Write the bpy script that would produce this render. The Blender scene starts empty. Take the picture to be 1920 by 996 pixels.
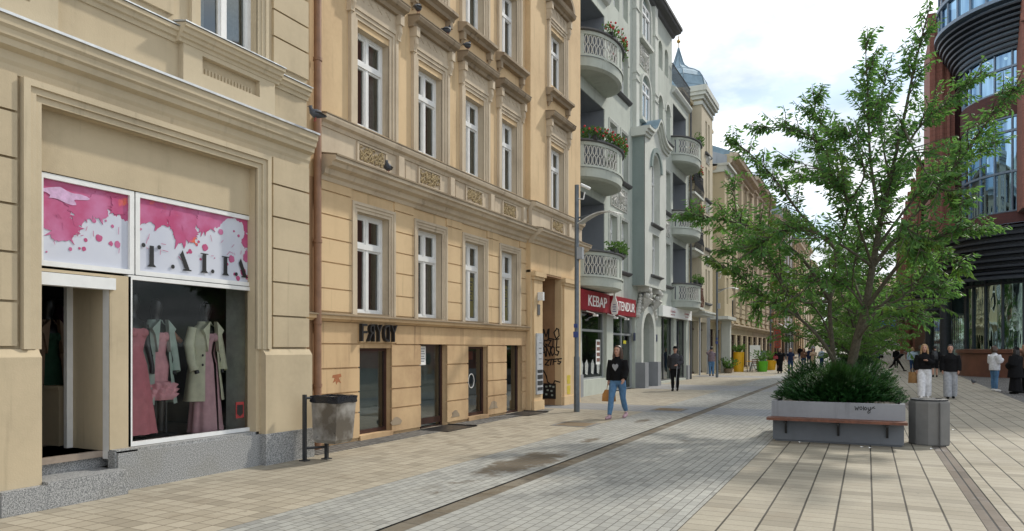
import bpy, math, random
from mathutils import Vector, Matrix
R = math.radians
PI = math.pi
sc = bpy.context.scene
COL = sc.collection

# ------------------------------------------------------------------ camera, sky, sun, exposure
cam_d = bpy.data.cameras.new('camera'); cam = bpy.data.objects.new('camera', cam_d); COL.objects.link(cam)
cam.location = (0, 0, 1.6); cam.rotation_euler = (R(90), 0, R(26.46))
cam_d.sensor_width = 36; cam_d.lens = 36 * 1340 / 1920
cam_d.shift_y = (655 - 498) / 1920
cam_d.clip_start = 0.05; cam_d.clip_end = 3000
sc.camera = cam
SUN_AZ, SUN_EL = 24, 42
world = bpy.data.worlds.new('World'); sc.world = world; world.use_nodes = True
def build_world():
    nt = world.node_tree; nt.nodes.clear(); N = nt.nodes.new; L = nt.links.new
    out = N('ShaderNodeOutputWorld'); sky = N('ShaderNodeTexSky'); sky.sky_type = 'NISHITA'; sky.sun_disc = False
    sky.sun_elevation = R(SUN_EL); sky.sun_rotation = R(SUN_AZ); sky.dust_density = 1.5
    b1 = N('ShaderNodeBackground'); b1.inputs[1].default_value = 0.10
    tint = N('ShaderNodeMix'); tint.data_type = 'RGBA'; tint.blend_type = 'MULTIPLY'; tint.inputs[0].default_value = 1; tint.inputs[7].default_value = (0.66, 0.86, 1.0, 1); L(sky.outputs[0], tint.inputs[6]); L(tint.outputs[2], b1.inputs[0])
    b2 = N('ShaderNodeBackground'); b2.inputs[0].default_value = (0.93, 0.965, 1.0, 1); 
    tc = N('ShaderNodeTexCoord'); sep = N('ShaderNodeSeparateXYZ'); L(tc.outputs['Generated'], sep.inputs[0])
    add = N('ShaderNodeMath'); add.operation = 'ADD'; add.inputs[1].default_value = 0.22; L(sep.outputs[2], add.inputs[0])
    mx = N('ShaderNodeMath'); mx.operation = 'MAXIMUM'; mx.inputs[1].default_value = 0.05; L(add.outputs[0], mx.inputs[0])
    dv = N('ShaderNodeVectorMath'); dv.operation = 'DIVIDE'; L(tc.outputs['Generated'], dv.inputs[0])
    cmb = N('ShaderNodeCombineXYZ'); 
    for i in range(3): L(mx.outputs[0], cmb.inputs[i])
    L(cmb.outputs[0], dv.inputs[1])
    n1 = N('ShaderNodeTexNoise'); n1.inputs['Scale'].default_value = 1.7; n1.inputs['Detail'].default_value = 7; n1.inputs['Roughness'].default_value = 0.55
    mp = N('ShaderNodeMapping'); mp.inputs['Location'].default_value = (3.1, 1.4, 0.0); L(dv.outputs[0], mp.inputs[0]); L(mp.outputs[0], n1.inputs['Vector'])
    rmp = N('ShaderNodeValToRGB'); rmp.color_ramp.elements[0].position = 0.41; rmp.color_ramp.elements[1].position = 0.54
    rmp.color_ramp.elements[0].color = (0.35, 0.35, 0.35, 1); rmp.color_ramp.elements[1].color = (1, 1, 1, 1)
    L(n1.outputs[0], rmp.inputs[0])
    n2 = N('ShaderNodeTexNoise'); n2.inputs['Scale'].default_value = 2.6; n2.inputs['Detail'].default_value = 5; L(dv.outputs[0], n2.inputs['Vector'])
    mr = N('ShaderNodeMapRange'); mr.inputs[1].default_value = 0.35; mr.inputs[2].default_value = 0.6; mr.inputs[3].default_value = 0.76; mr.inputs[4].default_value = 1.3
    L(n2.outputs[0], mr.inputs[0]); L(mr.outputs[0], b2.inputs[1])
    mix = N('ShaderNodeMixShader'); L(rmp.outputs[0], mix.inputs[0]); L(b1.outputs[0], mix.inputs[1]); L(b2.outputs[0], mix.inputs[2]); L(mix.outputs[0], out.inputs[0])
build_world()
sl = bpy.data.lights.new('sun', 'SUN'); sl.energy = 2.3; sl.angle = R(3.0); sl.color = (1.0, 0.94, 0.84)
sun = bpy.data.objects.new('sun', sl); COL.objects.link(sun)
_sd = Vector((math.sin(R(SUN_AZ)) * math.cos(R(SUN_EL)), math.cos(R(SUN_AZ)) * math.cos(R(SUN_EL)), math.sin(R(SUN_EL))))
sun.rotation_euler = _sd.to_track_quat('Z', 'Y').to_euler(); sun.location = (20, 40, 60)
sc.view_settings.view_transform = 'Standard'; sc.view_settings.look = 'None'; sc.view_settings.gamma = 1
sc.view_settings.use_curve_mapping = False
sc.view_settings.exposure = 0.42

# ------------------------------------------------------------------ mesh builder
class Fr:                                   # local facade frame: s along the wall, n outwards, z up
    def __init__(s, o, sd, nd): s.o = Vector(o); s.sd = Vector(sd); s.nd = Vector(nd)
    def __call__(s, a, n, z): return s.o + s.sd * a + s.nd * n + Vector((0, 0, z))
W = Fr((0, 0, 0), (1, 0, 0), (0, 1, 0))     # plain world axes
def left_frame(X): return Fr((X, 0, 0), (0, 1, 0), (1, 0, 0))
ORG = {}                                    # object name -> world origin its meshes are measured from
class MB:
    def __init__(s, fr=W): s.v = []; s.f = []; s.m = []; s.fr = fr
    def add(s, pts, faces, m=0):
        b = len(s.v); s.v += [tuple(p) for p in pts]; s.f += [tuple(b + i for i in f) for f in faces]; s.m += [m] * len(faces)
    def box(s, a0, a1, n0, n1, z0, z1, m=0):
        F = s.fr
        p = [F(a, n, z) for z in (z0, z1) for n in (n0, n1) for a in (a0, a1)]
        s.add(p, [(0, 2, 3, 1), (4, 5, 7, 6), (0, 1, 5, 4), (2, 6, 7, 3), (0, 4, 6, 2), (1, 3, 7, 5)], m)
    def poly(s, pts, m=0): s.add([s.fr(*p) for p in pts], [tuple(range(len(pts)))], m)
    def prism(s, pts2, plane, c0, c1, m=0):  # outline pts2 extruded; plane 'sz' along n, 'nz' along s, 'sn' along z
        def P(p, c):
            return s.fr(p[0], c, p[1]) if plane == 'sz' else s.fr(c, p[0], p[1]) if plane == 'nz' else s.fr(p[0], p[1], c)
        n = len(pts2)
        s.add([P(p, c0) for p in pts2] + [P(p, c1) for p in pts2],
              [tuple(range(n)), tuple(range(2 * n - 1, n - 1, -1))] + [(i, (i + 1) % n, n + (i + 1) % n, n + i) for i in range(n)], m)
    def tube(s, pts, rad, seg=8, m=0, caps=True, flat=1.0):
        pts = [Vector(s.fr(*p)) for p in pts]
        if not hasattr(rad, '__len__'): rad = [rad] * len(pts)
        vs = []; fs = []; u = None
        for i, p in enumerate(pts):
            t = (pts[min(i + 1, len(pts) - 1)] - pts[max(i - 1, 0)]).normalized()
            if u is None:
                u = t.cross(Vector((0, 0, 1)))
                if u.length < 0.05: u = t.cross(Vector((1, 0, 0)))
            u = (u - t * u.dot(t)).normalized(); w = t.cross(u)
            for k in range(seg):
                a = 2 * PI * k / seg
                vs.append(p + (u * math.cos(a) + w * math.sin(a) * flat) * rad[i])
        for i in range(len(pts) - 1):
            for k in range(seg):
                k2 = (k + 1) % seg; fs.append((i * seg + k, i * seg + k2, (i + 1) * seg + k2, (i + 1) * seg + k))
        if caps: fs.append(tuple(range(seg))[::-1]); fs.append(tuple((len(pts) - 1) * seg + k for k in range(seg)))
        s.add(vs, fs, m)
    def loft(s, rings, m=0, caps=True, closed=True):  # rings: lists of world points, all the same length
        n = len(rings[0]); vs = [p for r in rings for p in r]; fs = []
        for i in range(len(rings) - 1):
            for k in range(n if closed else n - 1):
                k2 = (k + 1) % n; fs.append((i * n + k, i * n + k2, (i + 1) * n + k2, (i + 1) * n + k))
        if caps: fs.append(tuple(range(n))[::-1]); fs.append(tuple((len(rings) - 1) * n + k for k in range(n)))
        s.add(vs, fs, m)
    def eloft(s, secs, seg=16, m=0, caps=True, rip=None, a0=0, a1=360, closed=True):  # secs: (cx,cy,z,rx,ry)
        rr = []
        for i, (cx, cy, z, rx, ry) in enumerate(secs):
            r = []
            for k in range(seg):
                a = R(a0) + R(a1 - a0) * k / (seg if closed else seg - 1)
                q = 1 + (rip(a, i / (len(secs) - 1)) if rip else 0)
                r.append(s.fr(cx + rx * q * math.cos(a), cy + ry * q * math.sin(a), z))
            rr.append(r)
        s.loft(rr, m, caps, closed)
    def ball(s, c, rx, ry=None, rz=None, seg=12, m=0):
        ry = ry or rx; rz = rz or rx; n = seg // 2 + 1
        s.eloft([(c[0], c[1], c[2] + rz * math.sin(-PI / 2 + PI * (i + 0.15) / (n - 0.7)), max(1e-4, rx * math.cos(-PI / 2 + PI * (i + 0.15) / (n - 0.7))), max(1e-4, ry * math.cos(-PI / 2 + PI * (i + 0.15) / (n - 0.7)))) for i in range(n)], seg, m)
    def lathe(s, prof, c=(0, 0), seg=16, m=0, caps=False, rot=0):
        s.eloft([(c[0], c[1], z, r, r) for r, z in prof], seg, m, caps, a0=rot, a1=360 + rot)
    def ribbon(s, pl, n, w, th=0.003, m=0):   # strokes painted on a wall: flat bars along a polyline in (s, z)
        for (x0, z0), (x1, z1) in zip(pl[:-1], pl[1:]):
            d = Vector((x1 - x0, z1 - z0)); l = d.length
            if l < 1e-5: continue
            d /= l; q = Vector((-d.y, d.x)) * w / 2; e = d * w * 0.35
            a = [(x0 - e.x + q.x, z0 - e.y + q.y), (x0 - e.x - q.x, z0 - e.y - q.y), (x1 + e.x - q.x, z1 + e.y - q.y), (x1 + e.x + q.x, z1 + e.y + q.y)]
            s.prism(a, 'sz', n, n + th * (1 + random.random() * .4), m)
    def build(s, name, mats, parent=None, smooth=False, origin=None, **props):
        me = bpy.data.meshes.new(name); ob = bpy.data.objects.new(name, me); COL.objects.link(ob)
        if parent: org = ORG[parent.name]
        else:
            if origin is None:
                xs = [p[0] for p in s.v]; ys = [p[1] for p in s.v]; origin = ((min(xs) + max(xs)) / 2, (min(ys) + max(ys)) / 2, min(p[2] for p in s.v))
            org = Vector(origin); ob.location = org
        ORG[ob.name] = Vector(org)
        me.from_pydata([(p[0] - org[0], p[1] - org[1], p[2] - org[2]) for p in s.v], [], s.f)
        if not isinstance(mats, (list, tuple)): mats = [mats]
        for mm in mats: me.materials.append(mm)
        if len(mats) > 1:
            for i, pl in enumerate(me.polygons): pl.material_index = s.m[i]
        if smooth:
            me.shade_smooth()
            if smooth != 'all': me.set_sharp_from_angle(angle=R(38))
        if parent: ob.parent = parent
        for k, v in props.items(): ob[k] = v
        return ob
def thing(name, loc, label, cat, group=None):
    o = bpy.data.objects.new(name, None); COL.objects.link(o); o.location = loc; o.empty_display_size = 0.2
    o['label'] = label; o['category'] = cat
    if group: o['group'] = group
    ORG[o.name] = Vector(loc); return o
def tag(o, label, cat, group=None, kind=None):
    if label: o['label'] = label
    if cat: o['category'] = cat
    if group: o['group'] = group
    if kind: o['kind'] = kind
    return o
def kids(o): return [c for c in bpy.data.objects if c.parent == o]
def copy_tree(o, loc=None, rz=None, label=None, parent=None):
    c = o.copy(); COL.objects.link(c); c.parent = parent
    if loc is not None: c.location = loc
    if rz is not None: c.rotation_euler.z = rz
    if label: c['label'] = label
    for ch in kids(o): copy_tree(ch, parent=c)
    return c
def text_into(mb, txt, s0, z0, w, h, n0, n1, m=0, mirror=False):
    """lettering as real raised letters: fits the text into w x h on the frame's wall"""
    cu = bpy.data.curves.new('t', 'FONT'); cu.body = txt; cu.extrude = 0; cu.resolution_u = 3
    ob = bpy.data.objects.new('t', cu); COL.objects.link(ob)
    dg = bpy.context.evaluated_depsgraph_get(); me = bpy.data.meshes.new_from_object(ob.evaluated_get(dg))
    vs = [v.co.copy() for v in me.vertices]
    if not vs: return
    x0 = min(v.x for v in vs); x1 = max(v.x for v in vs); y0 = min(v.y for v in vs); y1 = max(v.y for v in vs)
    def T(v, n):
        a = (v.x - x0) / (x1 - x0); a = 1 - a if mirror else a
        return mb.fr(s0 + a * w, n, z0 + (v.y - y0) / (y1 - y0) * h)
    fs = [tuple(p.vertices) for p in me.polygons]; nv = len(vs)
    cnt = {}
    for f in fs:
        for i in range(len(f)):
            e = (f[i], f[(i + 1) % len(f)]); k = (min(e), max(e)); cnt.setdefault(k, []).append(e)
    side = [(e[0][0], e[0][1], e[0][1] + nv, e[0][0] + nv) for e in cnt.values() if len(e) == 1]
    mb.add([T(v, n1) for v in vs] + [T(v, n0) for v in vs], fs + side, m)
    bpy.data.objects.remove(ob); bpy.data.curves.remove(cu); bpy.data.meshes.remove(me)

# ------------------------------------------------------------------ materials
def new_mat(name):
    m = bpy.data.materials.new(name); m.use_nodes = True; nt = m.node_tree
    return m, nt, nt.nodes['Principled BSDF']
def setp(b, col=None, rough=None, metal=None, spec=None):
    if col is not None: b.inputs['Base Color'].default_value = (*col, 1)
    if rough is not None: b.inputs['Roughness'].default_value = rough
    if metal is not None: b.inputs['Metallic'].default_value = metal
    if spec is not None: b.inputs['Specular IOR Level'].default_value = spec
def hexc(r, g, b):
    f = lambda c: ((c / 255 + 0.055) / 1.055) ** 2.4 if c > 10 else c / 255 / 12.92
    return (f(r), f(g), f(b))
def mathn(nt, op, a, b=None, c=None):
    n = nt.nodes.new('ShaderNodeMath'); n.operation = op
    for i, x in enumerate((a, b, c)):
        if x is None: continue
        if hasattr(x, 'is_linked') or isinstance(x, bpy.types.NodeSocket): nt.links.new(x, n.inputs[i])
        else: n.inputs[i].default_value = x
    return n.outputs[0]
def mixc(nt, fac, a, b, mode='MIX'):
    n = nt.nodes.new('ShaderNodeMix'); n.data_type = 'RGBA'; n.blend_type = mode
    for i, x in ((0, fac), (6, a), (7, b)):
        if isinstance(x, bpy.types.NodeSocket): nt.links.new(x, n.inputs[i])
        elif i == 0: n.inputs[0].default_value = x
        else: n.inputs[i].default_value = (*x, 1)
    return n.outputs[2]
def noise(nt, scale, detail=4, stretch=None, seed=0, rough=0.55):
    tc = nt.nodes.new('ShaderNodeNewGeometry'); mp = nt.nodes.new('ShaderNodeMapping')
    mp.inputs['Location'].default_value = (seed * 3.7, seed * 1.3, seed)
    if stretch: mp.inputs['Scale'].default_value = stretch
    nt.links.new(tc.outputs['Position'], mp.inputs[0])
    n = nt.nodes.new('ShaderNodeTexNoise'); n.inputs['Scale'].default_value = scale; n.inputs['Detail'].default_value = detail; n.inputs['Roughness'].default_value = rough
    nt.links.new(mp.outputs[0], n.inputs['Vector']); return n.outputs[0]
def ramp(nt, x, lo, hi, a=0.0, b=1.0):
    n = nt.nodes.new('ShaderNodeMapRange'); nt.links.new(x, n.inputs[0])
    for i, v in enumerate((lo, hi, a, b)): n.inputs[i + 1].default_value = v
    return n.outputs[0]
def bump(nt, b, h, strength, dist=0.01):
    n = nt.nodes.new('ShaderNodeBump'); n.inputs['Strength'].default_value = strength; n.inputs['Distance'].default_value = dist
    nt.links.new(h, n.inputs['Height']); nt.links.new(n.outputs[0], b.inputs['Normal'])
def plaster(name, col, dirt=None, amt=0.35, streak=0.25, bmp=0.25, rough=0.85):
    m, nt, b = new_mat(name); setp(b, col, rough, spec=0.25)
    dirt = dirt or tuple(c * 0.55 for c in col)
    n1 = noise(nt, 0.9, 6, seed=len(name)); n2 = noise(nt, 14, 4, seed=2); n3 = noise(nt, 2.2, 5, stretch=(1, 1, 0.12), seed=5)
    c = mixc(nt, ramp(nt, n1, 0.45, 0.75, 0, amt), col, dirt)
    c = mixc(nt, ramp(nt, n3, 0.5, 0.8, 0, streak), c, dirt)
    c = mixc(nt, ramp(nt, n2, 0.3, 0.7, 0.0, 0.22), c, tuple(min(1, x * 1.15) for x in col))
    c = mixc(nt, ramp(nt, noise(nt, 0.55, 3, seed=7), 0.55, 0.57, 0, 0.14), c, tuple(min(1, x * 1.2) for x in col))
    c = mixc(nt, ramp(nt, noise(nt, 7.0, 5, stretch=(1, 1, 0.06), seed=9), 0.60, 0.72, 0, streak * 0.8), c, tuple(x * 0.6 for x in dirt))
    nt.links.new(c, b.inputs['Base Color'])
    bump(nt, b, noise(nt, 60, 3, seed=1), bmp, 0.006); return m
def plain(name, col, rough=0.6, metal=0.0, var=0.15, scale=8, bmp=0.0, spec=0.5):
    m, nt, b = new_mat(name); setp(b, col, rough, metal, spec)
    if var:
        c = mixc(nt, ramp(nt, noise(nt, scale, 4, seed=len(name)), 0.3, 0.7, 0, 1), tuple(x * (1 - var) for x in col), tuple(min(1, x * (1 + var)) for x in col))
        nt.links.new(c, b.inputs['Base Color'])
        nt.links.new(ramp(nt, noise(nt, scale * 2, 3, seed=3), 0.3, 0.7, max(0, rough - 0.1), min(1, rough + 0.1)), b.inputs['Roughness'])
    if bmp: bump(nt, b, noise(nt, scale * 4, 3), bmp)
    return m
def glass(name, tint=(0.75, 0.8, 0.78), refl=0.10, wavy=0.0, gcol=(0.9, 0.95, 0.95, 1)):
    m, nt, b = new_mat(name); nt.nodes.remove(b); N = nt.nodes.new; L = nt.links.new; out = nt.nodes['Material Output']
    tr = N('ShaderNodeBsdfTransparent'); tr.inputs[0].default_value = (*tint, 1)
    gl = N('ShaderNodeBsdfGlossy'); gl.inputs['Roughness'].default_value = 0.03; gl.inputs[0].default_value = gcol
    fr = N('ShaderNodeFresnel'); fr.inputs[0].default_value = 1.5
    f = mathn(nt, 'ADD', fr.outputs[0], refl); f = mathn(nt, 'MINIMUM', f, 0.95)
    mx = N('ShaderNodeMixShader'); L(f, mx.inputs[0]); L(tr.outputs[0], mx.inputs[1]); L(gl.outputs[0], mx.inputs[2]); L(mx.outputs[0], out.inputs[0])
    if wavy:
        bp = N('ShaderNodeBump'); bp.inputs['Strength'].default_value = wavy; bp.inputs['Distance'].default_value = 0.05
        L(noise(nt, 1.2, 2, stretch=(1, 1, 0.25)), bp.inputs['Height']); L(bp.outputs[0], gl.inputs['Normal']); L(bp.outputs[0], fr.inputs['Normal'])
    return m
def pavers(name, rx, ry, off, jx, jy, c1, c2, joint, stain=None, st_amt=0.5, x0=0.0, y0=0.0, rough=0.8, patch=0.5, bands=None, wob=0.0, spills=None):
    """blocks laid in strips: strip width rx across X, block length ry along Y, joint widths jx / jy"""
    m, nt, b = new_mat(name); setp(b, c1, rough, spec=0.3); N = nt.nodes.new; L = nt.links.new
    g = N('ShaderNodeNewGeometry'); sp = N('ShaderNodeSeparateXYZ'); L(g.outputs['Position'], sp.inputs[0])
    wn = mathn(nt, 'MULTIPLY', mathn(nt, 'SUBTRACT', noise(nt, 1.5, 2, seed=8), 0.5), wob)
    X = mathn(nt, 'ADD', mathn(nt, 'SUBTRACT', sp.outputs[0], x0), wn)
    cx = mathn(nt, 'DIVIDE', X, rx); ix = mathn(nt, 'FLOOR', cx); fx = mathn(nt, 'SUBTRACT', cx, ix)
    o = mathn(nt, 'MULTIPLY', mathn(nt, 'FRACT', mathn(nt, 'MULTIPLY', ix, off)), 1.0)
    cy = mathn(nt, 'ADD', mathn(nt, 'DIVIDE', mathn(nt, 'SUBTRACT', sp.outputs[1], y0), ry), o); iy = mathn(nt, 'FLOOR', cy); fy = mathn(nt, 'SUBTRACT', cy, iy)
    def edge(f, size, j):
        d = mathn(nt, 'MULTIPLY', mathn(nt, 'MINIMUM', f, mathn(nt, 'SUBTRACT', 1.0, f)), size)
        return ramp(nt, d, j * 0.5, j * 1.0, 1.0, 0.0)
    J = mathn(nt, 'MAXIMUM', edge(fx, rx, jx), mathn(nt, 'MULTIPLY', edge(fy, ry, jy), 0.8))
    cmb = N('ShaderNodeCombineXYZ'); L(ix, cmb.inputs[0]); L(iy, cmb.inputs[1])
    wnz = N('ShaderNodeTexWhiteNoise'); L(cmb.outputs[0], wnz.inputs[0])
    c = mixc(nt, wnz.outputs[0], c1, c2)
    c = mixc(nt, ramp(nt, wnz.outputs[0], 0.86, 0.9, 0, 0.35), c, tuple(x * 0.6 for x in c2))
    c = mixc(nt, ramp(nt, noise(nt, 0.35, 5, seed=3), 0.4, 0.7, 0, patch), c, tuple(x * 0.72 for x in c1))
    c = mixc(nt, ramp(nt, noise(nt, 40, 3, seed=6), 0.3, 0.8, 0, 0.3), c, tuple(x * 0.6 for x in c2))
    c = mixc(nt, ramp(nt, noise(nt, 1.6, 6, seed=11, rough=0.7), 0.56, 0.72, 0, st_amt), c, stain or tuple(x * 0.5 for x in c1))
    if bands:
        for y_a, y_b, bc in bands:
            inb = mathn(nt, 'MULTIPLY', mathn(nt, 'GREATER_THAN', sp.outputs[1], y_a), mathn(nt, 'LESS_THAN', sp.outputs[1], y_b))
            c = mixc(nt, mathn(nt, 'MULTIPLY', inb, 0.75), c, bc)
    vo = N('ShaderNodeTexVoronoi'); vo.inputs['Scale'].default_value = 1.7; L(g.outputs['Position'], vo.inputs[0])
    c = mixc(nt, ramp(nt, vo.outputs[0], 0.022, 0.034, 0.55, 0), c, (0.05, 0.045, 0.04))
    c = mixc(nt, ramp(nt, noise(nt, 0.8, 8, seed=15, rough=0.75), 0.50, 0.60, 0, 0.22), c, tuple(x * 0.45 for x in c1))
    for (sx, sy, wx, wy, sc_, lo) in (spills or []):      # damp brown spills with an outline of their own
        ex = mathn(nt, 'DIVIDE', mathn(nt, 'SUBTRACT', sp.outputs[0], sx), wx); ey = mathn(nt, 'DIVIDE', mathn(nt, 'SUBTRACT', sp.outputs[1], sy), wy)
        rr = mathn(nt, 'ADD', mathn(nt, 'MULTIPLY', ex, ex), mathn(nt, 'MULTIPLY', ey, ey))
        v = mathn(nt, 'ADD', mathn(nt, 'SUBTRACT', 1.0, rr), mathn(nt, 'MULTIPLY', mathn(nt, 'SUBTRACT', noise(nt, sc_, 6, seed=sx, rough=0.7), 0.5), 3.2))
        c = mixc(nt, ramp(nt, v, lo, lo + 0.5, 0, 0.92), c, (0.10, 0.075, 0.045))
    c = mixc(nt, J, c, joint); L(c, b.inputs['Base Color'])
    h = mathn(nt, 'ADD', mathn(nt, 'MULTIPLY', mathn(nt, 'SUBTRACT', 1.0, J), 1.0), mathn(nt, 'MULTIPLY', noise(nt, 30, 3), 0.25))
    bump(nt, b, h, 0.5, 0.008)
    L(ramp(nt, noise(nt, 1.1, 4, seed=4), 0.35, 0.65, rough - 0.18, rough + 0.05), b.inputs['Roughness'])
    return m
def leafy(name, c1, c2, trans=0.35, rough=0.5):
    m, nt, b = new_mat(name); setp(b, c1, rough, spec=0.3); N = nt.nodes.new; L = nt.links.new
    g = N('ShaderNodeNewGeometry')
    c = mixc(nt, g.outputs['Random Per Island'], c1, c2)
    L(c, b.inputs['Base Color']); t = N('ShaderNodeBsdfTranslucent'); L(mixc(nt, 0.5, c, (0.20, 0.42, 0.07)), t.inputs[0])
    mx = N('ShaderNodeMixShader'); mx.inputs[0].default_value = trans; out = nt.nodes['Material Output']
    L(b.outputs[0], mx.inputs[1]); L(t.outputs[0], mx.inputs[2]); L(mx.outputs[0], out.inputs[0]); return m

M = {}
M['beige'] = plaster('beige_plaster', (0.50, 0.41, 0.275), amt=0.4, streak=0.35)
M['beige_trim'] = plaster('beige_trim', (0.52, 0.435, 0.30), amt=0.4, streak=0.35)
M['ochre'] = plaster('ochre_plaster', (0.62, 0.455, 0.265), (0.40, 0.27, 0.15), amt=0.55, streak=0.5)
M['ochre_low'] = plaster('ochre_plaster_low', (0.57, 0.40, 0.225), (0.29, 0.17, 0.09), amt=0.75, streak=0.6)
M['cream_trim'] = plaster('cream_trim', (0.54, 0.45, 0.33), (0.22, 0.16, 0.11), amt=0.5, streak=0.45)
M['soot'] = plaster('sooty_trim', (0.26, 0.20, 0.13), (0.1, 0.07, 0.05), amt=0.5, streak=0.4)
M['green'] = plaster('grey_green_plaster', (0.47, 0.50, 0.44), amt=0.4, streak=0.4)
M['green_trim'] = plaster('pale_green_trim', (0.56, 0.575, 0.52), amt=0.3, streak=0.3)
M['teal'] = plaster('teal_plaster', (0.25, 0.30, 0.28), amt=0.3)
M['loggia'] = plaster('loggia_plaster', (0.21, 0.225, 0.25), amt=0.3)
M['cream'] = plaster('cream_plaster', (0.52, 0.46, 0.34), amt=0.3, streak=0.3)
M['cream2'] = plaster('cream_plaster_warm', (0.52, 0.44, 0.29), amt=0.3, streak=0.3)
M['grey_wall'] = plaster('grey_plaster', (0.36, 0.38, 0.40), amt=0.3)
M['passage'] = plaster('passage_plaster', (0.36, 0.22, 0.12), (0.14, 0.08, 0.05), amt=0.6, streak=0.5)
M['dark_trim'] = plaster('dark_sill', (0.12, 0.12, 0.12), amt=0.3)
M['flash'] = plain('zinc_flashing', (0.55, 0.57, 0.58), 0.4, 0.5)
M['zinc'] = plain('zinc_roof', (0.21, 0.30, 0.36), 0.45, 0.3, scale=3)
M['copper'] = plain('brown_pipe', (0.25, 0.14, 0.085), 0.6, 0.1, scale=5)
M['white'] = plain('white_frame', (0.74, 0.74, 0.72), 0.4, var=0.05)
M['brown'] = plain('dark_brown_frame', (0.05, 0.02, 0.015), 0.4)
M['black'] = plain('black_paint', (0.012, 0.012, 0.013), 0.45, var=0.1)
M['iron'] = plain('wrought_iron', (0.03, 0.032, 0.035), 0.5)
M['glass'] = glass('window_glass', (0.6, 0.65, 0.63), 0.13, wavy=0.10)
M['shopglass'] = glass('shop_glass', (0.97, 0.98, 0.97), -0.02)
M['darkglass'] = glass('dark_glass', (0.25, 0.32, 0.33), 0.16)
M['blueglass'] = glass('blue_tower_glass', (0.12, 0.2, 0.26), 0.5, gcol=(.42, .68, .95, 1))
M['ripple'] = glass('rippled_glass', (0.3, 0.4, 0.38), 0.5, wavy=0.9, gcol=(.72, .95, .93, 1))
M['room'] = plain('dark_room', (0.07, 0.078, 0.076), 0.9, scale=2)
M['frost'] = plain('frosted_interior', (0.18, 0.23, 0.22), 0.8, var=0.2, scale=1.5)
M['curtain'] = plain('curtain', (0.55, 0.55, 0.52), 0.9, var=0.15, scale=20)
M['brick'] = None
def special_mats():
    m, nt, b = new_mat('granite'); setp(b, (0.3, 0.3, 0.3), 0.55)
    c = mixc(nt, ramp(nt, noise(nt, 90, 2), 0.38, 0.62, 0, 1), (0.12, 0.125, 0.13), (0.42, 0.42, 0.41))
    c = mixc(nt, ramp(nt, noise(nt, 1.5, 4, seed=4), 0.5, 0.7, 0, 0.4), c, (0.2, 0.19, 0.15)); nt.links.new(c, b.inputs['Base Color']); M['granite'] = m
    def brick(name, c1, c2, mort):
        m, nt, b = new_mat(name); setp(b, c1, 0.85)
        g = nt.nodes.new('ShaderNodeNewGeometry'); sp = nt.nodes.new('ShaderNodeSeparateXYZ'); nt.links.new(g.outputs['Position'], sp.inputs[0])
        h = mathn(nt, 'ADD', sp.outputs[0], sp.outputs[1]); cb = nt.nodes.new('ShaderNodeCombineXYZ'); nt.links.new(h, cb.inputs[0]); nt.links.new(sp.outputs[2], cb.inputs[1])
        t = nt.nodes.new('ShaderNodeTexBrick'); nt.links.new(cb.outputs[0], t.inputs[0]); t.inputs['Scale'].default_value = 1
        t.inputs['Brick Width'].default_value = 0.26; t.inputs['Row Height'].default_value = 0.08; t.inputs['Mortar Size'].default_value = 0.006
        for i, cc in enumerate((c1, c2, mort)): t.inputs[i + 1].default_value = (*cc, 1)
        c = mixc(nt, ramp(nt, noise(nt, 0.5, 4), 0.4, 0.7, 0, 0.3), t.outputs[0], tuple(x * 0.6 for x in c1)); nt.links.new(c, b.inputs['Base Color']); return m
    M['brick'] = brick('red_brick', (0.28, 0.105, 0.075), (0.21, 0.078, 0.055), (0.22, 0.14, 0.11))
    M['dark_shade_brick'] = brick('dark_or_shaded_brick', (0.10, 0.035, 0.03), (0.075, 0.028, 0.025), (0.06, 0.03, 0.03))  # dark brown of the drum bands, and painted shade on the inner wall
    m, nt, b = new_mat('plinth_stone'); setp(b, (0.15, 0.06, 0.04), 0.35)
    c = mixc(nt, ramp(nt, noise(nt, 1.2, 5), 0.35, 0.7, 0, 1), (0.17, 0.07, 0.045), (0.10, 0.045, 0.03)); nt.links.new(c, b.inputs['Base Color']); M['plinth'] = m
    # pink and magenta paint splashes printed on pale film
    m, nt, b = new_mat('splash_film'); setp(b, (0.6, 0.62, 0.7), 0.35)
    nt.links.new(mixc(nt, ramp(nt, noise(nt, 1.6, 3), 0.3, 0.7), (0.50, 0.52, 0.60), (0.58, 0.60, 0.66)), b.inputs['Base Color']); M['film'] = m
    m, nt, b = new_mat('splash_pink'); setp(b, (0.62, 0.1, 0.25), 0.4)
    c = mixc(nt, ramp(nt, noise(nt, 2.3, 5, seed=9), 0.40, 0.66), (0.42, 0.05, 0.15), (0.50, 0.16, 0.31))
    c = mixc(nt, ramp(nt, noise(nt, 3.1, 4, seed=2), 0.64, 0.70), c, (0.66, 0.12, 0.06)); nt.links.new(c, b.inputs['Base Color']); M['pink'] = m
    m, nt, b = new_mat('steel_bin'); setp(b, (0.3, 0.29, 0.27), 0.35, 0.45)
    c = mixc(nt, ramp(nt, noise(nt, 3.0, 6, seed=5), 0.42, 0.62), (0.44, 0.42, 0.39), (0.16, 0.14, 0.115)); nt.links.new(c, b.inputs['Base Color'])
    nt.links.new(ramp(nt, noise(nt, 5, 4), 0.3, 0.7, 0.25, 0.6), b.inputs['Roughness']); M['steel'] = m
special_mats()
M['concrete'] = plaster('dark_concrete', (0.20, 0.195, 0.185), (0.08, 0.08, 0.075), amt=0.7, streak=0.6)
M['planter_up'] = plaster('planter_light', (0.29, 0.30, 0.32), (0.17, 0.18, 0.19), amt=0.5, streak=0.5)
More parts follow.
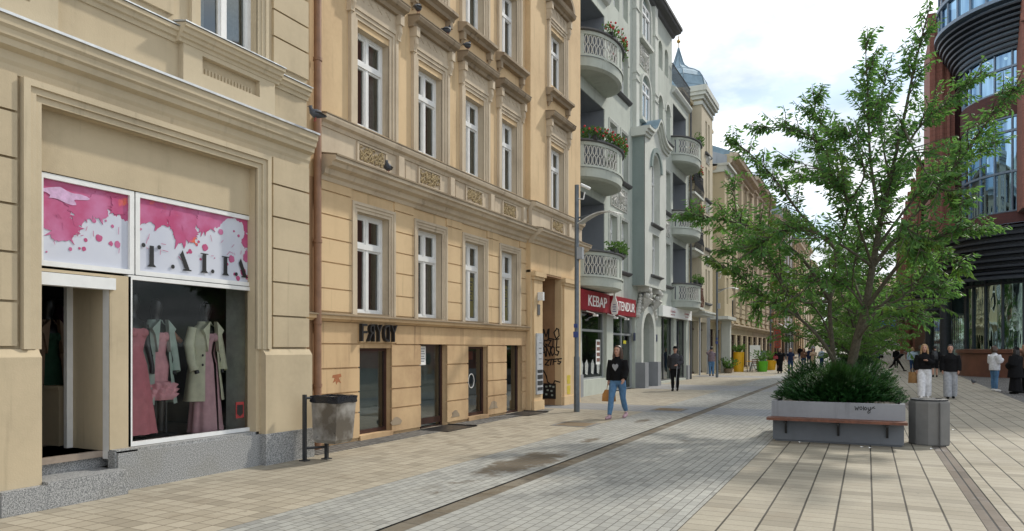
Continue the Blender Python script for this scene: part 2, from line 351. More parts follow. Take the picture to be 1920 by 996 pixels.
M['planter_lo_shade'] = plaster('planter_grey', (0.17, 0.185, 0.205), (0.09, 0.10, 0.11), amt=0.5, streak=0.5)  # darker copy of the planter colour: shade on the base is painted in
M['wood'] = plain('bench_wood', (0.15, 0.055, 0.03), 0.5, var=0.35, scale=12)
M['red'] = plain('red_sign', (0.27, 0.012, 0.022), 0.45, var=0.05)
M['letter'] = plain('white_letters', (0.85, 0.85, 0.82), 0.5, var=0)
M['pole'] = plain('grey_pole', (0.13, 0.15, 0.165), 0.45, 0.4)
M['lamp_panel'] = plain('lamp_panel', (0.5, 0.5, 0.47), 0.5)

# ------------------------------------------------------------------ ground, paving
def gz(y): return 0.0 if y < 72 else min(2.6, (y - 72) * 0.034)
def sheet(name, pts_fn, ys, mat, z, label=None, kind='structure', stuff=False):
    mb = MB(); rows = []
    for y in ys: rows.append([(x, y, gz(y) + z) for x in pts_fn(y)])
    mb.loft([[Vector(p) for p in r] for r in rows], 0, caps=False, closed=False)
    o = mb.build(name, mat, origin=(0, 0, 0)); o['kind'] = kind; return o
YS = [-12, 0, 10, 20, 25.7, 30, 40, 48.7, 60, 72, 80, 100, 120, 140, 149]
YF = YS[:-1] + [150, 400, 1500]
M['asphalt'] = plain('asphalt', (0.07, 0.07, 0.07), 0.9, scale=3, bmp=0.3)
darkband = (0.22, 0.23, 0.25)
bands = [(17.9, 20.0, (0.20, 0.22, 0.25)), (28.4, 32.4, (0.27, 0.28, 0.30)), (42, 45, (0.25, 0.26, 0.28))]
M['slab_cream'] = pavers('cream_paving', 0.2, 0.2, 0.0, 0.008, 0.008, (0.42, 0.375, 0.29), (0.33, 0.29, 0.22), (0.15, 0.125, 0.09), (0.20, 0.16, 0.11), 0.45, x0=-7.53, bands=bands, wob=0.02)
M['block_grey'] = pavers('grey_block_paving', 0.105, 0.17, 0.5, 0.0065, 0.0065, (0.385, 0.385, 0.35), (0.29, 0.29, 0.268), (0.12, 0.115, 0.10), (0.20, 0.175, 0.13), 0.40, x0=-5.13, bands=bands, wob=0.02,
    spills=[(-4.35, 9.2, .42, 1.3, 2.3, .1), (-4.35, 11.8, .15, .5, 4, .3), (-4.5, 15.6, .2, .7, 4, .4), (-4.3, 7.2, .4, 1.3, 3, .9), (-2.9, 12, .4, 3, 2.0, 1.1)])
M['slab_plank'] = pavers('plank_paving', 0.31, 0.2, 0.37, 0.012, 0.005, (0.39, 0.355, 0.28), (0.30, 0.27, 0.21), (0.05, 0.045, 0.035), (0.24, 0.19, 0.13), 0.35, x0=-1.51, wob=0.006)
M['gutter'] = pavers('gutter_stone', spills=[(-3.78, 16, 1.5, 60, 1.3, 0.9), (-3.78, 16, 1.5, 60, 3.1, 1.1)], rx=0.24, ry=0.5, off=0.0, jx=0.02, jy=0.008, c1=(0.22, 0.19, 0.14), c2=(0.15, 0.13, 0.10), joint=(0.03, 0.03, 0.025), stain=(0.035, 0.03, 0.025), st_amt=1.0, x0=-3.9, wob=0.02)
M['drain'] = pavers('drain_channel', 0.105, 0.5, 0.0, 0.012, 0.004, (0.17, 0.14, 0.11), (0.14, 0.12, 0.10), (0.02, 0.02, 0.02), (0.3, 0.29, 0.29), 0.6, x0=0.945)
M['cobble'] = pavers('cobblestones', 0.11, 0.11, 0.5, 0.02, 0.02, (0.24, 0.23, 0.215), (0.13, 0.125, 0.12), (0.04, 0.04, 0.035), (0.09, 0.08, 0.07), 0.5, wob=0.25)
sheet('ground', lambda y: (-800, -40, -9.5, 8, 40, 800), YF, M['asphalt'], -0.02)
sheet('pavement', lambda y: (-10.6, -5.13), YS, M['slab_cream'], 0.0)
sheet('road', lambda y: (-5.13, -3.89), YS, M['block_grey'], 0.0)
sheet('gutter', lambda y: (-3.89, -3.66), YS, M['gutter'], -0.012)
sheet('road', lambda y: (-3.66, -1.51), YS, M['block_grey'], 0.0)
def edge_r(y):
    return 3.4 + 0.030 * y if y < 60 else 5.2
sheet('pavement', lambda y: (-1.51, 0.945), YS, M['slab_plank'], 0.0)
sheet('drain_channel', lambda y: (0.945, 1.155), YS, M['drain'], -0.006)
sheet('pavement', lambda y: (1.155, edge_r(y)), YS, M['slab_plank'], 0.0)
sheet('cobbled_ground', lambda y: (edge_r(y), 30), [y for y in YS], M['cobble'], -0.004)
mb = MB(); mb.box(-7.95, -7.42, 8.35, 17.4, 0.0, 0.006); o = mb.build('cobbled_ground', M['cobble'], origin=(-7.7, 12, 0)); o['kind'] = 'structure'
mb = MB(); random.seed(5)
def blob(mb, cx, cy, rx, ry, z, seed):
    rnd = random.Random(seed); n = 26; ph = [rnd.uniform(0, 6) for _ in range(4)]
    pts = []
    for i in range(n):
        a = 2 * PI * i / n; q = 1 + 0.25 * math.sin(2 * a + ph[0]) + 0.2 * math.sin(3 * a + ph[1]) + 0.13 * math.sin(7 * a + ph[2]) + 0.08 * rnd.uniform(-1, 1)
        pts.append((cx + rx * q * math.cos(a), cy + ry * q * math.sin(a), z))
    mb.poly(pts)
M['wet'] = plain('wet_dirt', (0.10, 0.075, 0.045), 0.35, var=0.3, scale=6)
M['puddle'] = plain('puddle_water', (0.045, 0.042, 0.038), 0.08, var=0.2, scale=2)
# ------------------------------------------------------------------ facade kit
def wall(mb, s0, s1, z0, z1, holes, n=0.0, depth=0.22, m=0, mr=None, seg=14):
    mr = m if mr is None else mr
    ss = sorted({s0, s1, *[h[0] for h in holes], *[h[1] for h in holes]}); zs = sorted({z0, z1, *[h[2] for h in holes], *[h[3] for h in holes]})
    ss = [x for x in ss if s0 <= x <= s1]; zs = [x for x in zs if z0 <= x <= z1]
    for i in range(len(ss) - 1):
        for j in range(len(zs) - 1):
            cs = (ss[i] + ss[i + 1]) / 2; cz = (zs[j] + zs[j + 1]) / 2
            if any(h[0] < cs < h[1] and h[2] < cz < h[3] for h in holes): continue
            mb.poly([(ss[i], n, zs[j]), (ss[i + 1], n, zs[j]), (ss[i + 1], n, zs[j + 1]), (ss[i], n, zs[j + 1])], m)
    for h in holes:
        a, b, c, d = h[:4]; arch = len(h) > 4 and h[4]; dp = h[5] if len(h) > 5 else depth; k = n - dp
        if not arch: path = [(a, c), (a, d), (b, d), (b, c)]
        else:
            r = (b - a) / 2; rz = min(r, d - c) * (arch if arch is not True else 1); cs = (a + b) / 2
            arc = [(cs - r * math.cos(PI * t / seg), d - rz + rz * math.sin(PI * t / seg)) for t in range(seg + 1)]
            path = [(a, c)] + arc + [(b, c)]
            for side, cor in ((arc[:seg // 2 + 1], (a, d)), (arc[seg // 2:], (b, d))):
                for p, q in zip(side[:-1], side[1:]): mb.poly([(cor[0], n, cor[1]), (p[0], n, p[1]), (q[0], n, q[1])], m)
        path = path + [path[0]]
        for p, q in zip(path[:-1], path[1:]):
            mb.poly([(p[0], n, p[1]), (q[0], n, q[1]), (q[0], k, q[1]), (p[0], k, p[1])], mr)
def courses(mb, spans, zs, n0=0.0, n1=0.03, gap=0.03, m=0, vg=0.0):
    for a, b in spans:
        for z0, z1 in zip(zs[:-1], zs[1:]): mb.box(a + vg, b - vg, n0 - 0.01, n1, z0 + gap / 2, z1 - gap / 2, m)
def mould(mb, s0, s1, prof, m=0): mb.prism(prof, 'nz', s0, s1, m)
def cornice_prof(n, z, out, h, steps=4, under=0.0):
    """stepped cornice profile: narrow at the bottom, widest at the top, thin lip"""
    p = [(n - 0.05, z), (n + out * 0.15, z)]
    for i in range(1, steps):
        q = i / steps
        p += [(n + out * (0.15 + 0.85 * (i - 0.4) / steps), z + h * q * 0.85 - 0.0), (n + out * (0.15 + 0.85 * (i - 0.4) / steps + 0.04), z + h * q * 0.85 + 0.02)]
    p += [(n + out, z + h * 0.86), (n + out, z + h), (n - 0.05, z + h + 0.04)]
    return p
def surround(mb, a, b, c, d, n, w, th, m=0, sides=3):
    for k, (q, t) in enumerate(((0, th), (w * 0.35, th * 0.7), (w * 0.7, th * 0.4))):   # three steps in towards the opening
        t = th * (1 - 0.3 * k); i0 = w * (1 - k / 3); i1 = w * (1 - (k + 1) / 3)
        mb.box(a - i0, a - i1, n - 0.01, n + t, c, d + i1, m); mb.box(b + i1, b + i0, n - 0.01, n + t, c, d + i1, m)
        mb.box(a - i0, b + i0, n - 0.01, n + t, d + i1, d + i0, m)
def win(bld, fr, a, b, c, d, n, tr=0.68, mull=True, curtain=None, fm='white', gm='glass', name='window', sash=True, fw=0.06, sill=False):
    mb = MB(fr); T = 0.06
    mb.box(a, a + fw, n, n + T, c, d); mb.box(b - fw, b, n, n + T, c, d); mb.box(a + fw, b - fw, n, n + T, c, c + fw); mb.box(a + fw, b - fw, n, n + T, d - fw, d)
    zt = c + (d - c) * tr; mid = (a + b) / 2
    if tr < 1: mb.box(a + fw, b - fw, n - 0.002, n + T + 0.02, zt - 0.045, zt + 0.045)
    zz = [(c + fw, zt - 0.045), (zt + 0.045, d - fw)] if tr < 1 else [(c + fw, d - fw)]
    for z0, z1 in zz:
        cols = [(a + fw, mid - 0.035), (mid + 0.035, b - fw)] if mull else [(a + fw, b - fw)]
        if mull: mb.box(mid - 0.035, mid + 0.035, n - 0.001, n + T + 0.005, z0, z1)
        if sash:
            for x0, x1 in cols:
                w = 0.035
                for bx in ((x0, x0 + w, z0, z1), (x1 - w, x1, z0, z1), (x0 + w, x1 - w, z0, z0 + w), (x0 + w, x1 - w, z1 - w, z1)): mb.box(bx[0], bx[1], n + 0.004, n + T - 0.012, bx[2], bx[3])
    o = mb.build(name, M[fm], bld)
    g = MB(fr); rq = random.Random(int(a * 131 + c * 77)); e1, e2, e3 = (rq.uniform(-.011, .011) for _ in range(3))      # old panes never hang quite true
    g.poly([(a + fw * .5, n + 0.02 + e1, c + fw * .5), (b - fw * .5, n + 0.02 - e1, c + fw * .5), (b - fw * .5, n + 0.02 - e1 + e2, d - fw * .5)]); g.poly([(a + fw * .5, n + 0.02 + e1, c + fw * .5), (b - fw * .5, n + 0.02 - e1 + e2, d - fw * .5), (a + fw * .5, n + 0.02 + e1 + e2, d - fw * .5)])
    g.build('pane', M[gm], o)
    if curtain:
        cb = MB(fr); k = 22
        for (x0, x1) in ([(a + 0.02, b - 0.02)] if curtain == 'full' else [(a + 0.02, a + (b - a) * 0.3), (b - (b - a) * 0.3, b - 0.02)]):
            rr = [[fr(x0 + (x1 - x0) * i / k, n - 0.10 + 0.025 * math.sin(i * 2.1), z) for i in range(k + 1)] for z in (c, d)]
            cb.loft(rr, 0, caps=False, closed=False)
        cb.build('curtain', M['curtain'], o)
    return o
def shell(mb, s0, s1, z1, back=-10, n=0.0, m=0, roof=True):
    mb.poly([(s0, n, 0), (s0, back, 0), (s0, back, z1), (s0, n, z1)], m); mb.poly([(s1, n, 0), (s1, back, 0), (s1, back, z1), (s1, n, z1)], m)
    mb.poly([(s0, back, 0), (s1, back, 0), (s1, back, z1), (s0, back, z1)], m)
    if roof: mb.poly([(s0, n, z1), (s1, n, z1), (s1, back, z1), (s0, back, z1)], m)
def gable_roof(bld, fr, s0, s1, z, n0=0.3, back=-10, h=3, mat='zinc'):
    mb = MB(fr); mid = (n0 + back) / 2; mb.prism([(n0, z), (mid, z + h), (back, z), (mid, z - 0.01)], 'nz', s0, s1); mb.build('roof', M[mat], bld)
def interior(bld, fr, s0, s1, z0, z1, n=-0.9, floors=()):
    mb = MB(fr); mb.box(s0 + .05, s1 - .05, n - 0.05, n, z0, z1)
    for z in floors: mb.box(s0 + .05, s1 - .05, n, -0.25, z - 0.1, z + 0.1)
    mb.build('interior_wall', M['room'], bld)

# ================================================================== building 1: beige house with the dress shop
F1 = left_frame(-7.53)
b1 = thing('town_house', (-7.53, 5, 0), 'beige rendered town house with the dress shop window and granite steps', 'building')
def build_b1():
    wt = 13.6
    op = (4.36, 7.23, 0.0, 4.09)                      # the big framed bay of the shop
    up = [(6.3, 7.25, 5.6, 7.6), (3.3, 4.25, 5.6, 7.6), (0.3, 1.25, 5.6, 7.6), (6.3, 7.25, 9.4, 11.2), (3.3, 4.25, 9.4, 11.2)]
    mb = MB(F1)
    wall(mb, -3.0, 8.22, 0, wt, [(op[0], op[1], op[2], op[3], False, 0.16)] + [(*u, False, 0.2) for u in up])
    shell(mb, -3.0, 8.22, wt)
    # recessed panel over the shop, pier between door and window
    wall(mb, 4.36, 7.25, 0.0, 4.09, [(4.39, 7.24, 2.44, 3.45, False, 0.10), (4.36, 5.19, 0.0, 2.41, False, 0.01), (5.45, 7.24, 0.46, 2.46, False, 0.1)], n=-0.12, depth=0.1)
    mb.box(7.2, 8.0, -0.16, 0.0, 4.089, 4.12)
    zs = [1.62, 2.07, 2.55, 3.02, 3.47, 3.93, 4.32]
    courses(mb, [(7.5, 8.22), (2.1, 4.12)], zs, 0, 0.05, 0.025)
    courses(mb, [(-1.5, 1.2)], zs, 0, 0.05, 0.025)
    courses(mb, [(7.52, 8.22), (4.7, 5.9), (1.7, 2.9)], [5.62, 6.02, 6.4, 6.8, 7.2, 7.6, 8.0, 8.4], 0, 0.04, 0.025)
    for a, b, zz in ((7.3, 8.22, .42), (2.1, 4.32, .24)):           # tall base blocks with a sloped shoulder
        mb.prism([(0, zz), (0.11, zz), (0.11, 1.52), (0.05, 1.60), (0, 1.60)], 'nz', a, b)
    mb.build('wall', M['beige'], b1)
    t = MB(F1); surround(t, 4.36, 7.23, 1.60, 4.09, 0.0, 0.20, 0.09); t.build('shop_surround', M['beige_trim'], b1)
    t = MB(F1)
    mould(t, -3, 8.24, [(-.02, 4.30), (.02, 4.30), (.03, 4.38), (.05, 4.42), (.06, 4.50), (.13, 4.53), (.14, 4.59), (.17, 4.61), (.18, 4.67), (.205, 4.70), (.21, 4.79), (-.02, 4.86)])
    t.build('cornice', M['beige_trim'], b1)
    t = MB(F1); t.prism([(.0, 4.865), (.215, 4.795), (.22, 4.785), (.232, 4.785), (.232, 4.812), (.0, 4.885)], 'nz', -3, 8.26); t.build('cornice_flashing', M['flash'], b1)
    for a, b in ((5.95, 7.55), (2.95, 4.55), (-.05, 1.55)):   # sill cornices under the upper windows with sunk panels
        t = MB(F1); t.box(a + .05, a + .33, 0, .08, 4.85, 5.33); t.box(b - .33, b - .05, 0, .08, 4.85, 5.33); t.box(a + .33, b - .33, 0, .08, 5.27, 5.33); t.box(a + .33, b - .33, 0, .08, 4.85, 5.05)
        for k in range(16): t.box(a + .37 + k * .053, a + .395 + k * .053, 0, .018, 5.07, 5.15)
        mould(t, a - .02, b + .02, [(0, 5.33), (.09, 5.33), (.10, 5.37), (.13, 5.38), (.14, 5.42), (.17, 5.43), (.18, 5.48), (.21, 5.49), (.21, 5.53), (0, 5.57)])
        t.build('sill_panel', M['beige_trim'], b1)
    t = MB(F1); mould(t, -3, 8.23, [(0, 5.32), (.02, 5.32), (.03, 5.37), (.06, 5.38), (.07, 5.43), (.10, 5.44), (.10, 5.49), (0, 5.52)]); t.build('sill_cornice', M['beige_trim'], b1)
    t = MB(F1); t.prism([(0, 5.525), (.115, 5.495), (.115, 5.51), (0, 5.545)], 'nz', -3, 8.24)
    for a, b in ((5.95, 7.55), (2.95, 4.55)): t.prism([(.0, 5.575), (.225, 5.535), (.225, 5.55), (.0, 5.595)], 'nz', a - .03, b + .03)
    t.build('sill_flashing', M['flash'], b1)
    for u in up:
        t = MB(F1); surround(t, u[0], u[1], u[2], u[3], 0.0, .16, .06); t.build('window_surround', M['beige_trim'], b1)
        win(b1, F1, *u, -.18, tr=.7, curtain='full' if u[0] == 3.3 else 'side')
    # tilted casement in the upper window by the corner
    # shop glazing
    s = MB(F1)
    for a, b, c, d in ((4.42, 5.50, 2.47, 3.44), (5.52, 7.33, 2.47, 3.44)):
        w = .055
        for bx in ((a, a + w, c, d), (b - w, b, c, d), (a + w, b - w, c, c + w), (a + w, b - w, d - w, d)): s.box(bx[0], bx[1], -.19, -.13, bx[2], bx[3])
    s.build('sign_frame', M['white'], b1)
    w = MB(F1); f = .05
    for bx in ((5.42, 5.42 + f, .47, 2.46), (7.30, 7.30 + f, .47, 2.46), (5.47, 7.30, .47, .47 + f), (5.47, 7.30, 2.46 - f, 2.46)): w.box(bx[0], bx[1], -.20, -.12, bx[2], bx[3])
    wo = w.build('shop_window', M['white'], b1)
    g = MB(F1); g.poly([(5.46, -.16, .5), (7.31, -.16, .5), (7.31, -.16, 2.43), (5.46, -.16, 2.43)]); g.build('pane', M['shopglass'], wo)
    d_ = MB(F1); d_.box(7.02, 7.16, -.158, -.154, .66, .88); st = d_.build('sticker', plain('sticker_red', (.3, .03, .03), .6), wo, label='small security sticker with red edge and dark shield')
    d_ = MB(F1); d_.prism([(7.04, .72), (7.09, .68), (7.14, .72), (7.14, .84), (7.04, .84)], 'sz', -.1535, -.151); d_.build('shield', M['black'], wo)
    # printed film panels
    for idx, (a, b, c, d) in enumerate(((4.475, 5.445, 2.525, 3.385), (5.575, 7.275, 2.525, 3.385))):
        p = MB(F1); p.box(a, b, -.172, -.166, c, d); fo = p.build('sign_panel', M['film'], b1, label=('pale panel with magenta paint splashes' if idx == 0 else 'pale panel with magenta paint splashes and black letters'))
        q = MB(F1); rnd = random.Random(7 + idx); n = -.165
        if idx == 0:
            top = [(a, 3.0), (a + .05, 2.96), (a + .10, 2.86), (a + .13, 2.80), (a + .18, 2.83), (a + .24, 2.77), (a + .29, 2.84), (a + .32, 2.86), (a + .34, 2.92), (a + .37, 2.97), (a + .41, 3.03), (a + .48, 3.05), (a + .53, 3.10), (a + .6, 3.08), (a + .65, 3.15), (a + .7, 3.19), (a + .76, 3.16), (a + .8, 3.12), (a + .86, 3.14), (a + .9, 3.10), (b, 3.09)]
        else:
            top = [(a, 3.15), (a + .08, 3.12), (a + .15, 3.06), (a + .24, 3.07), (a + .3, 3.14), (a + .4, 3.13), (a + .45, 3.06), (a + .55, 2.99), (a + .62, 2.97), (a + .68, 2.90), (a + .72, 2.98), (a + .8, 3.06), (a + .95, 3.07), (a + 1.1, 3.13), (a + 1.15, 3.2), (a + 1.22, 3.27), (a + 1.3, d - .02), (a + 1.4, d - .01), (a + 1.5, d - .03), (b - .12, 3.32), (b - .1, 3.22), (b - .05, 3.18), (b, 3.2)]
        def burst(cx_, cz_, r_, sd):
            rr_ = random.Random(sd); n_ = 60; ph = [rr_.uniform(0, 6) for _ in range(3)]; sp_ = [rr_.randrange(n_) for _ in range(9)]; pts_ = []
            for t__ in range(n_):
                al = 2 * PI * t__ / n_; ra = r_ * (1 + .12 * math.sin(3 * al + ph[0]) + .08 * math.sin(5 * al + ph[1]) + .05 * rr_.uniform(-1, 1))
                if t__ in sp_: ra *= rr_.uniform(1.15, 1.55)
                pts_.append((min(b, max(a, cx_ + ra * math.cos(al))), min(d, max(c, cz_ + ra * math.sin(al)))))
            q.prism(pts_, 'sz', n + .0005, n + .0035 + .0004 * (sd % 9))
        for bi, (bx_, bz_, br_) in enumerate(((.10, 3.04, .17), (.22, 2.90, .15), (.42, 3.14, .12), (.60, 3.20, .14), (.86, 3.24, .10), (.38, 3.0, .06)) if idx == 0 else ((.10, 3.25, .16), (.28, 3.18, .10), (.60, 3.16, .20), (.72, 3.06, .10), (.95, 3.26, .14), (1.64, 3.1, .08), (1.66, 2.9, .06))): burst(a + bx_, bz_, br_, 3 + bi + 9 * idx)
        if idx == 0: top = [(x_, max(y_, 3.12 + .06 * math.sin(9 * x_))) for x_, y_ in top]
        else: top = [(x_, max(y_, 3.2 + .05 * math.sin(7 * x_))) for x_, y_ in top]
        jag = []
        for (x0, y0), (x1, y1) in zip(top[:-1], top[1:]):
            for k in range(4):
                t_ = k / 4; jag.append((x0 + (x1 - x0) * t_, y0 + (y1 - y0) * t_ + rnd.uniform(-.018, .018)))
        jag.append(top[-1])
        for p0, p1 in zip(jag[:-1], jag[1:]):
            if p1[0] > p0[0]: q.prism([p0, p1, (p1[0], d), (p0[0], d)], 'sz', n - .001, n)
        spots = [(.47, 2.80, .022), (.62, 2.84, .042), (.76, 2.80, .027), (.84, 2.80, .038), (.45, 2.70, .024), (.40, 2.70, .014), (.56, 3.03, .028), (.78, 3.0, .018), (.7, 3.05, .012), (.3, 2.68, .02), (.05, 2.62, .01)] if idx == 0 else \
                [(.72, 2.84, .03), (.68, 2.82, .015), (.82, 2.94, .02), (.85, 2.98, .018), (.95, 2.92, .045), (.88, 2.76, .016), (.95, 2.70, .014), (1.06, 3.2, .03), (1.2, 3.16, .04), (1.38, 2.82, .05), (1.30, 2.74, .025), (1.43, 2.62, .02), (1.49, 2.57, .035), (1.58, 2.66, .05), (1.64, 2.86, .06), (1.63, 3.07, .07), (1.42, 3.2, .015), (1.5, 3.15, .02), (1.66, 2.5 + .1, .035), (.03, 3.02, .015), (1.1, 2.8, .008)]
        for (x, y, r) in spots:
            pts = [(a + x + r * (1 + .15 * rnd.uniform(-1, 1)) * math.cos(t_ * PI / 7), y + r * (1 + .15 * rnd.uniform(-1, 1)) * math.sin(t_ * PI / 7)) for t_ in range(14)]
            pts = [(min(b, max(a, x_)), min(d, max(c, y_))) for x_, y_ in pts]
            q.prism(pts, 'sz', n + .0012, n + .002 + .0002 * spots.index((x, y, r)))
        for k in range(16):
            x = a + rnd.uniform(.1, b - a - .1); y = rnd.uniform(2.7, 3.1); an = rnd.uniform(0, 6.3); l = rnd.uniform(.02, .08)
            q.ribbon([(x, y), (min(b, x + l * math.cos(an)), y + l * math.sin(an))], n + .007 + k * .0003, .006, .0002)
        q.build('paint_splash', M['pink'], fo)
        if idx == 0:
            q = MB(F1); blob_pts = [(a + .15 + .22 * (1 + .25 * math.sin(3 * t_) + .2 * math.sin(5 * t_ + 1)) * math.cos(t_) + .08, 3.24 + .07 * (1 + .3 * math.sin(4 * t_)) * math.sin(t_)) for t_ in [i * 2 * PI / 30 for i in range(30)]]
            q.prism([(max(a, x_), min(d, y_)) for x_, y_ in blob_pts], 'sz', n + .0015, n + .0095); q.build('paint_highlight', plain('pale_pink', (.56, .36, .54), .5, var=.2, scale=20), fo)
        else:
            L = MB(F1); nn = n + .013; z0 = 2.60; H = .24
            def stem(x): L.box(x - .028, x + .028, nn, nn + .002, z0, z0 + H); L.prism([(x - .06, z0 - .012), (x + .06, z0 - .012), (x + .028, z0 + .02), (x - .028, z0 + .02)], 'sz', nn, nn + .0021)
            def dot(x, z): L.prism([(x + .026 * math.cos(t_ * PI / 6), z + .026 * math.sin(t_ * PI / 6)) for t_ in range(12)], 'sz', nn, nn + .002)
            def dia(x): L.prism([(x - .02, z0 + H), (x - .055, z0 + H - .06), (x + .02, z0), (x + .085, z0)], 'sz', nn, nn + .002); L.box(x - .01, x + .11, nn, nn + .0021, z0 - .012, z0 + .005)
            stem(a + .17); dot(a + .06, z0 + .235); dot(a + .27, z0 + .235); dot(a + .46, z0 + .02); dia(a + .62)
            stem(a + .93); L.box(a + .87, a + .99, nn, nn + .0021, z0 + H - .012, z0 + H); dot(a + 1.06, z0 + .02); stem(a + 1.27); L.box(a + 1.21, a + 1.33, nn, nn + .0021, z0 + H - .012, z0 + H); dot(a + 1.45, z0 + .02); dia(a + 1.55)
            L.build('lettering', M['black'], fo)
    # door: roller box, jambs, steps
    s = MB(F1); s.box(4.37, 5.24, -.22, -.08, 2.27, 2.40); s.box(5.19, 5.22, -.24, -.125, .36, 2.27); s.build('shutter_box', M['white'], b1)
    s = MB(F1); s.box(4.325, 5.19, -.02, .20, -.05, .27); s.box(3.9, 4.325, .112, .198, -.05, .24); s.box(2.0, 4.325, -.02, .111, -.05, .238); s.box(4.33, 5.19, -.45, -.03, -.05, .26)
    so = s.build('granite_step', M['granite'], b1)
    s = MB(F1); s.box(4.3, 5.3, -1.2, -.30, .26, .45); s.build('upper_step', M['granite'], so)
    s = MB(F1); s.box(5.19, 8.22, 0, .03, -.05, .43); s.box(5.19, 7.28, -.13, -.0, .30, .465); s.box(5.17, 5.45, -.12, .0, 0, .45); s.build('granite_base', M['granite'], b1)
    s = MB(F1); s.box(7.28, 8.24, 0, .135, -.05, .43); s.build('granite_plinth', M['granite'], b1)
    # the shop room
    s = MB(F1)
    s.box(2.2, 7.9, -4.5, -.24, .38, .45, 1); s.box(2.2, 8.0, -4.6, -4.5, 0, 3.6); s.box(7.36, 7.45, -.72, -.2, .45, 2.6, 2); s.box(7.7, 7.8, -4.5, -.2, .45, 3.5, 0); s.box(2.1, 2.2, -4.5, -.2, 0, 3.5); s.box(2.2, 7.8, -4.5, -.25, 2.9, 3.0)
    s.box(5.20, 5.42, -.80, -.20, .45, 2.44, 3); s.box(5.13, 5.20, -.86, -.80, .45, 2.44, 4)
    s.build('shop_room', [M['room'], plain('shop_floor', (.30, .24, .19), .5), plain('pale_wall', (.80, .85, .78), .8), M['beige_trim'], M['white']], b1)
    s = MB(F1); s.tube([(3.2, -3.6, 2.35), (7.4, -3.6, 2.35)], .02); ro = s.build('clothes_rail', M['iron'], b1)
    cols = [(.22, .015, .02), (.012, .06, .03), (.02, .02, .05), (.1, .03, .06), (.03, .03, .03), (.2, .05, .08)]
    for i in range(18):
        x = 3.4 + i * .22; c = cols[(i * 7) % 6 if i % 4 else 0]
        g = MB(F1); g.eloft([(x, -3.6, 1.0 + .2 * ((i * 3) % 4), .07, .26), (x, -3.6, 1.7, .05, .18), (x, -3.6, 2.2, .05, .22), (x, -3.6, 2.3, .02, .05)], 12, rip=lambda a_, t_: .1 * math.sin(6 * a_)); k = 'gown%d' % ((i * 7) % 6 if i % 4 else 0)
        if k not in M: M[k] = plain(k, c, .8, var=.2)
        g.build('hanging_dress', M[k], ro, smooth=True)
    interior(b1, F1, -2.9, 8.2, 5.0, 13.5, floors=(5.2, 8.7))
build_b1()

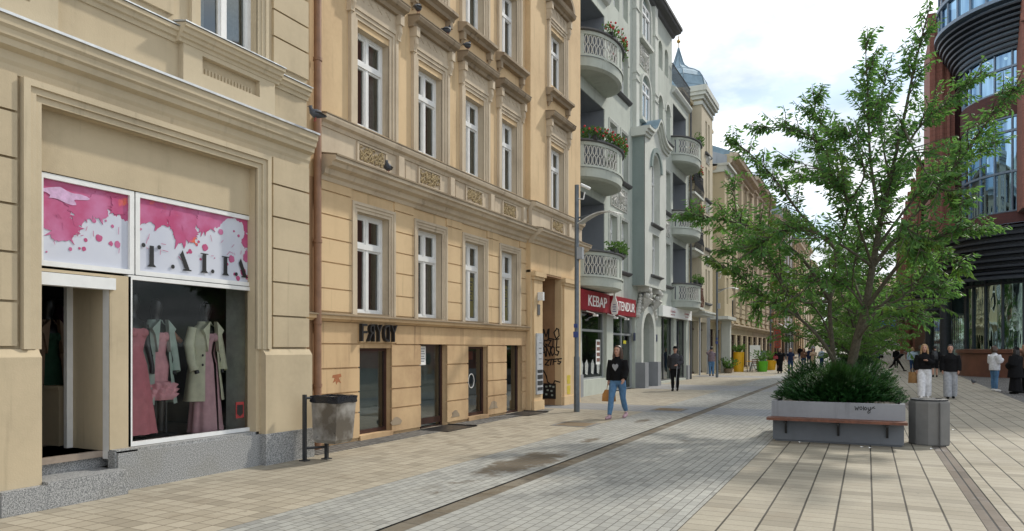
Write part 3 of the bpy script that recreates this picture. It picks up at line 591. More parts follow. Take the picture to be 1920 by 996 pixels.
# mannequins behind the shop glass
M['mannequin'] = plain('black_mannequin', (.01, .01, .011), .35, var=0)
def cloth(name, c): return plain(name, c, .75, var=.12, scale=9)
M['rose'] = cloth('rose_tulle', (.50, .17, .20)); M['pinkd'] = cloth('pink_satin', (.60, .30, .33)); M['mauve'] = cloth('mauve_satin', (.50, .30, .33))
M['mint'] = cloth('mint_wool', (.33, .42, .37)); M['ivory'] = cloth('ivory_wool', (.56, .57, .42)); M['camel'] = cloth('camel_wool', (.26, .17, .11)); M['peach'] = cloth('peach_satin', (.6, .3, .2))
def mannequin(x, y, z, label, gown=None, gown_len=1.35, flare=.3, coat=None, frill=False, scale=1.0, slit=False, short=0.0, bust=True):
    t = thing('mannequin', (x, y, z), label, 'mannequin', 'mannequins dressed behind the shop window')
    f = Fr((x, y, z), (0, 1, 0), (1, 0, 0)); S = scale
    b = MB(f)
    b.eloft([(0, 0, .95 * S, .15, .10), (0, 0, 1.08 * S, .115, .085), (0, 0, 1.2 * S, .14, .10), (0, .01, 1.32 * S, .165, .12), (0, 0, 1.43 * S, .18, .09), (0, 0, 1.47 * S, .08, .06), (0, 0, 1.54 * S, .05, .05), (0, .005, 1.60 * S, .06, .06), (0, .01, 1.68 * S, .075, .085), (0, .01, 1.76 * S, .06, .07), (0, 0, 1.80 * S, .02, .02)], 18)
    for sx in (-1, 1): b.tube([(sx * .17, 0, 1.40 * S), (sx * .21, -.01, 1.15 * S), (sx * .22, .06, .9 * S), (sx * .2, .09, .8 * S)], [.045, .038, .028, .03], 10)
    for sx in (-1, 1): b.tube([(sx * .07, 0, .95 * S), (sx * .07, .01, .5 * S), (sx * .06, 0, .06)], [.085, .055, .035], 10)
    b.tube([(0, 0, .9 * S), (0, 0, .02)], .012, 8); b.lathe([(.16, 0), (.16, .02), (.0, .025)], (0, 0), 18)
    b.build('body', M['mannequin'], t, smooth=True)
    if gown:
        g = MB(f); lo = 1.33 * S - gown_len
        rip = lambda a_, q: (.09 * math.sin(9 * a_ + 1) + .04 * math.sin(17 * a_)) * max(0, 1 - q * 2.2)
        secs = [(0, 0, lo + .0, .12 + flare, .10 + flare * .7), (0, 0, lo + (gown_len) * .3, .13 + flare * .62, .11 + flare * .45), (0, 0, max(lo + .05, .92 * S), .175, .13), (0, 0, 1.08 * S, .125, .095), (0, 0, 1.2 * S, .15, .115), (0, .015, 1.30 * S, .172, .14), (0, .01, 1.35 * S, .165, .12)]
        secs = sorted(secs, key=lambda s_: s_[2])
        if slit: g.eloft(secs, 40, 0, False, rip, a0=82, a1=420, closed=False)
        else: g.eloft(secs, 40, 0, False, rip)
        for sx in (-1, 1): g.ball((sx * .065, .11, 1.30 * S), .068, .05, .06, 12)
        go = g.build('gown', M[gown], t, smooth='all')
        if frill:
            g = MB(f)
            for k in range(3): g.eloft([(0, 0, lo - .05 + k * .06, .20, .17), (0, 0, lo + .02 + k * .06, .26, .22), (0, 0, lo + .06 + k * .06, .17, .14)], 60, 0, False, lambda a_, q: .13 * math.sin(14 * a_ + k * 1.7) + .05 * math.sin(31 * a_))
            g.build('frill', M[gown], go, smooth='all')
    if coat:
        c = MB(f); zl = .42 * S
        c.eloft([(0, -.02, zl, .29, .20), (0, -.02, .8 * S, .24, .17), (0, -.01, 1.1 * S, .20, .145), (0, 0, 1.3 * S, .215, .155), (0, 0, 1.42 * S, .20, .12), (0, -.01, 1.475 * S, .11, .085), (0, -.02, 1.52 * S, .085, .08)], 40, 0, False, lambda a_, q: .03 * math.sin(7 * a_) * (1 - q), a0=118, a1=424, closed=False)
        for sx in (-1, 1):
            c.tube([(sx * .19, -.01, 1.43 * S), (sx * .245, -.02, 1.2 * S), (sx * .25, .03, .98 * S), (sx * .235, .07, .84 * S)], [.062, .066, .058, .06], 12)
            c.prism([(sx * .055, 1.52 * S), (sx * .17, 1.40 * S), (sx * .13, 1.33 * S), (sx * .09, 1.10 * S)], 'sz', .10, .165)   # lapels
        co = c.build('coat', M[coat], t, smooth=True)
        for zz in (1.05, .92):
            k = MB(f); k.lathe([(.0, 0), (.02, 0), (.02, .01), (0, .012)], (0, 0), 12); k = MB(f)
            k.ball((-.155, .135, zz * S), .018, .01, .018, 8); k.build('button', M['black'], co)
    return t
mannequin(-8.0, 5.72, .5, 'black mannequin in full length rose tulle gown at left end of the window', gown='rose', gown_len=1.26, flare=.16)
mannequin(-8.08, 6.10, .5, 'black mannequin in mint coat over short pink dress with frilled hem', gown='pinkd', gown_len=.78, flare=.02, coat='mint', frill=True, scale=.97)
mannequin(-8.05, 6.83, .5, 'black mannequin in long ivory coat over mauve gown with a slit', gown='mauve', gown_len=1.3, flare=.12, coat='ivory', slit=True, scale=.97)
mannequin(-9.2, 5.42, .45, 'black mannequin in camel coat inside the open doorway', coat='camel', gown='gown1', gown_len=1.2, flare=.12)
mb = MB(left_frame(-8.35)); rnd = random.Random(3)
mb.tube([(6.33, 0, 1.90), (6.44, .03, 1.87), (6.55, 0, 1.78), (6.66, .04, 1.70)], [.05, .09, .08, .04], 14, flat=.7)
tag(mb.build('draped_blouse', M['peach'], smooth=True), 'peach satin blouse draped on a stand between the two coats', 'blouse')
mb = MB(left_frame(-8.35)); mb.tube([(6.48, -.03, 1.87), (6.48, -.03, .5)], .015); mb.lathe([(.14, .46), (.14, .48), (0, .5)], (6.48, -.03)); tag(mb.build('display_stand', M['iron']), 'thin black display stand under the peach blouse', 'stand')
mb = MB(); mb.box(-8.95, -8.6, 5.2, 5.42, .45, 1.12); mb.box(-8.97, -8.58, 5.18, 5.44, 1.12, 1.16); tag(mb.build('display_cabinet', M['beige_trim']), 'pale display cabinet just inside the shop doorway', 'cabinet')

# ================================================================== building 2: ochre house
F2 = left_frame(-7.96)
b2 = thing('town_house', (-7.96, 12, 0), 'ochre stuccoed town house with carved window hoods and ornament panels', 'building')
C2 = [(9.92, 10.85), (11.8, 12.7), (13.65, 14.5), (15.4, 16.25)]
PB = .15                                               # how far the right bay stands forward
def build_b2():
    WT = 15.6; bs, be = 16.77, 20.35
    low = [(9.97, 10.92, .08, 1.62), (11.88, 12.88, -.05, 1.86), (13.76, 14.68, .08, 1.66), (15.64, 16.52, -.02, 1.86)]
    gr = [(a, b, 2.2, 4.0) for a, b in C2]; r1 = [(a, b, 5.52, 7.22) for a, b in C2]; r2 = [(a, b, 8.78, 10.42) for a, b in C2]; r3 = [(a, b, 12.0, 13.5) for a, b in C2]
    mb = MB(F2)
    wall(mb, 8.35, bs, 2.1, 4.4, [(*h, False, .22) for h in gr], mr=1); mb.box(8.35, 8.98, -.1, .0, 4.4, 5.4)
    wall(mb, 8.35, bs, 5.4, WT, [(*h, False, .22) for h in r1 + r2 + r3], mr=1)
    shell(mb, 8.35, be, WT)
    zs = [2.22, 2.6, 3.03, 3.42, 3.81, 4.2, 4.4]
    ed = [8.95] + [x for a, b in C2 for x in (a - .16, b + .16)] + [bs]
    courses(mb, list(zip(ed[::2], ed[1::2])), zs, 0, .025, .022)
    bay_h = [(18.05, 19.0, 5.52, 7.22), (18.05, 19.0, 8.9, 10.4), (18.05, 19.0, 12.1, 13.5)]
    wall(mb, bs, be, 3.65, WT, [(*h, False, .22) for h in bay_h], n=PB, mr=1)
    mb.poly([(bs, 0, 3.6), (bs, PB, 3.6), (bs, PB, WT), (bs, 0, WT)])
    mb.build('wall', [M['ochre'], M['cream_trim']], b2)
    mb = MB(F2)
    wall(mb, 8.35, bs, -.2, 2.1, [(*h, False, .17) for h in low], n=.0, depth=.17)
    ed = [8.97] + [x for a, b, c, d in low for x in (a - (0.0), b + .0)] + [bs - .02]
    courses(mb, list(zip(ed[::2], ed[1::2])), [.05, .50, .86, 1.28, 1.69], 0, .03, .026)
    courses(mb, [(8.97, 9.93), (11.06, bs - .02)], [1.69, 2.06], 0, .03, .022)
    for (a, b, c, d) in low[0::2]: mb.box(a, b, -.16, .05, -.02, .09)
    mb.build('lower_wall', M['ochre_low'], b2)
    # passage and its pilasters
    mb = MB(F2); mb.box(bs, 17.5, PB - .2, PB, -.1, 3.66); mb.box(bs + .12, 17.42, PB, PB + .05, .25, 3.42); mb.box(18.85, be, PB - .2, PB, -.1, 3.66); mb.box(18.95, 19.75, PB, PB + .05, .25, 3.42)
    for a, b in ((bs + .06, 17.48), (18.88, 19.82)): mb.box(a, b, PB, PB + .09, 3.42, 3.5); mb.box(a - .03, b + .03, PB, PB + .13, 3.5, 3.62); mb.box(a, b, PB, PB + .08, -.05, .25)
    mb.build('passage_pilaster', M['ochre'], b2)
    mb = MB(F2); mb.box(17.3, 17.5, -6, PB - .2, -.1, 3.66); mb.box(18.85, 19.05, -6, PB - .2, -.1, 3.66); mb.box(17.5, 18.85, -6, PB - .01, 3.6, 3.7); mb.box(17.3, 19.05, -6.1, -6, -.1, 3.7)
    mb.build('passage_wall', M['passage'], b2)
    mb = MB(F2); mb.box(8.35, bs, -.1, .13, 2.10, 2.16); mb.prism([(-.02, 2.06), (.06, 2.06), (.11, 2.10), (-.02, 2.10)], 'nz', 8.35, bs); mb.prism([(-.02, 2.16), (.155, 2.155), (.155, 2.175), (-.02, 2.21)], 'nz', 8.35, bs, 1); mb.build('ledge', [M['ochre_low'], M['soot']], b2)
    def run(prof, mat, name):                        # a moulding that follows the step of the bay
        t = MB(F2); mould(t, 8.96, bs + .0, prof); mould(t, bs - .02, be, [(n + PB, z) for n, z in prof]); t.build(name, mat, b2)
    run([(-.05, 4.36), (.04, 4.36), (.07, 4.42), (.13, 4.45), (.16, 4.53), (.27, 4.56), (.30, 4.62), (.36, 4.64), (.36, 4.71), (-.05, 4.78)], M['cream_trim'], 'cornice')
    run([(-.05, 4.785), (.37, 4.715), (.375, 4.70), (.385, 4.70), (.385, 4.73), (-.05, 4.81)], M['soot'], 'cornice_top')
    run([(-.05, 4.8), (.05, 4.8), (.05, 5.22), (-.05, 5.22)], M['cream_trim'], 'frieze')
    run([(-.05, 5.22), (.07, 5.22), (.09, 5.28), (.15, 5.31), (.17, 5.37), (.17, 5.40), (-.05, 5.44)], M['cream_trim'], 'sill_cornice')
    run([(-.05, 5.445), (.18, 5.405), (.18, 5.425), (-.05, 5.475)], M['soot'], 'sill_top')
    rnd = random.Random(4)
    for k, (a, b) in enumerate(C2 + [(18.05, 19.0)]):   # carved panels and little pedestals of the frieze
        pn = PB if k == 4 else 0; t = MB(F2)
        a0, b0 = a - .02, b - .18
        for bx in ((a0 - .05, b0 + .05, 4.84, 4.875), (a0 - .05, b0 + .05, 5.165, 5.20), (a0 - .05, a0, 4.875, 5.165), (b0, b0 + .05, 4.875, 5.165)): t.box(bx[0], bx[1], pn + .05, pn + .08, bx[2], bx[3])
        t.box(b + .17, b + .34, pn + .05, pn + .12, 4.8, 5.22); t.box(b + .47, b + .62, pn + .045, pn + .06, 4.86, 5.17)
        po = t.build('frieze_panel', M['cream_trim'], b2)
        t = MB(F2)
        for i in range(64):
            cx = a0 + .05 + rnd.random() * (b0 - a0 - .1); cz = 4.91 + rnd.random() * .22; r = rnd.uniform(.02, .045); th = rnd.uniform(0, 6)
            t.tube([(cx + r * math.cos(th + q * .9), pn + .07, cz + r * math.sin(th + q * .9)) for q in range(6)], [.012, .013, .012, .011, .01, .006], 6)
        t.build('carving', plain('gilt_stucco', (.36, .27, .14), .8, var=.3, scale=30), po, smooth=True)
    def hood(a, b, z, pn, ped=False):
        t = MB(F2)
        surround(t, a, b, 5.46 if z < 8 else z - 2.15, z - .35, pn, .22, .07)
        t.box(a - .18, b + .18, pn, pn + .05, z - .13 - .0, z + .16)
        for i in range(4):
            x = a + .08 + i * (b - a - .16) / 3.0
            for sg in (-1, 1): t.prism([(x - .08, z + (.0 if sg > 0 else .1)), (x - .065, z + (.0 if sg > 0 else .1)), (x + .08, z + (.1 if sg > 0 else .0)), (x + .065, z + (.1 if sg > 0 else .0))], 'sz', pn + .05, pn + .058)
        for x in (a - .26, b + .16): 
            t.box(x, x + .10, pn, pn + .10, z - .30, z - .02); t.box(x - .01, x + .11, pn, pn + .17, z - .02, z + .16); t.tube([(x + .05, pn + .10, z - .02), (x + .05, pn + .12, z - .16), (x + .05, pn + .05, z - .34)], [.05, .04, .02], 8)
        t.build('window_surround', M['cream_trim'], b2)
        t = MB(F2); prof = [(pn, z + .16), (pn + .12, z + .16), (pn + .15, z + .22), (pn + .24, z + .25), (pn + .27, z + .31), (pn + .27, z + .34), (pn, z + .37)]
        mould(t, a - .32, b + .32, prof)
        if ped:
            cs = (a + b) / 2; r = (b - a) / 2 + .34
            arc = [(cs - r * math.cos(PI * q / 14), z + .34 + .55 * math.sin(PI * q / 14)) for q in range(15)]; inn = [(cs - (r - .12) * math.cos(PI * q / 14), z + .34 + .43 * math.sin(PI * q / 14)) for q in range(15)]
            for q in range(14): t.prism([arc[q], arc[q + 1], inn[q + 1], inn[q]], 'sz', pn, pn + .24)
        t.build('window_hood', M['hood'], b2)
        t = MB(F2); t.prism([(pn, z + .372), (pn + .28, z + .342), (pn + .28, z + .36), (pn, z + .40)], 'nz', a - .33, b + .33); t.build('hood_top', M['soot'], b2)
    M['hood'] = plaster('hood_trim', (.33, .26, .18), (.12, .09, .06), .7, .7)
    cur = ['side', None, 'full', 'side', 'full']
    for k, (a, b) in enumerate(C2 + [(18.05, 19.0)]):
        pn = PB if k == 4 else 0
        hood(a, b, 7.68, pn); hood(a, b, 10.86, pn, ped=(k == 4))
        win(b2, F2, a, b, 5.52, 7.22, pn - .2, curtain=cur[k]); win(b2, F2, a, b, 8.78 if k < 4 else 8.9, 10.42, pn - .2, curtain=cur[(k + 2) % 5])
        win(b2, F2, a, b, 12.0 if k < 4 else 12.1, 13.5, pn - .2)
        t = MB(F2); mould(t, a - .3, b + .3, [(pn, 8.5), (pn + .12, 8.5), (pn + .15, 8.56), (pn + .24, 8.6), (pn + .24, 8.66), (pn, 8.72)])
        for x in (a - .24, b + .14): t.box(x, x + .1, pn, pn + .13, 8.34, 8.5); t.tube([(x + .05, pn + .07, 8.36), (x + .05, pn + .03, 8.22)], [.05, .02], 8)
        t.build('window_sill', M['hood'], b2)
        if k < 4:
            t = MB(F2); surround(t, a, b, 2.2, 4.0, 0, .16, .055); t.build('window_surround', M['cream_trim'], b2)
            win(b2, F2, a, b, 2.22, 4.0, -.2, curtain=[None, 'side', None, None][k])
            t = MB(F2); t.box(a - .02, b + .02, -.2, .02, 2.19, 2.235); t.build('window_sill', M['soot'], b2)
    yl = plain('yellow_poster', (.55, .42, .04), .6); bk = M['black']
    for a, b, z0, z1 in ((14.0, 14.42, 2.35, 3.25), (15.75, 16.17, 2.32, 3.2)):
        t = MB(F2); t.box(a, b, -.215, -.208, z0, z1); po = t.build('window_poster', yl, b2); t = MB(F2)
        for i in range(7): t.box(a + .05, b - .06 - .04 * (i % 3), -.206, -.203, z1 - .12 - i * .07, z1 - .09 - i * .07)
        t.build('print', bk, po)
    # lower glazing
    t = MB(F2)
    def lowwin(a, b, c, d, gm='darkglass', nm='shop_window', rail=None):
        w = .05; n = -.16; t = MB(F2)
        for bx in ((a, a + w, c, d), (b - w - .0, b, c, d), (a + w, b - w, c, c + .07), (a + w, b - w, d - w, d)): t.box(bx[0], bx[1], n, n + .06, bx[2], bx[3])
        if rail: t.box(a + w, b - w, n - .001, n + .05, rail, rail + .12)
        o = t.build(nm, M['brown'], b2); g = MB(F2); g.poly([(a + .02, n + .03, c + .02), (b - .02, n + .03, c + .02), (b - .02, n + .03, d - .02), (a + .02, n + .03, d - .02)]); g.build('pane', M[gm], o); return o
    lowwin(9.97, 10.92, .09, 1.62, 'glass'); lowwin(11.88, 12.88, -.05, 1.86, 'glass', 'door', rail=.08); lowwin(13.76, 14.68, .09, 1.66, 'glass'); d2 = lowwin(15.64, 16.52, -.02, 1.86, 'darkglass', 'door')
    t = MB(F2); t.box(9.9, 10.95, -.26, -.24, 0, 1.7); t.box(11.8, 12.9, -.30, -.28, 0, 1.9); t.build('frosted_blind', M['frost'], b2)
    t = MB(F2); t.box(12.05, 12.28, -.125, -.12, 1.28, 1.66); no = t.build('notice', M['letter'], b2); t = MB(F2)
    for i in range(6): t.box(12.08, 12.24 - .02 * (i % 2), -.119, -.117, 1.6 - i * .05, 1.615 - i * .05)
    t.build('print', plain('grey_ink', (.2, .2, .25), .6), no)
    t = MB(F2); t.lathe([(.02, 0), (.02, 0)], (0, 0)); t = MB(F2)
    t.tube([(14.15 + .13 * math.cos(q * PI / 8), -.118, .88 + .16 * math.sin(q * PI / 8)) for q in range(17)], .008, 6); t.build('window_ring_decal', M['letter'], b2)
    t = MB(F2); t.box(13.95, 14.5, -.3, -.28, 1.36, 1.55); t.build('window_display', plain('orange_print', (.35, .07, .03), .6), b2)
    # raised letters over the first shop window
    t = MB(F2); x = 9.93
    t.box(9.92, 11.03, .035, .05, 1.72, 2.06, 1); so = t.build('shop_sign', [M['brown'], M['ochre_low']], b2, label='raised dark letters on a plate over the first shop window')
    t = MB(F2)
    for ch, mi, w in (('F', 0, .17), ('R', 1, .2), ('Y', 0, .22), ('D', 1, .2), ('Y', 0, .22)):
        text_into(t, ch, x, 1.735, w * .88, .31, .05, .12, mirror=bool(mi)); x += w * 1.05 + .005
    t.build('lettering', M['black'], so)
    # info boards by the passage, number plate, spotlight, copper pipe
    t = MB(F2); t.box(16.98, 17.36, PB + .05, PB + .09, .42, 2.02); io = t.build('info_board', plain('board_grey', (.45, .47, .49), .5), b2); t = MB(F2)
    for z0, z1 in ((.98, 1.06), (.82, .93), (.66, .77), (.52, .6)): t.box(17.01, 17.33, PB + .091, PB + .097, z0, z1)
    for i in range(5): t.box(17.10, 17.26, PB + .091, PB + .094, 1.2 + i * .14, 1.215 + i * .14)
    t.build('name_plate', M['iron'], io)
    t = MB(F2); t.box(17.08, 17.22, PB + .05, PB + .07, 2.5, 2.78); t.build('number_plate', M['dark_trim'], b2)
    t = MB(F2); t.box(17.1, 17.2, PB + .05, PB + .2, 2.88, 3.1); t.build('wall_lamp', M['white'], b2)
    t = MB(F2); t.tube([(8.83, .10, -.1), (8.83, .10, 7), (8.83, .10, 15.5)], .062, 12)
    for z in (1.0, 2.0, 3.3, 6.2, 7.8, 10): t.tube([(8.83, .1, z), (8.83, .1, z + .05)], .073, 12)
    t.build('drainpipe', M['copper'], b2, smooth=True)
    t = MB(F2); t.box(8.35, 8.97, 0, .02, 0, 4.36); t.build('shaded_side_band', M['passage'], b2)  # brown strip behind the pipe, its colour stands for the shaded side
    # graffiti
    g = MB(F2); rnd = random.Random(11)
    yy = 18.848
    def strokes_x(lines):                            # on the passage side wall, which faces the camera
        f = Fr((-7.96, yy, 0), (1, 0, 0), (0, -1, 0)); k = MB(f)
        for l in lines: k.ribbon([(x_ * 1.0, z_) for x_, z_ in l], 0.0, .034, .004)
        return k
    L = []
    def word(w, x0, z0, h, step):
        G = {'E': [[(1, 1), (0, .9), (0, .1), (1, 0)], [(0, .5), (.8, .6)]], 'M': [[(0, 0), (.1, 1), (.5, .3), (.9, 1), (1, 0)]], 'L': [[(.1, 1), (0, .1), (1, 0)]], 'O': [[(.5, 1), (0, .6), (.3, 0), (.9, .3), (.8, .9), (.4, 1)]], 'G': [[(1, .9), (.3, 1), (0, .4), (.5, 0), (1, .4), (.5, .45)]], 'Z': [[(0, 1), (1, .9), (.1, .1), (1, 0)]], 'I': [[(.5, 1), (.4, 0)]], 'T': [[(0, .9), (1, 1)], [(.5, .9), (.4, 0)]], 'A': [[(0, 0), (.5, 1), (1, 0)], [(.2, .4), (.9, .5)]], 'N': [[(0, 0), (.1, 1), (.8, 0), (1, 1)]], 'S': [[(1, .9), (.2, .9), (.3, .5), (.9, .4), (.6, 0), (0, .1)]], 'K': [[(.1, 1), (0, 0)], [(1, 1), (.1, .5), (1, 0)]], 'F': [[(1, 1), (.1, .9), (0, 0)], [(.1, .5), (.8, .6)]], '5': [[(1, 1), (.2, .9), (.2, .5), (.9, .4), (.5, 0), (0, .1)]]}
        for i, ch in enumerate(w):
            for l in G.get(ch, []): L.append([(x0 + i * step + px * step * .95 + rnd.uniform(-.01, .01), z0 + pz * h + i * .012) for px, pz in l])
    word('EMLO', -.58, 1.86, .30, .17); word('GZIT', -.40, 1.66, .2, .12); word('KANOS', -.60, 1.38, .26, .14); word('ZTF5', -.36, 1.14, .16, .13)
    L += [[(-.62, .98), (-.5, .88), (-.4, .98), (-.32, .84), (-.28, .66), (-.12, .56), (-.05, .7), (.1, .66)]]
    strokes_x(L).build('graffiti', M['black'], b2)
    k = MB(Fr((-7.96, yy, 0), (1, 0, 0), (0, -1, 0))); k.box(-.42, -.02, 0, .015, .18, .62); po = k.build('poster_board', M['black'], b2); k = MB(Fr((-7.96, yy, 0), (1, 0, 0), (0, -1, 0)))
    for (x_, z_) in ((-.34, .5), (-.22, .52), (-.12, .5), (-.3, .4), (-.18, .38), (-.34, .28), (-.16, .26)): k.box(x_, x_ + .06, .015, .018, z_, z_ + .05)
    k.build('sticker', plain('stickers', (.35, .4, .35), .6), po)
    k = MB(F2)
    for z in (.3, .6): k.box(19.15, 19.4, PB + .052, PB + .056, z, z + .25)
    k.build('sticker', yl, b2)
    k = MB(F2); blobp = [(9.27, 1.17), (9.47, 1.19), (9.49, 1.14), (9.42, 1.12), (9.48, 1.03), (9.40, 1.06), (9.36, 1.01), (9.34, 1.07), (9.27, 1.04), (9.32, 1.12), (9.26, 1.13)]; k.prism(blobp, 'sz', .03, .033); k.build('paint_smear', plain('rusty_paint', (.36, .13, .05), .8), b2)
    for (a, z, r) in ((11.05, .18, .17), (13.2, .15, .16), (14.95, .2, .2)):
        k = MB(F2); k.prism([(a + r * math.cos(q * PI / 8) * (1 + .22 * math.sin(q * 2.3 + a)), z + r * .9 * math.sin(q * PI / 8)) for q in range(9)], 'sz', .03, .036); k.build('bare_patch', M['hood'], b2)
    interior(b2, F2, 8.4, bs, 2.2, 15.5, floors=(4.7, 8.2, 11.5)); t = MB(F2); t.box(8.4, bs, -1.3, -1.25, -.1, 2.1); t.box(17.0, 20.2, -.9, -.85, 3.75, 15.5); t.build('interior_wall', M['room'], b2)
    gable_roof(b2, F2, 8.35, 20.35, WT, .4)
build_b2()
# ================================================================== building 3: grey green house with the kebab shop
F3 = left_frame(-8.6)
b3 = thing('town_house', (-8.6, 30, 0), 'grey green tenement with rounded balconies and a carved arched doorway', 'building')
M['relief'] = plain('relief_stucco', (.52, .51, .46), .8, var=.1, scale=20); M['recess'] = M['green_trim']
def oval_pts(cs, hw, out, t): return (cs - hw * math.cos(t), out * math.sin(t))
def balcony(bld, fr, cs, hw, out, zb, zt, mat='green', n0=0.0, label=None):
    N = 24; ts = [PI * i / N for i in range(N + 1)]
    def arc(k, z): return [fr(cs - hw * k * math.cos(t), n0 + out * k * math.sin(t), z) for t in ts]
    t = MB(fr)
    def band(z0, z1, k0=1.0, k1=1.0, m=0): t.loft([arc(k0, z0), arc(k1, z1)], m, False, False)
    band(zb, zb + .06, .86, .97); band(zb + .06, zb + .35, .97, 1.0); band(zb + .35, zb + .42, 1.03, 1.03)
    t.add(arc(.86, zb), [tuple(range(N + 1))]); t.add(arc(1.0, zb + .35), [tuple(range(N + 1))])
    for k in (1.03,): t.loft([arc(.92, zb + .42), arc(1.03, zb + .42)], 0, False, False)
    band(zt - .14, zt - .04, .99, 1.0); band(zt - .14, zt - .04, .92, .92); t.loft([arc(.92, zt - .14), arc(.99, zt - .14)], 0, False, False)
    for a in (0.02, .09, .50, .58, .90, .98):      # piers of the parapet
        pts = []
        for q in (a - .022, a + .022):
            q = min(1, max(0, q)) * PI; pts.append((cs - hw * .995 * math.cos(q), n0 + out * .995 * math.sin(q)))
        for q in (a + .022, a - .022):
            q = min(1, max(0, q)) * PI; pts.append((cs - hw * .93 * math.cos(q), n0 + out * .93 * math.sin(q)))
        t.prism(pts, 'sn', zb + .42, zt - .14)
    bo = t.build('balcony', M[mat], bld, smooth=True)
    t = MB(fr); t.loft([arc(1.0, zt - .04), arc(1.07, zt - .02), arc(1.07, zt + .03), arc(.9, zt + .05), arc(.9, zt - .04)], 0, False, False); t.build('balcony_rail', M['dark_trim'], bo)
    t = MB(fr); z0 = zb + .44; z1 = zt - .16; h = (z1 - z0) / 2
    nn = int(12 * hw / 1.75)
    for i in range(nn * 2):
        a = (.08 + .42 * i / nn / 1.0) if i < nn else (.56 + .34 * (i - nn) / nn)
        for r in range(2):
            if r == 0 and False: continue
            pl = []
            for q in range(9):
                w = q * PI / 4; da = .0105 * math.cos(w) * 1.5; aa = (a + .018 + da) * PI
                pl.append((cs - hw * .97 * math.cos(aa), n0 + out * .97 * math.sin(aa), z0 + h * (r + .5) + h * .5 * math.sin(w)))
            t.tube(pl, .019, 5, caps=False)
    t.build('balcony_lattice', M['relief'], bo); return bo
def leaf_cluster(mb, c, rx, ry, rz, n, size, rnd, m=0, up=.3):
    for _ in range(n):
        while True:
            p = Vector((rnd.uniform(-1, 1), rnd.uniform(-1, 1), rnd.uniform(-1, 1)))
            if .15 < p.length < 1: break
        q = Vector((c[0] + p.x * rx, c[1] + p.y * ry, c[2] + p.z * rz)); leaf(mb, q, Vector((p.x, p.y, p.z + up)), size * rnd.uniform(.6, 1.2), rnd, m)
def leaf(mb, q, d, s, rnd, m=0, wid=.34):
    d = (d + Vector((rnd.uniform(-.5, .5), rnd.uniform(-.5, .5), rnd.uniform(-.4, .4)))).normalized()
    u = d.cross(Vector((rnd.uniform(-1, 1), rnd.uniform(-1, 1), rnd.uniform(.2, 1)))).normalized(); w = d.cross(u) * .12 * s
    a = q; b = q + d * s * .45 + u * s * wid * .5 + w; c = q + d * s; e = q + d * s * .45 - u * s * wid * .5 + w
    mb.add([a, b, c, e], [(0, 1, 2), (0, 2, 3)], m)
M['leaf_fl'] = leafy('balcony_leaves', (.03, .075, .018), (.07, .13, .03)); M['flower'] = plain('red_petals', (.50, .03, .035), .6, var=.3); M['flower_p'] = plain('pink_petals', (.50, .12, .18), .6)
def flower_box(cs, hw, out, z, label, red=60, n=700, seed=1, a0=.1, a1=.95, X=-8.6, fmat='flower'):
    rnd = random.Random(seed); f = left_frame(X); o = thing('flower_box', tuple(f(cs, out, z)), label, 'flower box', 'planted boxes on the balconies')
    t = MB(f)
    for q in range(3):
        aa = (a0 + (a1 - a0) * (q + .5) / 3) * PI; s_ = cs - hw * .98 * math.cos(aa); n_ = out * .98 * math.sin(aa); t.box(s_ - .22, s_ + .22, n_ - .08, n_ + .08, z - .12, z + .04)
    t.build('box', M['iron'], o)
    L = MB(); P_ = MB()
    for i in range(n):
        aa = (a0 + (a1 - a0) * rnd.random()) * PI; p = f(cs - hw * math.cos(aa), out * math.sin(aa), z + .02); lump = .5 + .5 * math.sin(aa * 7 + seed)
        p = p + Vector((rnd.uniform(-.13, .16), rnd.uniform(-.14, .14), rnd.uniform(-.12, .16 + .14 * lump))); leaf(L, p, Vector((.3, 0, .5)), rnd.uniform(.06, .12), rnd, wid=.6)
    for i in range(red):
        aa = (a0 + (a1 - a0) * rnd.random()) * PI; p = f(cs - hw * math.cos(aa), out * math.sin(aa), z + .12); p = p + Vector((rnd.uniform(0, .2), rnd.uniform(-.12, .12), rnd.uniform(-.1, .2)))
        P_.ball(tuple(p), rnd.uniform(.025, .045), seg=6)
    L.build('foliage', M['leaf_fl'], o)
    if red: P_.build('flowers', M[fmat], o)
    return o
def relief(bld, fr, a, b, c, d, n, seed=1):
    rnd = random.Random(seed); t = MB(fr)
    for bx in ((a, b, c, c + .03), (a, b, d - .03, d), (a, a + .03, c + .03, d - .03), (b - .03, b, c + .03, d - .03)): t.box(bx[0], bx[1], n - .01, n + .03, bx[2], bx[3])
    t.lathe([(0, 0), (0, 0)], seg=3)
    for i in range(int(70 * (b - a) * (d - c))):
        cx = rnd.uniform(a + .08, b - .08); cz = rnd.uniform(c + .08, d - .08); r = rnd.uniform(.05, .12); th = rnd.uniform(0, 6)
        t.tube([(min(b, max(a, cx + r * math.cos(th + q * .7))), n + .02, min(d, max(c, cz + r * math.sin(th + q * .7)))) for q in range(6)], [.02, .026, .026, .022, .016, .008], 6)
    t.tube([(a + (b - a) * .5, n, c + (d - c) * .55 - .22), (a + (b - a) * .5, n + .09, c + (d - c) * .55), (a + (b - a) * .5, n, c + (d - c) * .55 + .22)], [.05, .14, .05], 10)
    t.build('relief_panel', M['relief'], bld, smooth=True)
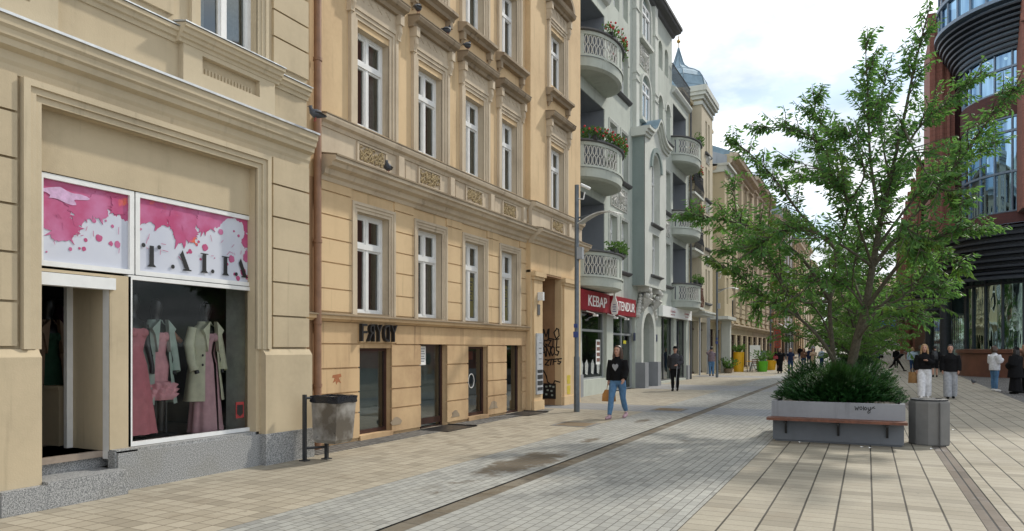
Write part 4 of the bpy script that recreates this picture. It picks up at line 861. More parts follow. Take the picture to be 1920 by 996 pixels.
def build_b3():
    S0, S1 = 21.3, 38.55; T = 14.6; TC = 17.2
    lg = [(22.0, 24.85), (35.1, 37.95)]; lz = [(4.0, 6.9), (7.55, 10.35), (11.15, 13.75)]
    Lw = [(25.45, 26.3), (26.85, 27.7)]; Rw = [(32.3, 33.15), (33.7, 34.55)]
    holes = [(a, b, c, d, False, 1.7) for a, b in lg for c, d in lz]
    for a, b in Lw + Rw: holes += [(a, b, 4.65, 6.65, False, .3), (a, b, 8.15, 10.1, False, .3), (a, b, 11.5, 13.35, True, .3)]
    gl = [(22.55, 25.1, .55, 2.95), (25.85, 28.65, 0.0, 2.9), (32.85, 35.25, .1, 3.15), (35.8, 38.0, .1, 3.15)]
    gh = [(*g, False, .25) for g in gl] + [(29.15, 30.85, 0, 3.15, True, .55)]
    mb = MB(F3)
    wall(mb, S0, S1, 0, T, holes + gh)
    up = [(25.9, 26.6, 15.0 - 1.0, 15.7, True, .3), (27.0, 27.7, 14.0, 15.7, True, .3), (32.4, 33.1, 14.0, 15.7, True, .3), (33.5, 34.2, 14.0, 15.7, True, .3)]
    up[0] = (25.9, 26.6, 14.61, 15.7, True, .3); up = [(a, b, 14.61, 15.9, True, .3) for a, b, *_ in up]
    wall(mb, 25.1, 34.9, T, TC, up)
    for s_ in (25.1, 34.9): mb.poly([(s_, 0, T), (s_, -8, T), (s_, -8, TC), (s_, 0, TC)])
    shell(mb, S0, S1, T); mb.poly([(25.1, -8, T), (34.9, -8, T), (34.9, -8, TC), (25.1, -8, TC)]); mb.poly([(25.1, 0, TC), (34.9, 0, TC), (34.9, -8, TC), (25.1, -8, TC)])
    mb.build('wall', M['green'], b3)
    # loggia linings
    for a, b in lg:
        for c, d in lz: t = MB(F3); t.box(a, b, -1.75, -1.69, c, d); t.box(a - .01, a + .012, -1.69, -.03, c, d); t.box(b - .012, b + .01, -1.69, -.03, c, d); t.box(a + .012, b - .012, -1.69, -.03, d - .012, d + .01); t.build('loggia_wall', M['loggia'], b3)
    for a, b in lg:
        for c, d in lz: win(b3, F3, a + .3, a + 1.2, c + .5, c + 2.4, -1.66, name='balcony_door', gm='darkglass'); win(b3, F3, a + 1.5, b - .3, c + 1.0, c + 2.4, -1.66, gm='darkglass')
    zb = [(3.62, 4.82), (7.18, 8.40), (10.78, 12.0)]
    for cs in (23.42, 36.5):
        for z0, z1 in zb: balcony(b3, F3, cs, 1.72, 1.0, z0, z1)
    # window trim
    for k, (a, b) in enumerate(Lw + Rw):
        for j, (c, d) in enumerate(((4.65, 6.65), (8.15, 10.1), (11.5, 13.35))):
            win(b3, F3, a, b, c, d, -.25, tr=.72, mull=True, curtain='side' if (k + j) % 3 == 0 else None)
            t = MB(F3)
            if j < 2: surround(t, a, b, c, d, 0, .12, .035)
            else:
                r = (b - a) / 2; cs = (a + b) / 2; o_ = [(cs - (r + .12) * math.cos(PI * q / 12), d - r + (r + .12) * math.sin(PI * q / 12)) for q in range(13)]; i_ = [(cs - r * math.cos(PI * q / 12), d - r + r * math.sin(PI * q / 12)) for q in range(13)]
                for q in range(12): t.prism([o_[q], o_[q + 1], i_[q + 1], i_[q]], 'sz', -.01, .035)
            t.build('window_surround', M['green_trim'], b3)
    for a, b in ((25.3, 27.85), (32.15, 34.7)):
        for z in (4.5, 8.0, 11.35): t = MB(F3); t.prism([(0, z), (.10, z + .03), (.16, z + .1), (.16, z + .13), (0, z + .16)], 'nz', a, b); t.build('window_sill', M['dark_trim'], b3)
        relief(b3, F3, a + .25, b - .3, 7.0, 7.85, 0, seed=int(a))
    for (a, b, c, d, *_r) in up: win(b3, F3, a, b, c, d, -.25, mull=False, tr=1)
    t = MB(F3); mould(t, 24.95, 35.05, [(0, 16.85), (.1, 16.9), (.15, 17.0), (.4, 17.05), (.45, 17.15), (.5, 17.15), (.5, 17.28), (0, 17.34)]); t.build('cornice', M['dark_trim'], b3)
    # the middle bay with its curved gable
    bs, be, p = 28.3, 31.7, .52
    ar = lambda s_: 10.55 + (.75 * math.exp(-((s_ - 30) / .62) ** 2) + .0)
    mb = MB(F3)
    wall(mb, bs, be, 4.2, 10.0, [(29.35, 30.65, 6.9, 9.85, True, .35), (29.45, 30.55, 4.75, 6.45, False, .3)], n=p)
    N = 24; top = [(bs + (be - bs) * i / N, ar(bs + (be - bs) * i / N)) for i in range(N + 1)]
    for (x0, z0), (x1, z1) in zip(top[:-1], top[1:]): mb.poly([(x0, p, 10.0), (x1, p, 10.0), (x1, p, z1), (x0, p, z0)]); mb.poly([(x0, p, z0), (x1, p, z1), (x1, 0, z1), (x0, 0, z0)])
    mb.poly([(bs, p, 4.2), (be, p, 4.2), (be, 0, 4.2), (bs, 0, 4.2)])
    mb.build('bay', M['green_trim'], b3)
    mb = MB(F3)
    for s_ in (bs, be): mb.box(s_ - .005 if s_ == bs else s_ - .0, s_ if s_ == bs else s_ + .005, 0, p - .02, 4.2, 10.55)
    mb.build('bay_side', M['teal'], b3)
    t = MB(F3)
    for (x0, z0), (x1, z1) in zip(top[:-1], top[1:]):
        e0 = -.18 if x0 == bs else 0; e1 = .18 if x1 == be else 0
        for (q0, q1, o_) in ((-.30, -.18, .08), (-.18, -.06, .16), (-.06, .06, .26)):
            t.prism([(x0 + e0, z0 + q0), (x1 + e1, z1 + q0), (x1 + e1, z1 + q1), (x0 + e0, z0 + q1)], 'sz', 0 if x0 == bs or x1 == be else p - .02, p + o_)
    t.build('gable_cornice', M['green_trim'], b3)
    t = MB(F3)
    for (x0, z0), (x1, z1) in zip(top[:-1], top[1:]): t.poly([(x0, -.0, z0 + .068), (x1, -.0, z1 + .068), (x1, p + .27, z1 + .068), (x0, p + .27, z0 + .068)])
    t.build('gable_roof', M['zinc'], b3)
    t = MB(F3); o_ = [(30 - .9 * math.cos(PI * q / 16), 9.2 + .95 * math.sin(PI * q / 16)) for q in range(17)]; i_ = [(30 - .72 * math.cos(PI * q / 16), 9.2 + .75 * math.sin(PI * q / 16)) for q in range(17)]
    for q in range(16): t.prism([o_[q], o_[q + 1], i_[q + 1], i_[q]], 'sz', p - .01, p + .08)
    t.build('arch_mould', M['teal'], b3)
    win(b3, F3, 29.35, 30.65, 6.9, 9.85, p - .32, tr=.62); win(b3, F3, 29.45, 30.55, 4.75, 6.45, p - .27, tr=.7)
    for z in (6.75, 4.6): t = MB(F3); t.prism([(p, z), (p + .16, z + .06), (p + .16, z + .1), (p, z + .14)], 'nz', 29.2, 30.8); t.build('window_sill', M['dark_trim'], b3)
    # upper middle: pilasters and tall arched windows
    t = MB(F3)
    for s_ in (28.35, 31.25): t.box(s_, s_ + .42, 0, .16, 10.6, 16.85); t.box(s_ - .03, s_ + .45, .0, .20, 12.6, 12.66); t.box(s_ - .03, s_ + .45, .0, .20, 12.9, 12.96); t.box(s_ - .03, s_ + .45, .0, .20, 15.5, 15.56)
    t.build('pilaster', M['green_trim'], b3)
    for c, d in ((11.35, 13.3), (14.75, 16.6)):
        a, b = 29.3, 30.7; t = MB(F3); r = .7
        arc = [(30 - r * math.cos(PI * q / 12), d - r + r * math.sin(PI * q / 12)) for q in range(13)]
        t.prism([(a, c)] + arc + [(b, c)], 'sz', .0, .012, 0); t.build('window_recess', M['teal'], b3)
        t = MB(F3); o2 = [(30 - (r + .12) * math.cos(PI * q / 12), d - r + (r + .12) * math.sin(PI * q / 12)) for q in range(13)]
        for q in range(12): t.prism([o2[q], o2[q + 1], arc[q + 1], arc[q]], 'sz', 0, .14)
        for x in (a - .12, b): t.box(x, x + .12, 0, .139, c, d - r)
        t.box(a - .2, b + .2, 0, .2, c - .14, c); t.build('window_surround', M['green_trim'], b3)
        win(b3, F3, a + .12, b - .12, c + .05, d - .35, .02, tr=.72)
    relief(b3, F3, 29.3, 30.7, 13.6, 14.5, 0, 8)
    # portal
    t = MB(F3); r = .85
    o_ = [(30 - (r + .28) * math.cos(PI * q / 14), 2.3 + (r + .28) * math.sin(PI * q / 14)) for q in range(15)]; i_ = [(30 - r * math.cos(PI * q / 14), 2.3 + r * math.sin(PI * q / 14)) for q in range(15)]
    for q in range(14): t.prism([o_[q], o_[q + 1], i_[q + 1], i_[q]], 'sz', 0, .22)
    for x in (28.87, 30.85): t.box(x, x + .28, 0, .22, 1.05, 2.3)
    t.build('portal_arch', M['green_trim'], b3)
    t = MB(F3)
    for x in (28.72, 30.72): t.box(x, x + .52, 0, .42, -.05, 1.05)
    t.box(21.35, 22.5, 0, .08, -.05, .75); t.box(38.0, 38.5, 0, .08, -.05, .75); t.build('stone_base', plaster('grey_base', (.27, .28, .29), amt=.4), b3)
    for x in (29.05, 30.55):                            # carved brackets that carry the bay
        t = MB(F3); rnd = random.Random(int(x * 10)); t.box(x, x + .42, 0, .5, 4.0, 4.2)
        for i in range(14): t.ball((x + .21 + rnd.uniform(-.15, .15), .12 + i * .028 + rnd.uniform(-.04, .04), 3.35 + i * .05 + rnd.uniform(-.08, .08)), rnd.uniform(.09, .17), seg=8)
        t.tube([(x + .21, .05, 3.1), (x + .21, .2, 3.4), (x + .21, .45, 3.75)], [.06, .14, .2], 8); t.build('carved_bracket', M['relief'], b3, smooth=True)
    for (sx, dx) in ((28.75, -1), (31.25, 1)):
        t = MB(F3); [t.ball((sx + dx * (.1 + .0 * i) + dx * -.12 * i * .6, .12, 3.0 + .14 * i), .13 - .008 * i, seg=8) for i in range(7)]; t.build('carved_ornament', M['relief'], b3, smooth=True)
    t = MB(F3); t.prism([(29.5, 3.3)] + [(30 - .5 * math.cos(PI * q / 10), 3.75 + .4 * math.sin(PI * q / 10)) for q in range(11)] + [(30.5, 3.3)], 'sz', .0, .03); t.build('portal_niche', M['dark_trim'], b3)
    t = MB(F3); t.box(29.15, 30.85, -.5, -.44, 0, 3.2); t.box(29.98, 30.02, -.44, -.42, 0, 2.1); t.box(29.15, 30.85, -.44, -.38, 2.1, 2.18)
    for x in (29.25, 30.1):
        for z in (.2, 1.15): t.box(x, x + .62, -.44, -.41, z, z + .8)
    do = t.build('door', plain('dark_door', (.03, .035, .04), .5), b3); t = MB(F3); t.tube([(29.93, -.4, 1.0), (29.93, -.36, 1.02), (29.93, -.36, 1.2), (29.93, -.4, 1.22)], .015, 6); t.build('handle', M['steel'], do)
    # kebab shop
    def shop(a, b, c, d, tr=None, mulls=(), gm='shopglass', nm='shop_window', fm='grey_frame', base=0):
        t = MB(F3); w = .06; n = -.2
        for bx in ((a, a + w, c, d), (b - w, b, c, d), (a + w, b - w, c, c + w), (a + w, b - w, d - w, d)): t.box(bx[0], bx[1], n, n + .07, bx[2], bx[3])
        if tr: t.box(a + w, b - w, n - .001, n + .075, tr, tr + .08)
        for x in mulls: t.box(x - .03, x + .03, n, n + .068, c + w, d - w)
        o = t.build(nm, M[fm], b3); g = MB(F3); g.poly([(a + .02, n + .03, c + .02), (b - .02, n + .03, c + .02), (b - .02, n + .03, d - .02), (a + .02, n + .03, d - .02)]); g.build('pane', M[gm], o); return o
    M['grey_frame'] = plain('grey_frame', (.40, .42, .42), .4, .3, var=.05); M['shop3'] = glass('green_shop_glass', (.5, .58, .55), .05)
    shop(22.55, 25.1, .55, 2.95, 2.22, gm='shop3'); shop(25.85, 28.65, 0, 2.9, 2.15, (27.3, 28.5), 'shop3', 'shop_front'); shop(32.85, 35.25, .1, 3.15, None, (33.8,), 'shop3', fm='dark_trim'); shop(35.8, 38.0, .1, 3.15, None, (36.9,), 'shop3', fm='dark_trim')
    t = MB(F3); t.box(S0 + .1, 28.7, -4, -3.9, 0, 3.6); t.box(S0 + .1, 28.7, -3.9, -.3, 3.3, 3.4); t.box(28.7, 28.8, -4, -.3, 0, 3.6); t.box(31.6, S1 - .1, -2.6, -2.5, 0, 3.6); t.box(31.5, 31.6, -2.6, -.3, 0, 3.6); t.build('shop_room', M['room'], b3)
    t = MB(F3); t.box(23.0, 24.9, -1.4, -1.0, .0, 1.05); t.box(23.0, 24.9, -2.6, -2.5, 1.4, 2.2, 0); t.build('shop_counter', plain('shop_counter', (.2, .21, .22), .4), b3)
    t = MB(F3); t.box(24.4, 24.85, -.165, -.16, 1.05, 1.95); mo = t.build('menu_board', M['letter'], b3); t = MB(F3)
    for i, cc in enumerate((0, 1, 0, 1)): t.box(24.46, 24.8, -.158, -.156, 1.15 + i * .2, 1.28 + i * .2)
    t.build('print', plain('menu_print', (.2, .1, .08), .6, var=.5, scale=14), mo)
    t = MB(F3)
    for i, x in enumerate((22.8, 23.3, 23.9, 24.5)): t.prism([(x, .75), (x + .22, .7), (x + .3, 1.05), (x + .16, 1.25), (x - .02, 1.1)], 'sz', -.165, -.162)
    t.build('window_decal', plain('white_decal', (.4, .42, .4), .6, var=.4, scale=18), b3)
    t = MB(F3); t.box(27.6, 27.95, -.16, -.155, 1.82, 1.95); t.build('yellow_sticker', plain('yellow_decal', (.55, .5, .02), .6), b3)
    t = MB(F3); t.box(21.6, 24.55, .02, .30, 2.90, 3.56); t.box(24.95, 27.8, .02, .30, 2.88, 3.56); ko = t.build('shop_sign', M['red'], b3, label='red shop sign with raised white letters')
    t = MB(F3); text_into(t, 'KEBAP', 22.35, 3.05, 1.85, .36, .30, .318); text_into(t, 'TENDUR', 25.55, 3.05, 2.05, .34, .30, .318); t.build('lettering', M['letter'], ko)
    t = MB(F3)
    for s_ in (22.2, 24.3, 25.6): t.tube([(s_, .3, 2.86), (s_, .55, 2.78), (s_, .62, 2.72)], .02, 6); t.box(s_ - .08, s_ + .08, .55, .68, 2.68, 2.74)
    t.build('sign_light', M['white'], ko)
    t = MB(F3); t.tube([(24.75, .0, 3.75), (24.75, .5, 3.75)], .025, 8); t.tube([(24.75, .42, 3.75), (24.75, .42, 3.6)], .02, 8); ho = t.build('hanging_sign', M['black'], b3)
    t = MB(Fr((-8.6 + .42, 24.75, 0), (1, 0, 0), (0, -1, 0))); prof = [(.03, 3.62), (.045, 3.45), (.12, 3.25), (.14, 3.05), (.10, 2.88), (.0, 2.82)]
    t.prism([(x, z) for x, z in prof] + [(-x, z) for x, z in prof[::-1][1:]], 'sz', -.03, .03); t.build('sign_plate', M['letter'], ho)
    t = MB(Fr((-8.6 + .42, 24.75, 0), (1, 0, 0), (0, -1, 0))); [t.box(-.07 + .02 * (i % 2), .07 - .02 * (i % 2), .031, .034, 2.95 + i * .08, 2.98 + i * .08) for i in range(4)]; t.build('print', plain('blue_ink', (.1, .12, .25), .6), ho)
    # white fascia
    t = MB(F3); t.box(32.3, 38.3, .02, .22, 3.12, 3.62); wo = t.build('shop_sign', M['letter'], b3, label='long white shop fascia with small red marks')
    t = MB(F3)
    for s_ in (34.1, 37.0):
        t.prism([(s_ - .35, 3.36), (s_ - .27, 3.5), (s_ - .19, 3.36)], 'sz', .22, .226); text_into(t, 'studio', s_ - .1, 3.36, .7, .12, .22, .226); text_into(t, 'fryzjerskie', s_ - .3, 3.22, .8, .07, .22, .226)
    t.build('lettering', plain('sign_red_print', (.35, .06, .07), .6), wo)
    for x, z in ((28.45, 1.95), (31.9, 1.95)): t = MB(F3); t.box(x, x + .2, 0, .03, z, z + .32); t.build('number_plate', plain('blue_plate', (.03, .04, .09), .5), b3)
    # camera over the corner and iron rails above the loggias
    t = MB(F3)
    for cs in (23.42, 36.5):
        for i in range(24): s_ = cs - 1.9 + 3.8 * i / 23; t.tube([(s_, .1, 14.65), (s_, .1, 15.5)], .016, 6)
        t.tube([(cs - 1.95, .1, 15.5), (cs + 1.95, .1, 15.5)], .03, 6)
    t.build('terrace_railing', M['iron'], b3)
    t = MB(F3); mould(t, S0, 25.1, [(0, 14.2), (.12, 14.25), (.2, 14.4), (.2, 14.48), (0, 14.58)]); mould(t, 34.9, S1, [(0, 14.2), (.12, 14.25), (.2, 14.4), (.2, 14.48), (0, 14.58)]); t.build('terrace_cornice', M['green_trim'], b3)
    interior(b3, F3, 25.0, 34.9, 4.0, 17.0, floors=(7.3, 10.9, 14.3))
    t = MB(F3); t.tube([(38.62, .1, 0), (38.62, .1, 14.6)], .055, 8); t.tube([(21.9, .06, 3.7), (21.9, .06, 14.4)], .04, 8); t.build('drainpipe', M['dark_trim'], b3)
build_b3()
flower_box(23.42, 1.72, 1.0, 4.95, 'green potted plants without flowers on the balcony above the red shop sign', red=0, n=650, seed=2, a0=.35, a1=.9)
flower_box(23.42, 1.72, 1.0, 8.52, 'long trough of green leaves and red flowers on the middle left balcony', red=80, n=1300, seed=3, a0=.08, a1=.98)
flower_box(23.42, 1.72, 1.0, 12.12, 'sparse red geraniums on the highest left balcony, cut by the top edge', red=50, n=500, seed=4, a0=.3, a1=.95)
flower_box(36.5, 1.72, 1.0, 5.0, 'green bushy plants on the low balcony over the white fascia', red=0, n=500, seed=5, a0=.3, a1=.9)
flower_box(36.5, 1.72, 1.0, 12.1, 'green plants on the highest balcony beside the turret', red=0, n=450, seed=6, a0=.4, a1=.9)
flower_box(36.5, 1.72, 1.0, 8.5, 'orange and red flowers on the middle balcony beside the turret', red=70, n=500, seed=7, a0=.4, a1=.95)

# ================================================================== building 4: cream house with the domed turret
F4 = left_frame(-9.3)
b4 = thing('town_house', (-9.3, 43, 0), 'cream tenement with a domed corner turret and iron balconies', 'building')
def build_b4():
    S0, S1, T = 38.7, 47.4, 15.6
    lg = [(39.2, 41.2, z, z + 2.5, False, 1.2) for z in (3.9, 7.1, 10.2, 13.0)]; lg[-1] = (39.2, 41.2, 13.0, 15.2, False, 1.2)
    gr = [(39.3, 41.1, .1, 3.2, True, .3), (42.3, 44.3, .1, 3.3, False, .4), (44.8, 46.8, .1, 3.3, False, .4)]
    ws = [(45.3, 46.3, z, z + 1.9, False, .25) for z in (4.4, 7.5, 10.6, 13.2)]
    mb = MB(F4); wall(mb, S0, S1, 0, T, lg + gr + ws); shell(mb, S0, S1, T); mb.build('wall', M['cream'], b4)
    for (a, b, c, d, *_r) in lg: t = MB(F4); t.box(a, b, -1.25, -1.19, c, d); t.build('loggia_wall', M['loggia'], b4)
    for (a, b, c, d, *_r) in lg: win(b4, F4, a + .3, b - .5, c, c + 2.2, -1.17, name='balcony_door', gm='darkglass')
    for w in ws: win(b4, F4, *w[:4], -.2)
    for g in gr: 
        t = MB(F4); a, b, c, d = g[:4]; t.box(a, b, -.32, -.26, c, c + .1); t.box(a, b, -.32, -.26, d - .5, d - .42); t.box((a + b) / 2 - .03, (a + b) / 2 + .03, -.32, -.262, c + .1, d); o = t.build('shop_window', M['brown'], b4); q = MB(F4); q.poly([(a, -.3, c), (b, -.3, c), (b, -.3, d), (a, -.3, d)]); q.build('pane', M['darkglass'], o)
    cx, n0, n1 = 0, 0, .8
    bs, be = 41.42, 44.62
    def oct_(k, z, top=0): # octagon of the turret round (43.02, -.85)
        return [F4(43.02 + 1.78 * k * math.cos(PI / 8 + PI / 4 * i), -.9 + 1.78 * k * math.sin(PI / 8 + PI / 4 * i), z) for i in range(8)]
    mb = MB(F4)
    hs = [(42.5, 42.95), (43.3, 43.75)]
    wz = [(4.4, 6.3), (7.6, 9.4), (10.5, 12.3), (13.2, 15.0)]
    wall(mb, bs, be, 3.7, 16.0, [(a, b, c, d, False, .2) for a, b in hs for c, d in wz], n=n1)
    for s_ in (bs, be): mb.poly([(s_, -2.6, 3.7), (s_, n1, 3.7), (s_, n1, 16.0), (s_, -2.6, 16.0)])
    mb.poly([(bs, 0, 3.7), (be, 0, 3.7), (be, n1, 3.7), (bs, n1, 3.7)]); mb.poly([(bs, -2.6, 15.0), (be, -2.6, 15.0), (be, -2.6, 16), (bs, -2.6, 16)])
    mb.build('turret_wall', M['cream'], b4)
    for a, b in hs:
        for c, d in wz: win(b4, F4, a, b, c, d, n1 - .18, mull=False, tr=.7)
    for k, (c, d) in enumerate(wz): 
        t = MB(F4); t.prism([(n1, c - .22), (n1 + .14, c - .16), (n1 + .14, c - .08), (n1, c - .04)], 'nz', 42.35, 43.9); t.build('window_sill', M['dark_trim'], b4)
        if k < 3: relief(b4, F4, 42.6, 43.6, d + .25, d + .85, n1, k + 30)
    t = MB(F4)
    for z, e in ((15.6, .06), (15.9, .14), (16.1, .28), (16.3, .34)): t.box(bs - e, be + e, -2.6 - e, n1 + e, z, z + .2 + (.0 if z < 16.3 else .12))
    t.box(bs - .12, be + .12, .0, n1 + .12, 3.55, 3.7); t.box(bs - .22, be + .22, .0, n1 + .22, 3.7, 3.8)
    t.build('turret_cornice', M['green_trim'], b4)
    t = MB(F4); prof = [(1.13, 16.6), (1.12, 16.75), (1.02, 17.0), (.97, 17.3), (.93, 17.6), (.82, 17.9), (.62, 18.15), (.40, 18.35), (.24, 18.6), (.15, 18.9), (.10, 19.2), (.04, 19.55), (.01, 19.75)]
    t.loft([oct_(k, z) for k, z in prof]); do = t.build('dome', M['zinc'], b4)
    t = MB(F4)
    for i in range(8):
        t.tube([(43.02 + 1.78 * k * 1.005 * math.cos(PI / 8 + PI / 4 * i), -.9 + 1.78 * k * 1.005 * math.sin(PI / 8 + PI / 4 * i), z) for k, z in prof], .035, 5)
    for k, z in prof[2:8:2]: t.loft([oct_(k * 1.012, z - .015), oct_(k * 1.012, z + .015)], caps=False)
    t.build('dome_ribs', plain('zinc_seam', (.14, .2, .24), .5, .4), do)
    t = MB(F4); t.tube([(43.02, -.9, 19.7), (43.02, -.9, 20.5)], .02, 6); t.ball((43.02, -.9, 20.15), .12, seg=8); t.box(42.8, 43.24, -.91, -.89, 20.3, 20.34); t.build('finial', plain('brass_finial', (.35, .22, .06), .4, .8), do)
    for k, (zf, zt) in enumerate(((3.95, 5.05), (7.1, 8.2), (10.15, 11.3))):      # iron balconies with belly rails
        t = MB(F4); t.box(38.95, 41.38, 0, .95, zf - .12, zf); t.prism([(0, zf - .35), (.55, zf - .25), (.75, zf - .12), (0, zf - .12)], 'nz', 39.1, 41.3); bo = t.build('balcony', M['green_trim'], b4)
        t = MB(F4)
        def post(s_, n_): t.tube([(s_, n_, zf), (s_, n_ + .06, zf + .35), (s_, n_, zf + .75), (s_, n_, zt)], .014, 5)
        for i in range(17): post(38.98 + 2.36 * i / 16, .9)
        for i in range(6): post(38.98, .05 + .85 * i / 5)
        for z in (zf + .08, zt - .12, zt): t.tube([(38.98, .02, z), (38.98, .9, z), (41.34, .9, z), (41.34, .02, z)], .022, 6)
        t.build('balcony_railing', M['iron'] if k else M['wood'], bo)
    t = MB(F4); t.box(38.9, 41.3, .02, .14, 3.18, 3.5); so = t.build('shop_sign', plain('maroon_sign', (.10, .015, .03), .5), b4, label='small maroon shop sign under the iron balconies'); t = MB(F4)
    text_into(t, 'BISTRO', 39.3, 3.25, 1.6, .18, .14, .17); t.build('lettering', plain('maroon_letters', (.25, .04, .06), .5), so)
    t = MB(F4); t.box(S0, S1, -.05, .1, T - .2, T); t.box(S0, S1, -.05, .35, T, T + .18); t.build('cornice', M['cream2'], b4)
    t = MB(F4)
    t.box(bs - .1, bs + .1, 0, .06, 0, 3.55); t.box(be - .1, be + .1, 0, .06, 0, 3.55); t.box(S1 - .5, S1, 0, .12, 0, 3.7); t.build('pilaster', M['grey_wall'], b4)
    interior(b4, F4, S0, S1, 0, 15, n=-1.4)
build_b4()
flower_box(40.1, 1.3, .95, 11.35, 'dark red flowers on the highest iron balcony of the cream house', red=60, n=500, seed=8, a0=.2, a1=.95, X=-9.3)
flower_box(40.1, 1.3, .95, 8.25, 'low green plants on the middle iron balcony of the cream house', red=10, n=300, seed=9, a0=.2, a1=.9, X=-9.3)

# ================================================================== the rest of the left side of the street
def row_house(X, s0, s1, T, col, label, floors, ncol, gh=3.6, zg=0, bay=None, rust=None, trim='cream_trim', style=0, roof='zinc', back=-11, awn=None):
    fr = left_frame(X); b = thing('town_house', (X, (s0 + s1) / 2, 0), label, 'building')
    w = (s1 - s0) / ncol; cols = [(s0 + w * (i + .5) - .5, s0 + w * (i + .5) + .5) for i in range(ncol)]
    fh = (T - gh - zg - .4) / floors
    holes = [(a, c, zg + gh + fh * k + .65, zg + gh + fh * k + .65 + fh * .58, style == 1 and k == floors - 1, .25) for a, c in cols for k in range(floors)]
    gnd = [(a - w * .22, c + w * .22, zg + .15, zg + gh - .75, False, .25) for a, c in cols]
    mb = MB(fr); wall(mb, s0, s1, zg - .3, T, holes + gnd); shell(mb, s0, s1, T, back); 
    if rust: courses(mb, [(p, q) for p, q in zip([s0 + .1] + [c + .1 for a, c in cols], [a - .1 for a, c in cols] + [s1 - .1])], [zg + gh + .1 + .38 * i for i in range(int(rust / .38))], 0, .1, .07)
    mb.build('wall', M[col], b)
    for k_, h in enumerate(holes):
        win(b, fr, *h[:4], -.2, mull=s0 < 70, sash=False, curtain='side' if k_ % 3 == 0 and s0 < 70 else None)
        t = MB(fr); surround(t, *h[:4], 0, .16, .07); t.prism([(0, h[3] + .2), (.2, h[3] + .26), (.2, h[3] + .32), (0, h[3] + .36)], 'nz', h[0] - .3, h[1] + .3); t.prism([(0, h[2] - .15), (.18, h[2] - .1), (.18, h[2] - .03), (0, h[2] - .0)], 'nz', h[0] - .2, h[1] + .2); t.build('window_surround', M[trim], b)
    for k_, g in enumerate(gnd):
        t = MB(fr); a, c, z0, z1 = g[:4]
        for bx in ((a, a + .08, z0, z1), (c - .08, c, z0, z1), (a + .08, c - .08, z1 - .5, z1 - .42), (a + .08, c - .08, z0, z0 + .12)): t.box(bx[0], bx[1], -.22, -.14, bx[2], bx[3])
        o = t.build('shop_window', M['brown'], b); q = MB(fr); q.poly([(a, -.2, z0), (c, -.2, z0), (c, -.2, z1), (a, -.2, z1)]); q.build('pane', M['darkglass'], o)
    t = MB(fr); mould(t, s0, s1, [(0, zg + gh - .3), (.1, zg + gh - .28), (.14, zg + gh - .15), (.28, zg + gh - .1), (.28, zg + gh), (0, zg + gh + .06)])
    mould(t, s0 - .1, s1 + .1, [(0, T - .7), (.15, T - .6), (.2, T - .4), (.5, T - .3), (.55, T - .1), (.6, T), (0, T + .1)]); t.build('cornice', M[trim], b)
    interior(b, fr, s0, s1, zg, T - .2, n=-1.0)
    gable_roof(b, fr, s0, s1, T, .5, back, 2.5, roof); return b
bx5 = row_house(-9.3, 47.5, 51.9, 13.6, 'cream2', 'cream house with a square bay overhanging a dark recessed entrance', 3, 2, gh=3.7)
F5 = left_frame(-9.3); mb = MB(F5)
wall(mb, 47.6, 50.4, 3.75, 13.1, [(48.3, 49.0, z, z + 1.7, False, .2) for z in (4.6, 7.6, 10.6)], n=1.0)
for s_ in (47.6, 50.4): mb.poly([(s_, 0, 3.75), (s_, 1, 3.75), (s_, 1, 13.1), (s_, 0, 13.1)])
mb.build('bay', M['cream2'], bx5)
for z in (4.6, 7.6, 10.6): win(bx5, F5, 48.3, 49.0, z, z + 1.7, .82, mull=False)
mb = MB(F5); mb.box(47.4, 50.6, 0, 1.25, 3.55, 3.75); mb.box(47.45, 50.55, 0, 1.15, 13.1, 13.5); mb.box(47.4, 50.6, 0, 1.3, 13.5, 13.65); mb.box(49.9, 50.4, .4, .95, 0, 3.55); mb.build('bay_cornice', M['green_trim'], bx5)
mb = MB(F5); 
for k in range(3): 
    zf = 4.0 + 3.1 * k
    for i in range(9): mb.tube([(50.5 + i * .16, .85, zf), (50.5 + i * .16, .85, zf + 1.0)], .015, 5)
    mb.tube([(50.45, .85, zf + 1.0), (51.85, .85, zf + 1.0)], .025, 6); mb.box(50.42, 51.85, 0, .9, zf - .1, zf)
mb.build('balcony', M['iron'], bx5)
b6 = row_house(-8.7, 52.0, 63.0, 15.4, 'cream2', 'pale house with rusticated blocks and a bare grey side wall', 3, 4, gh=3.4, rust=3.0)
mb = MB(); mb.box(-19.5, -8.9, 51.93, 51.99, 0, 15.3); mb.prism([(-19.5, 15.3), (-8.9, 15.3), (-14.2, 17.4)], 'sz', 51.93, 51.99); mb.build('fire_wall', M['grey_wall'], b6)
b7 = row_house(-8.7, 63.1, 75.5, 16.2, 'cream_trim', 'pale rusticated house with an arched gateway in the middle', 3, 4, gh=3.4, rust=3.0)
row_house(-8.4, 75.6, 86, 15.0, 'passage', 'reddish brown narrow house beyond the rusticated houses', 3, 3, gh=3.8, zg=.2)
row_house(-8.7, 86.1, 100, 17.5, 'grey_wall', 'grey house with white awnings over the pavement', 4, 4, zg=.6)
row_house(-8.5, 100.1, 114, 16.0, 'ochre', 'ochre house far down the left side', 3, 4, zg=1.1)
row_house(-8.7, 114.1, 130, 18.0, 'cream', 'tall cream house far down the left side', 4, 4, zg=1.7)
row_house(-8.5, 130.1, 149, 16.5, 'beige', 'beige house at the far left end of the street', 3, 5, zg=2.2)

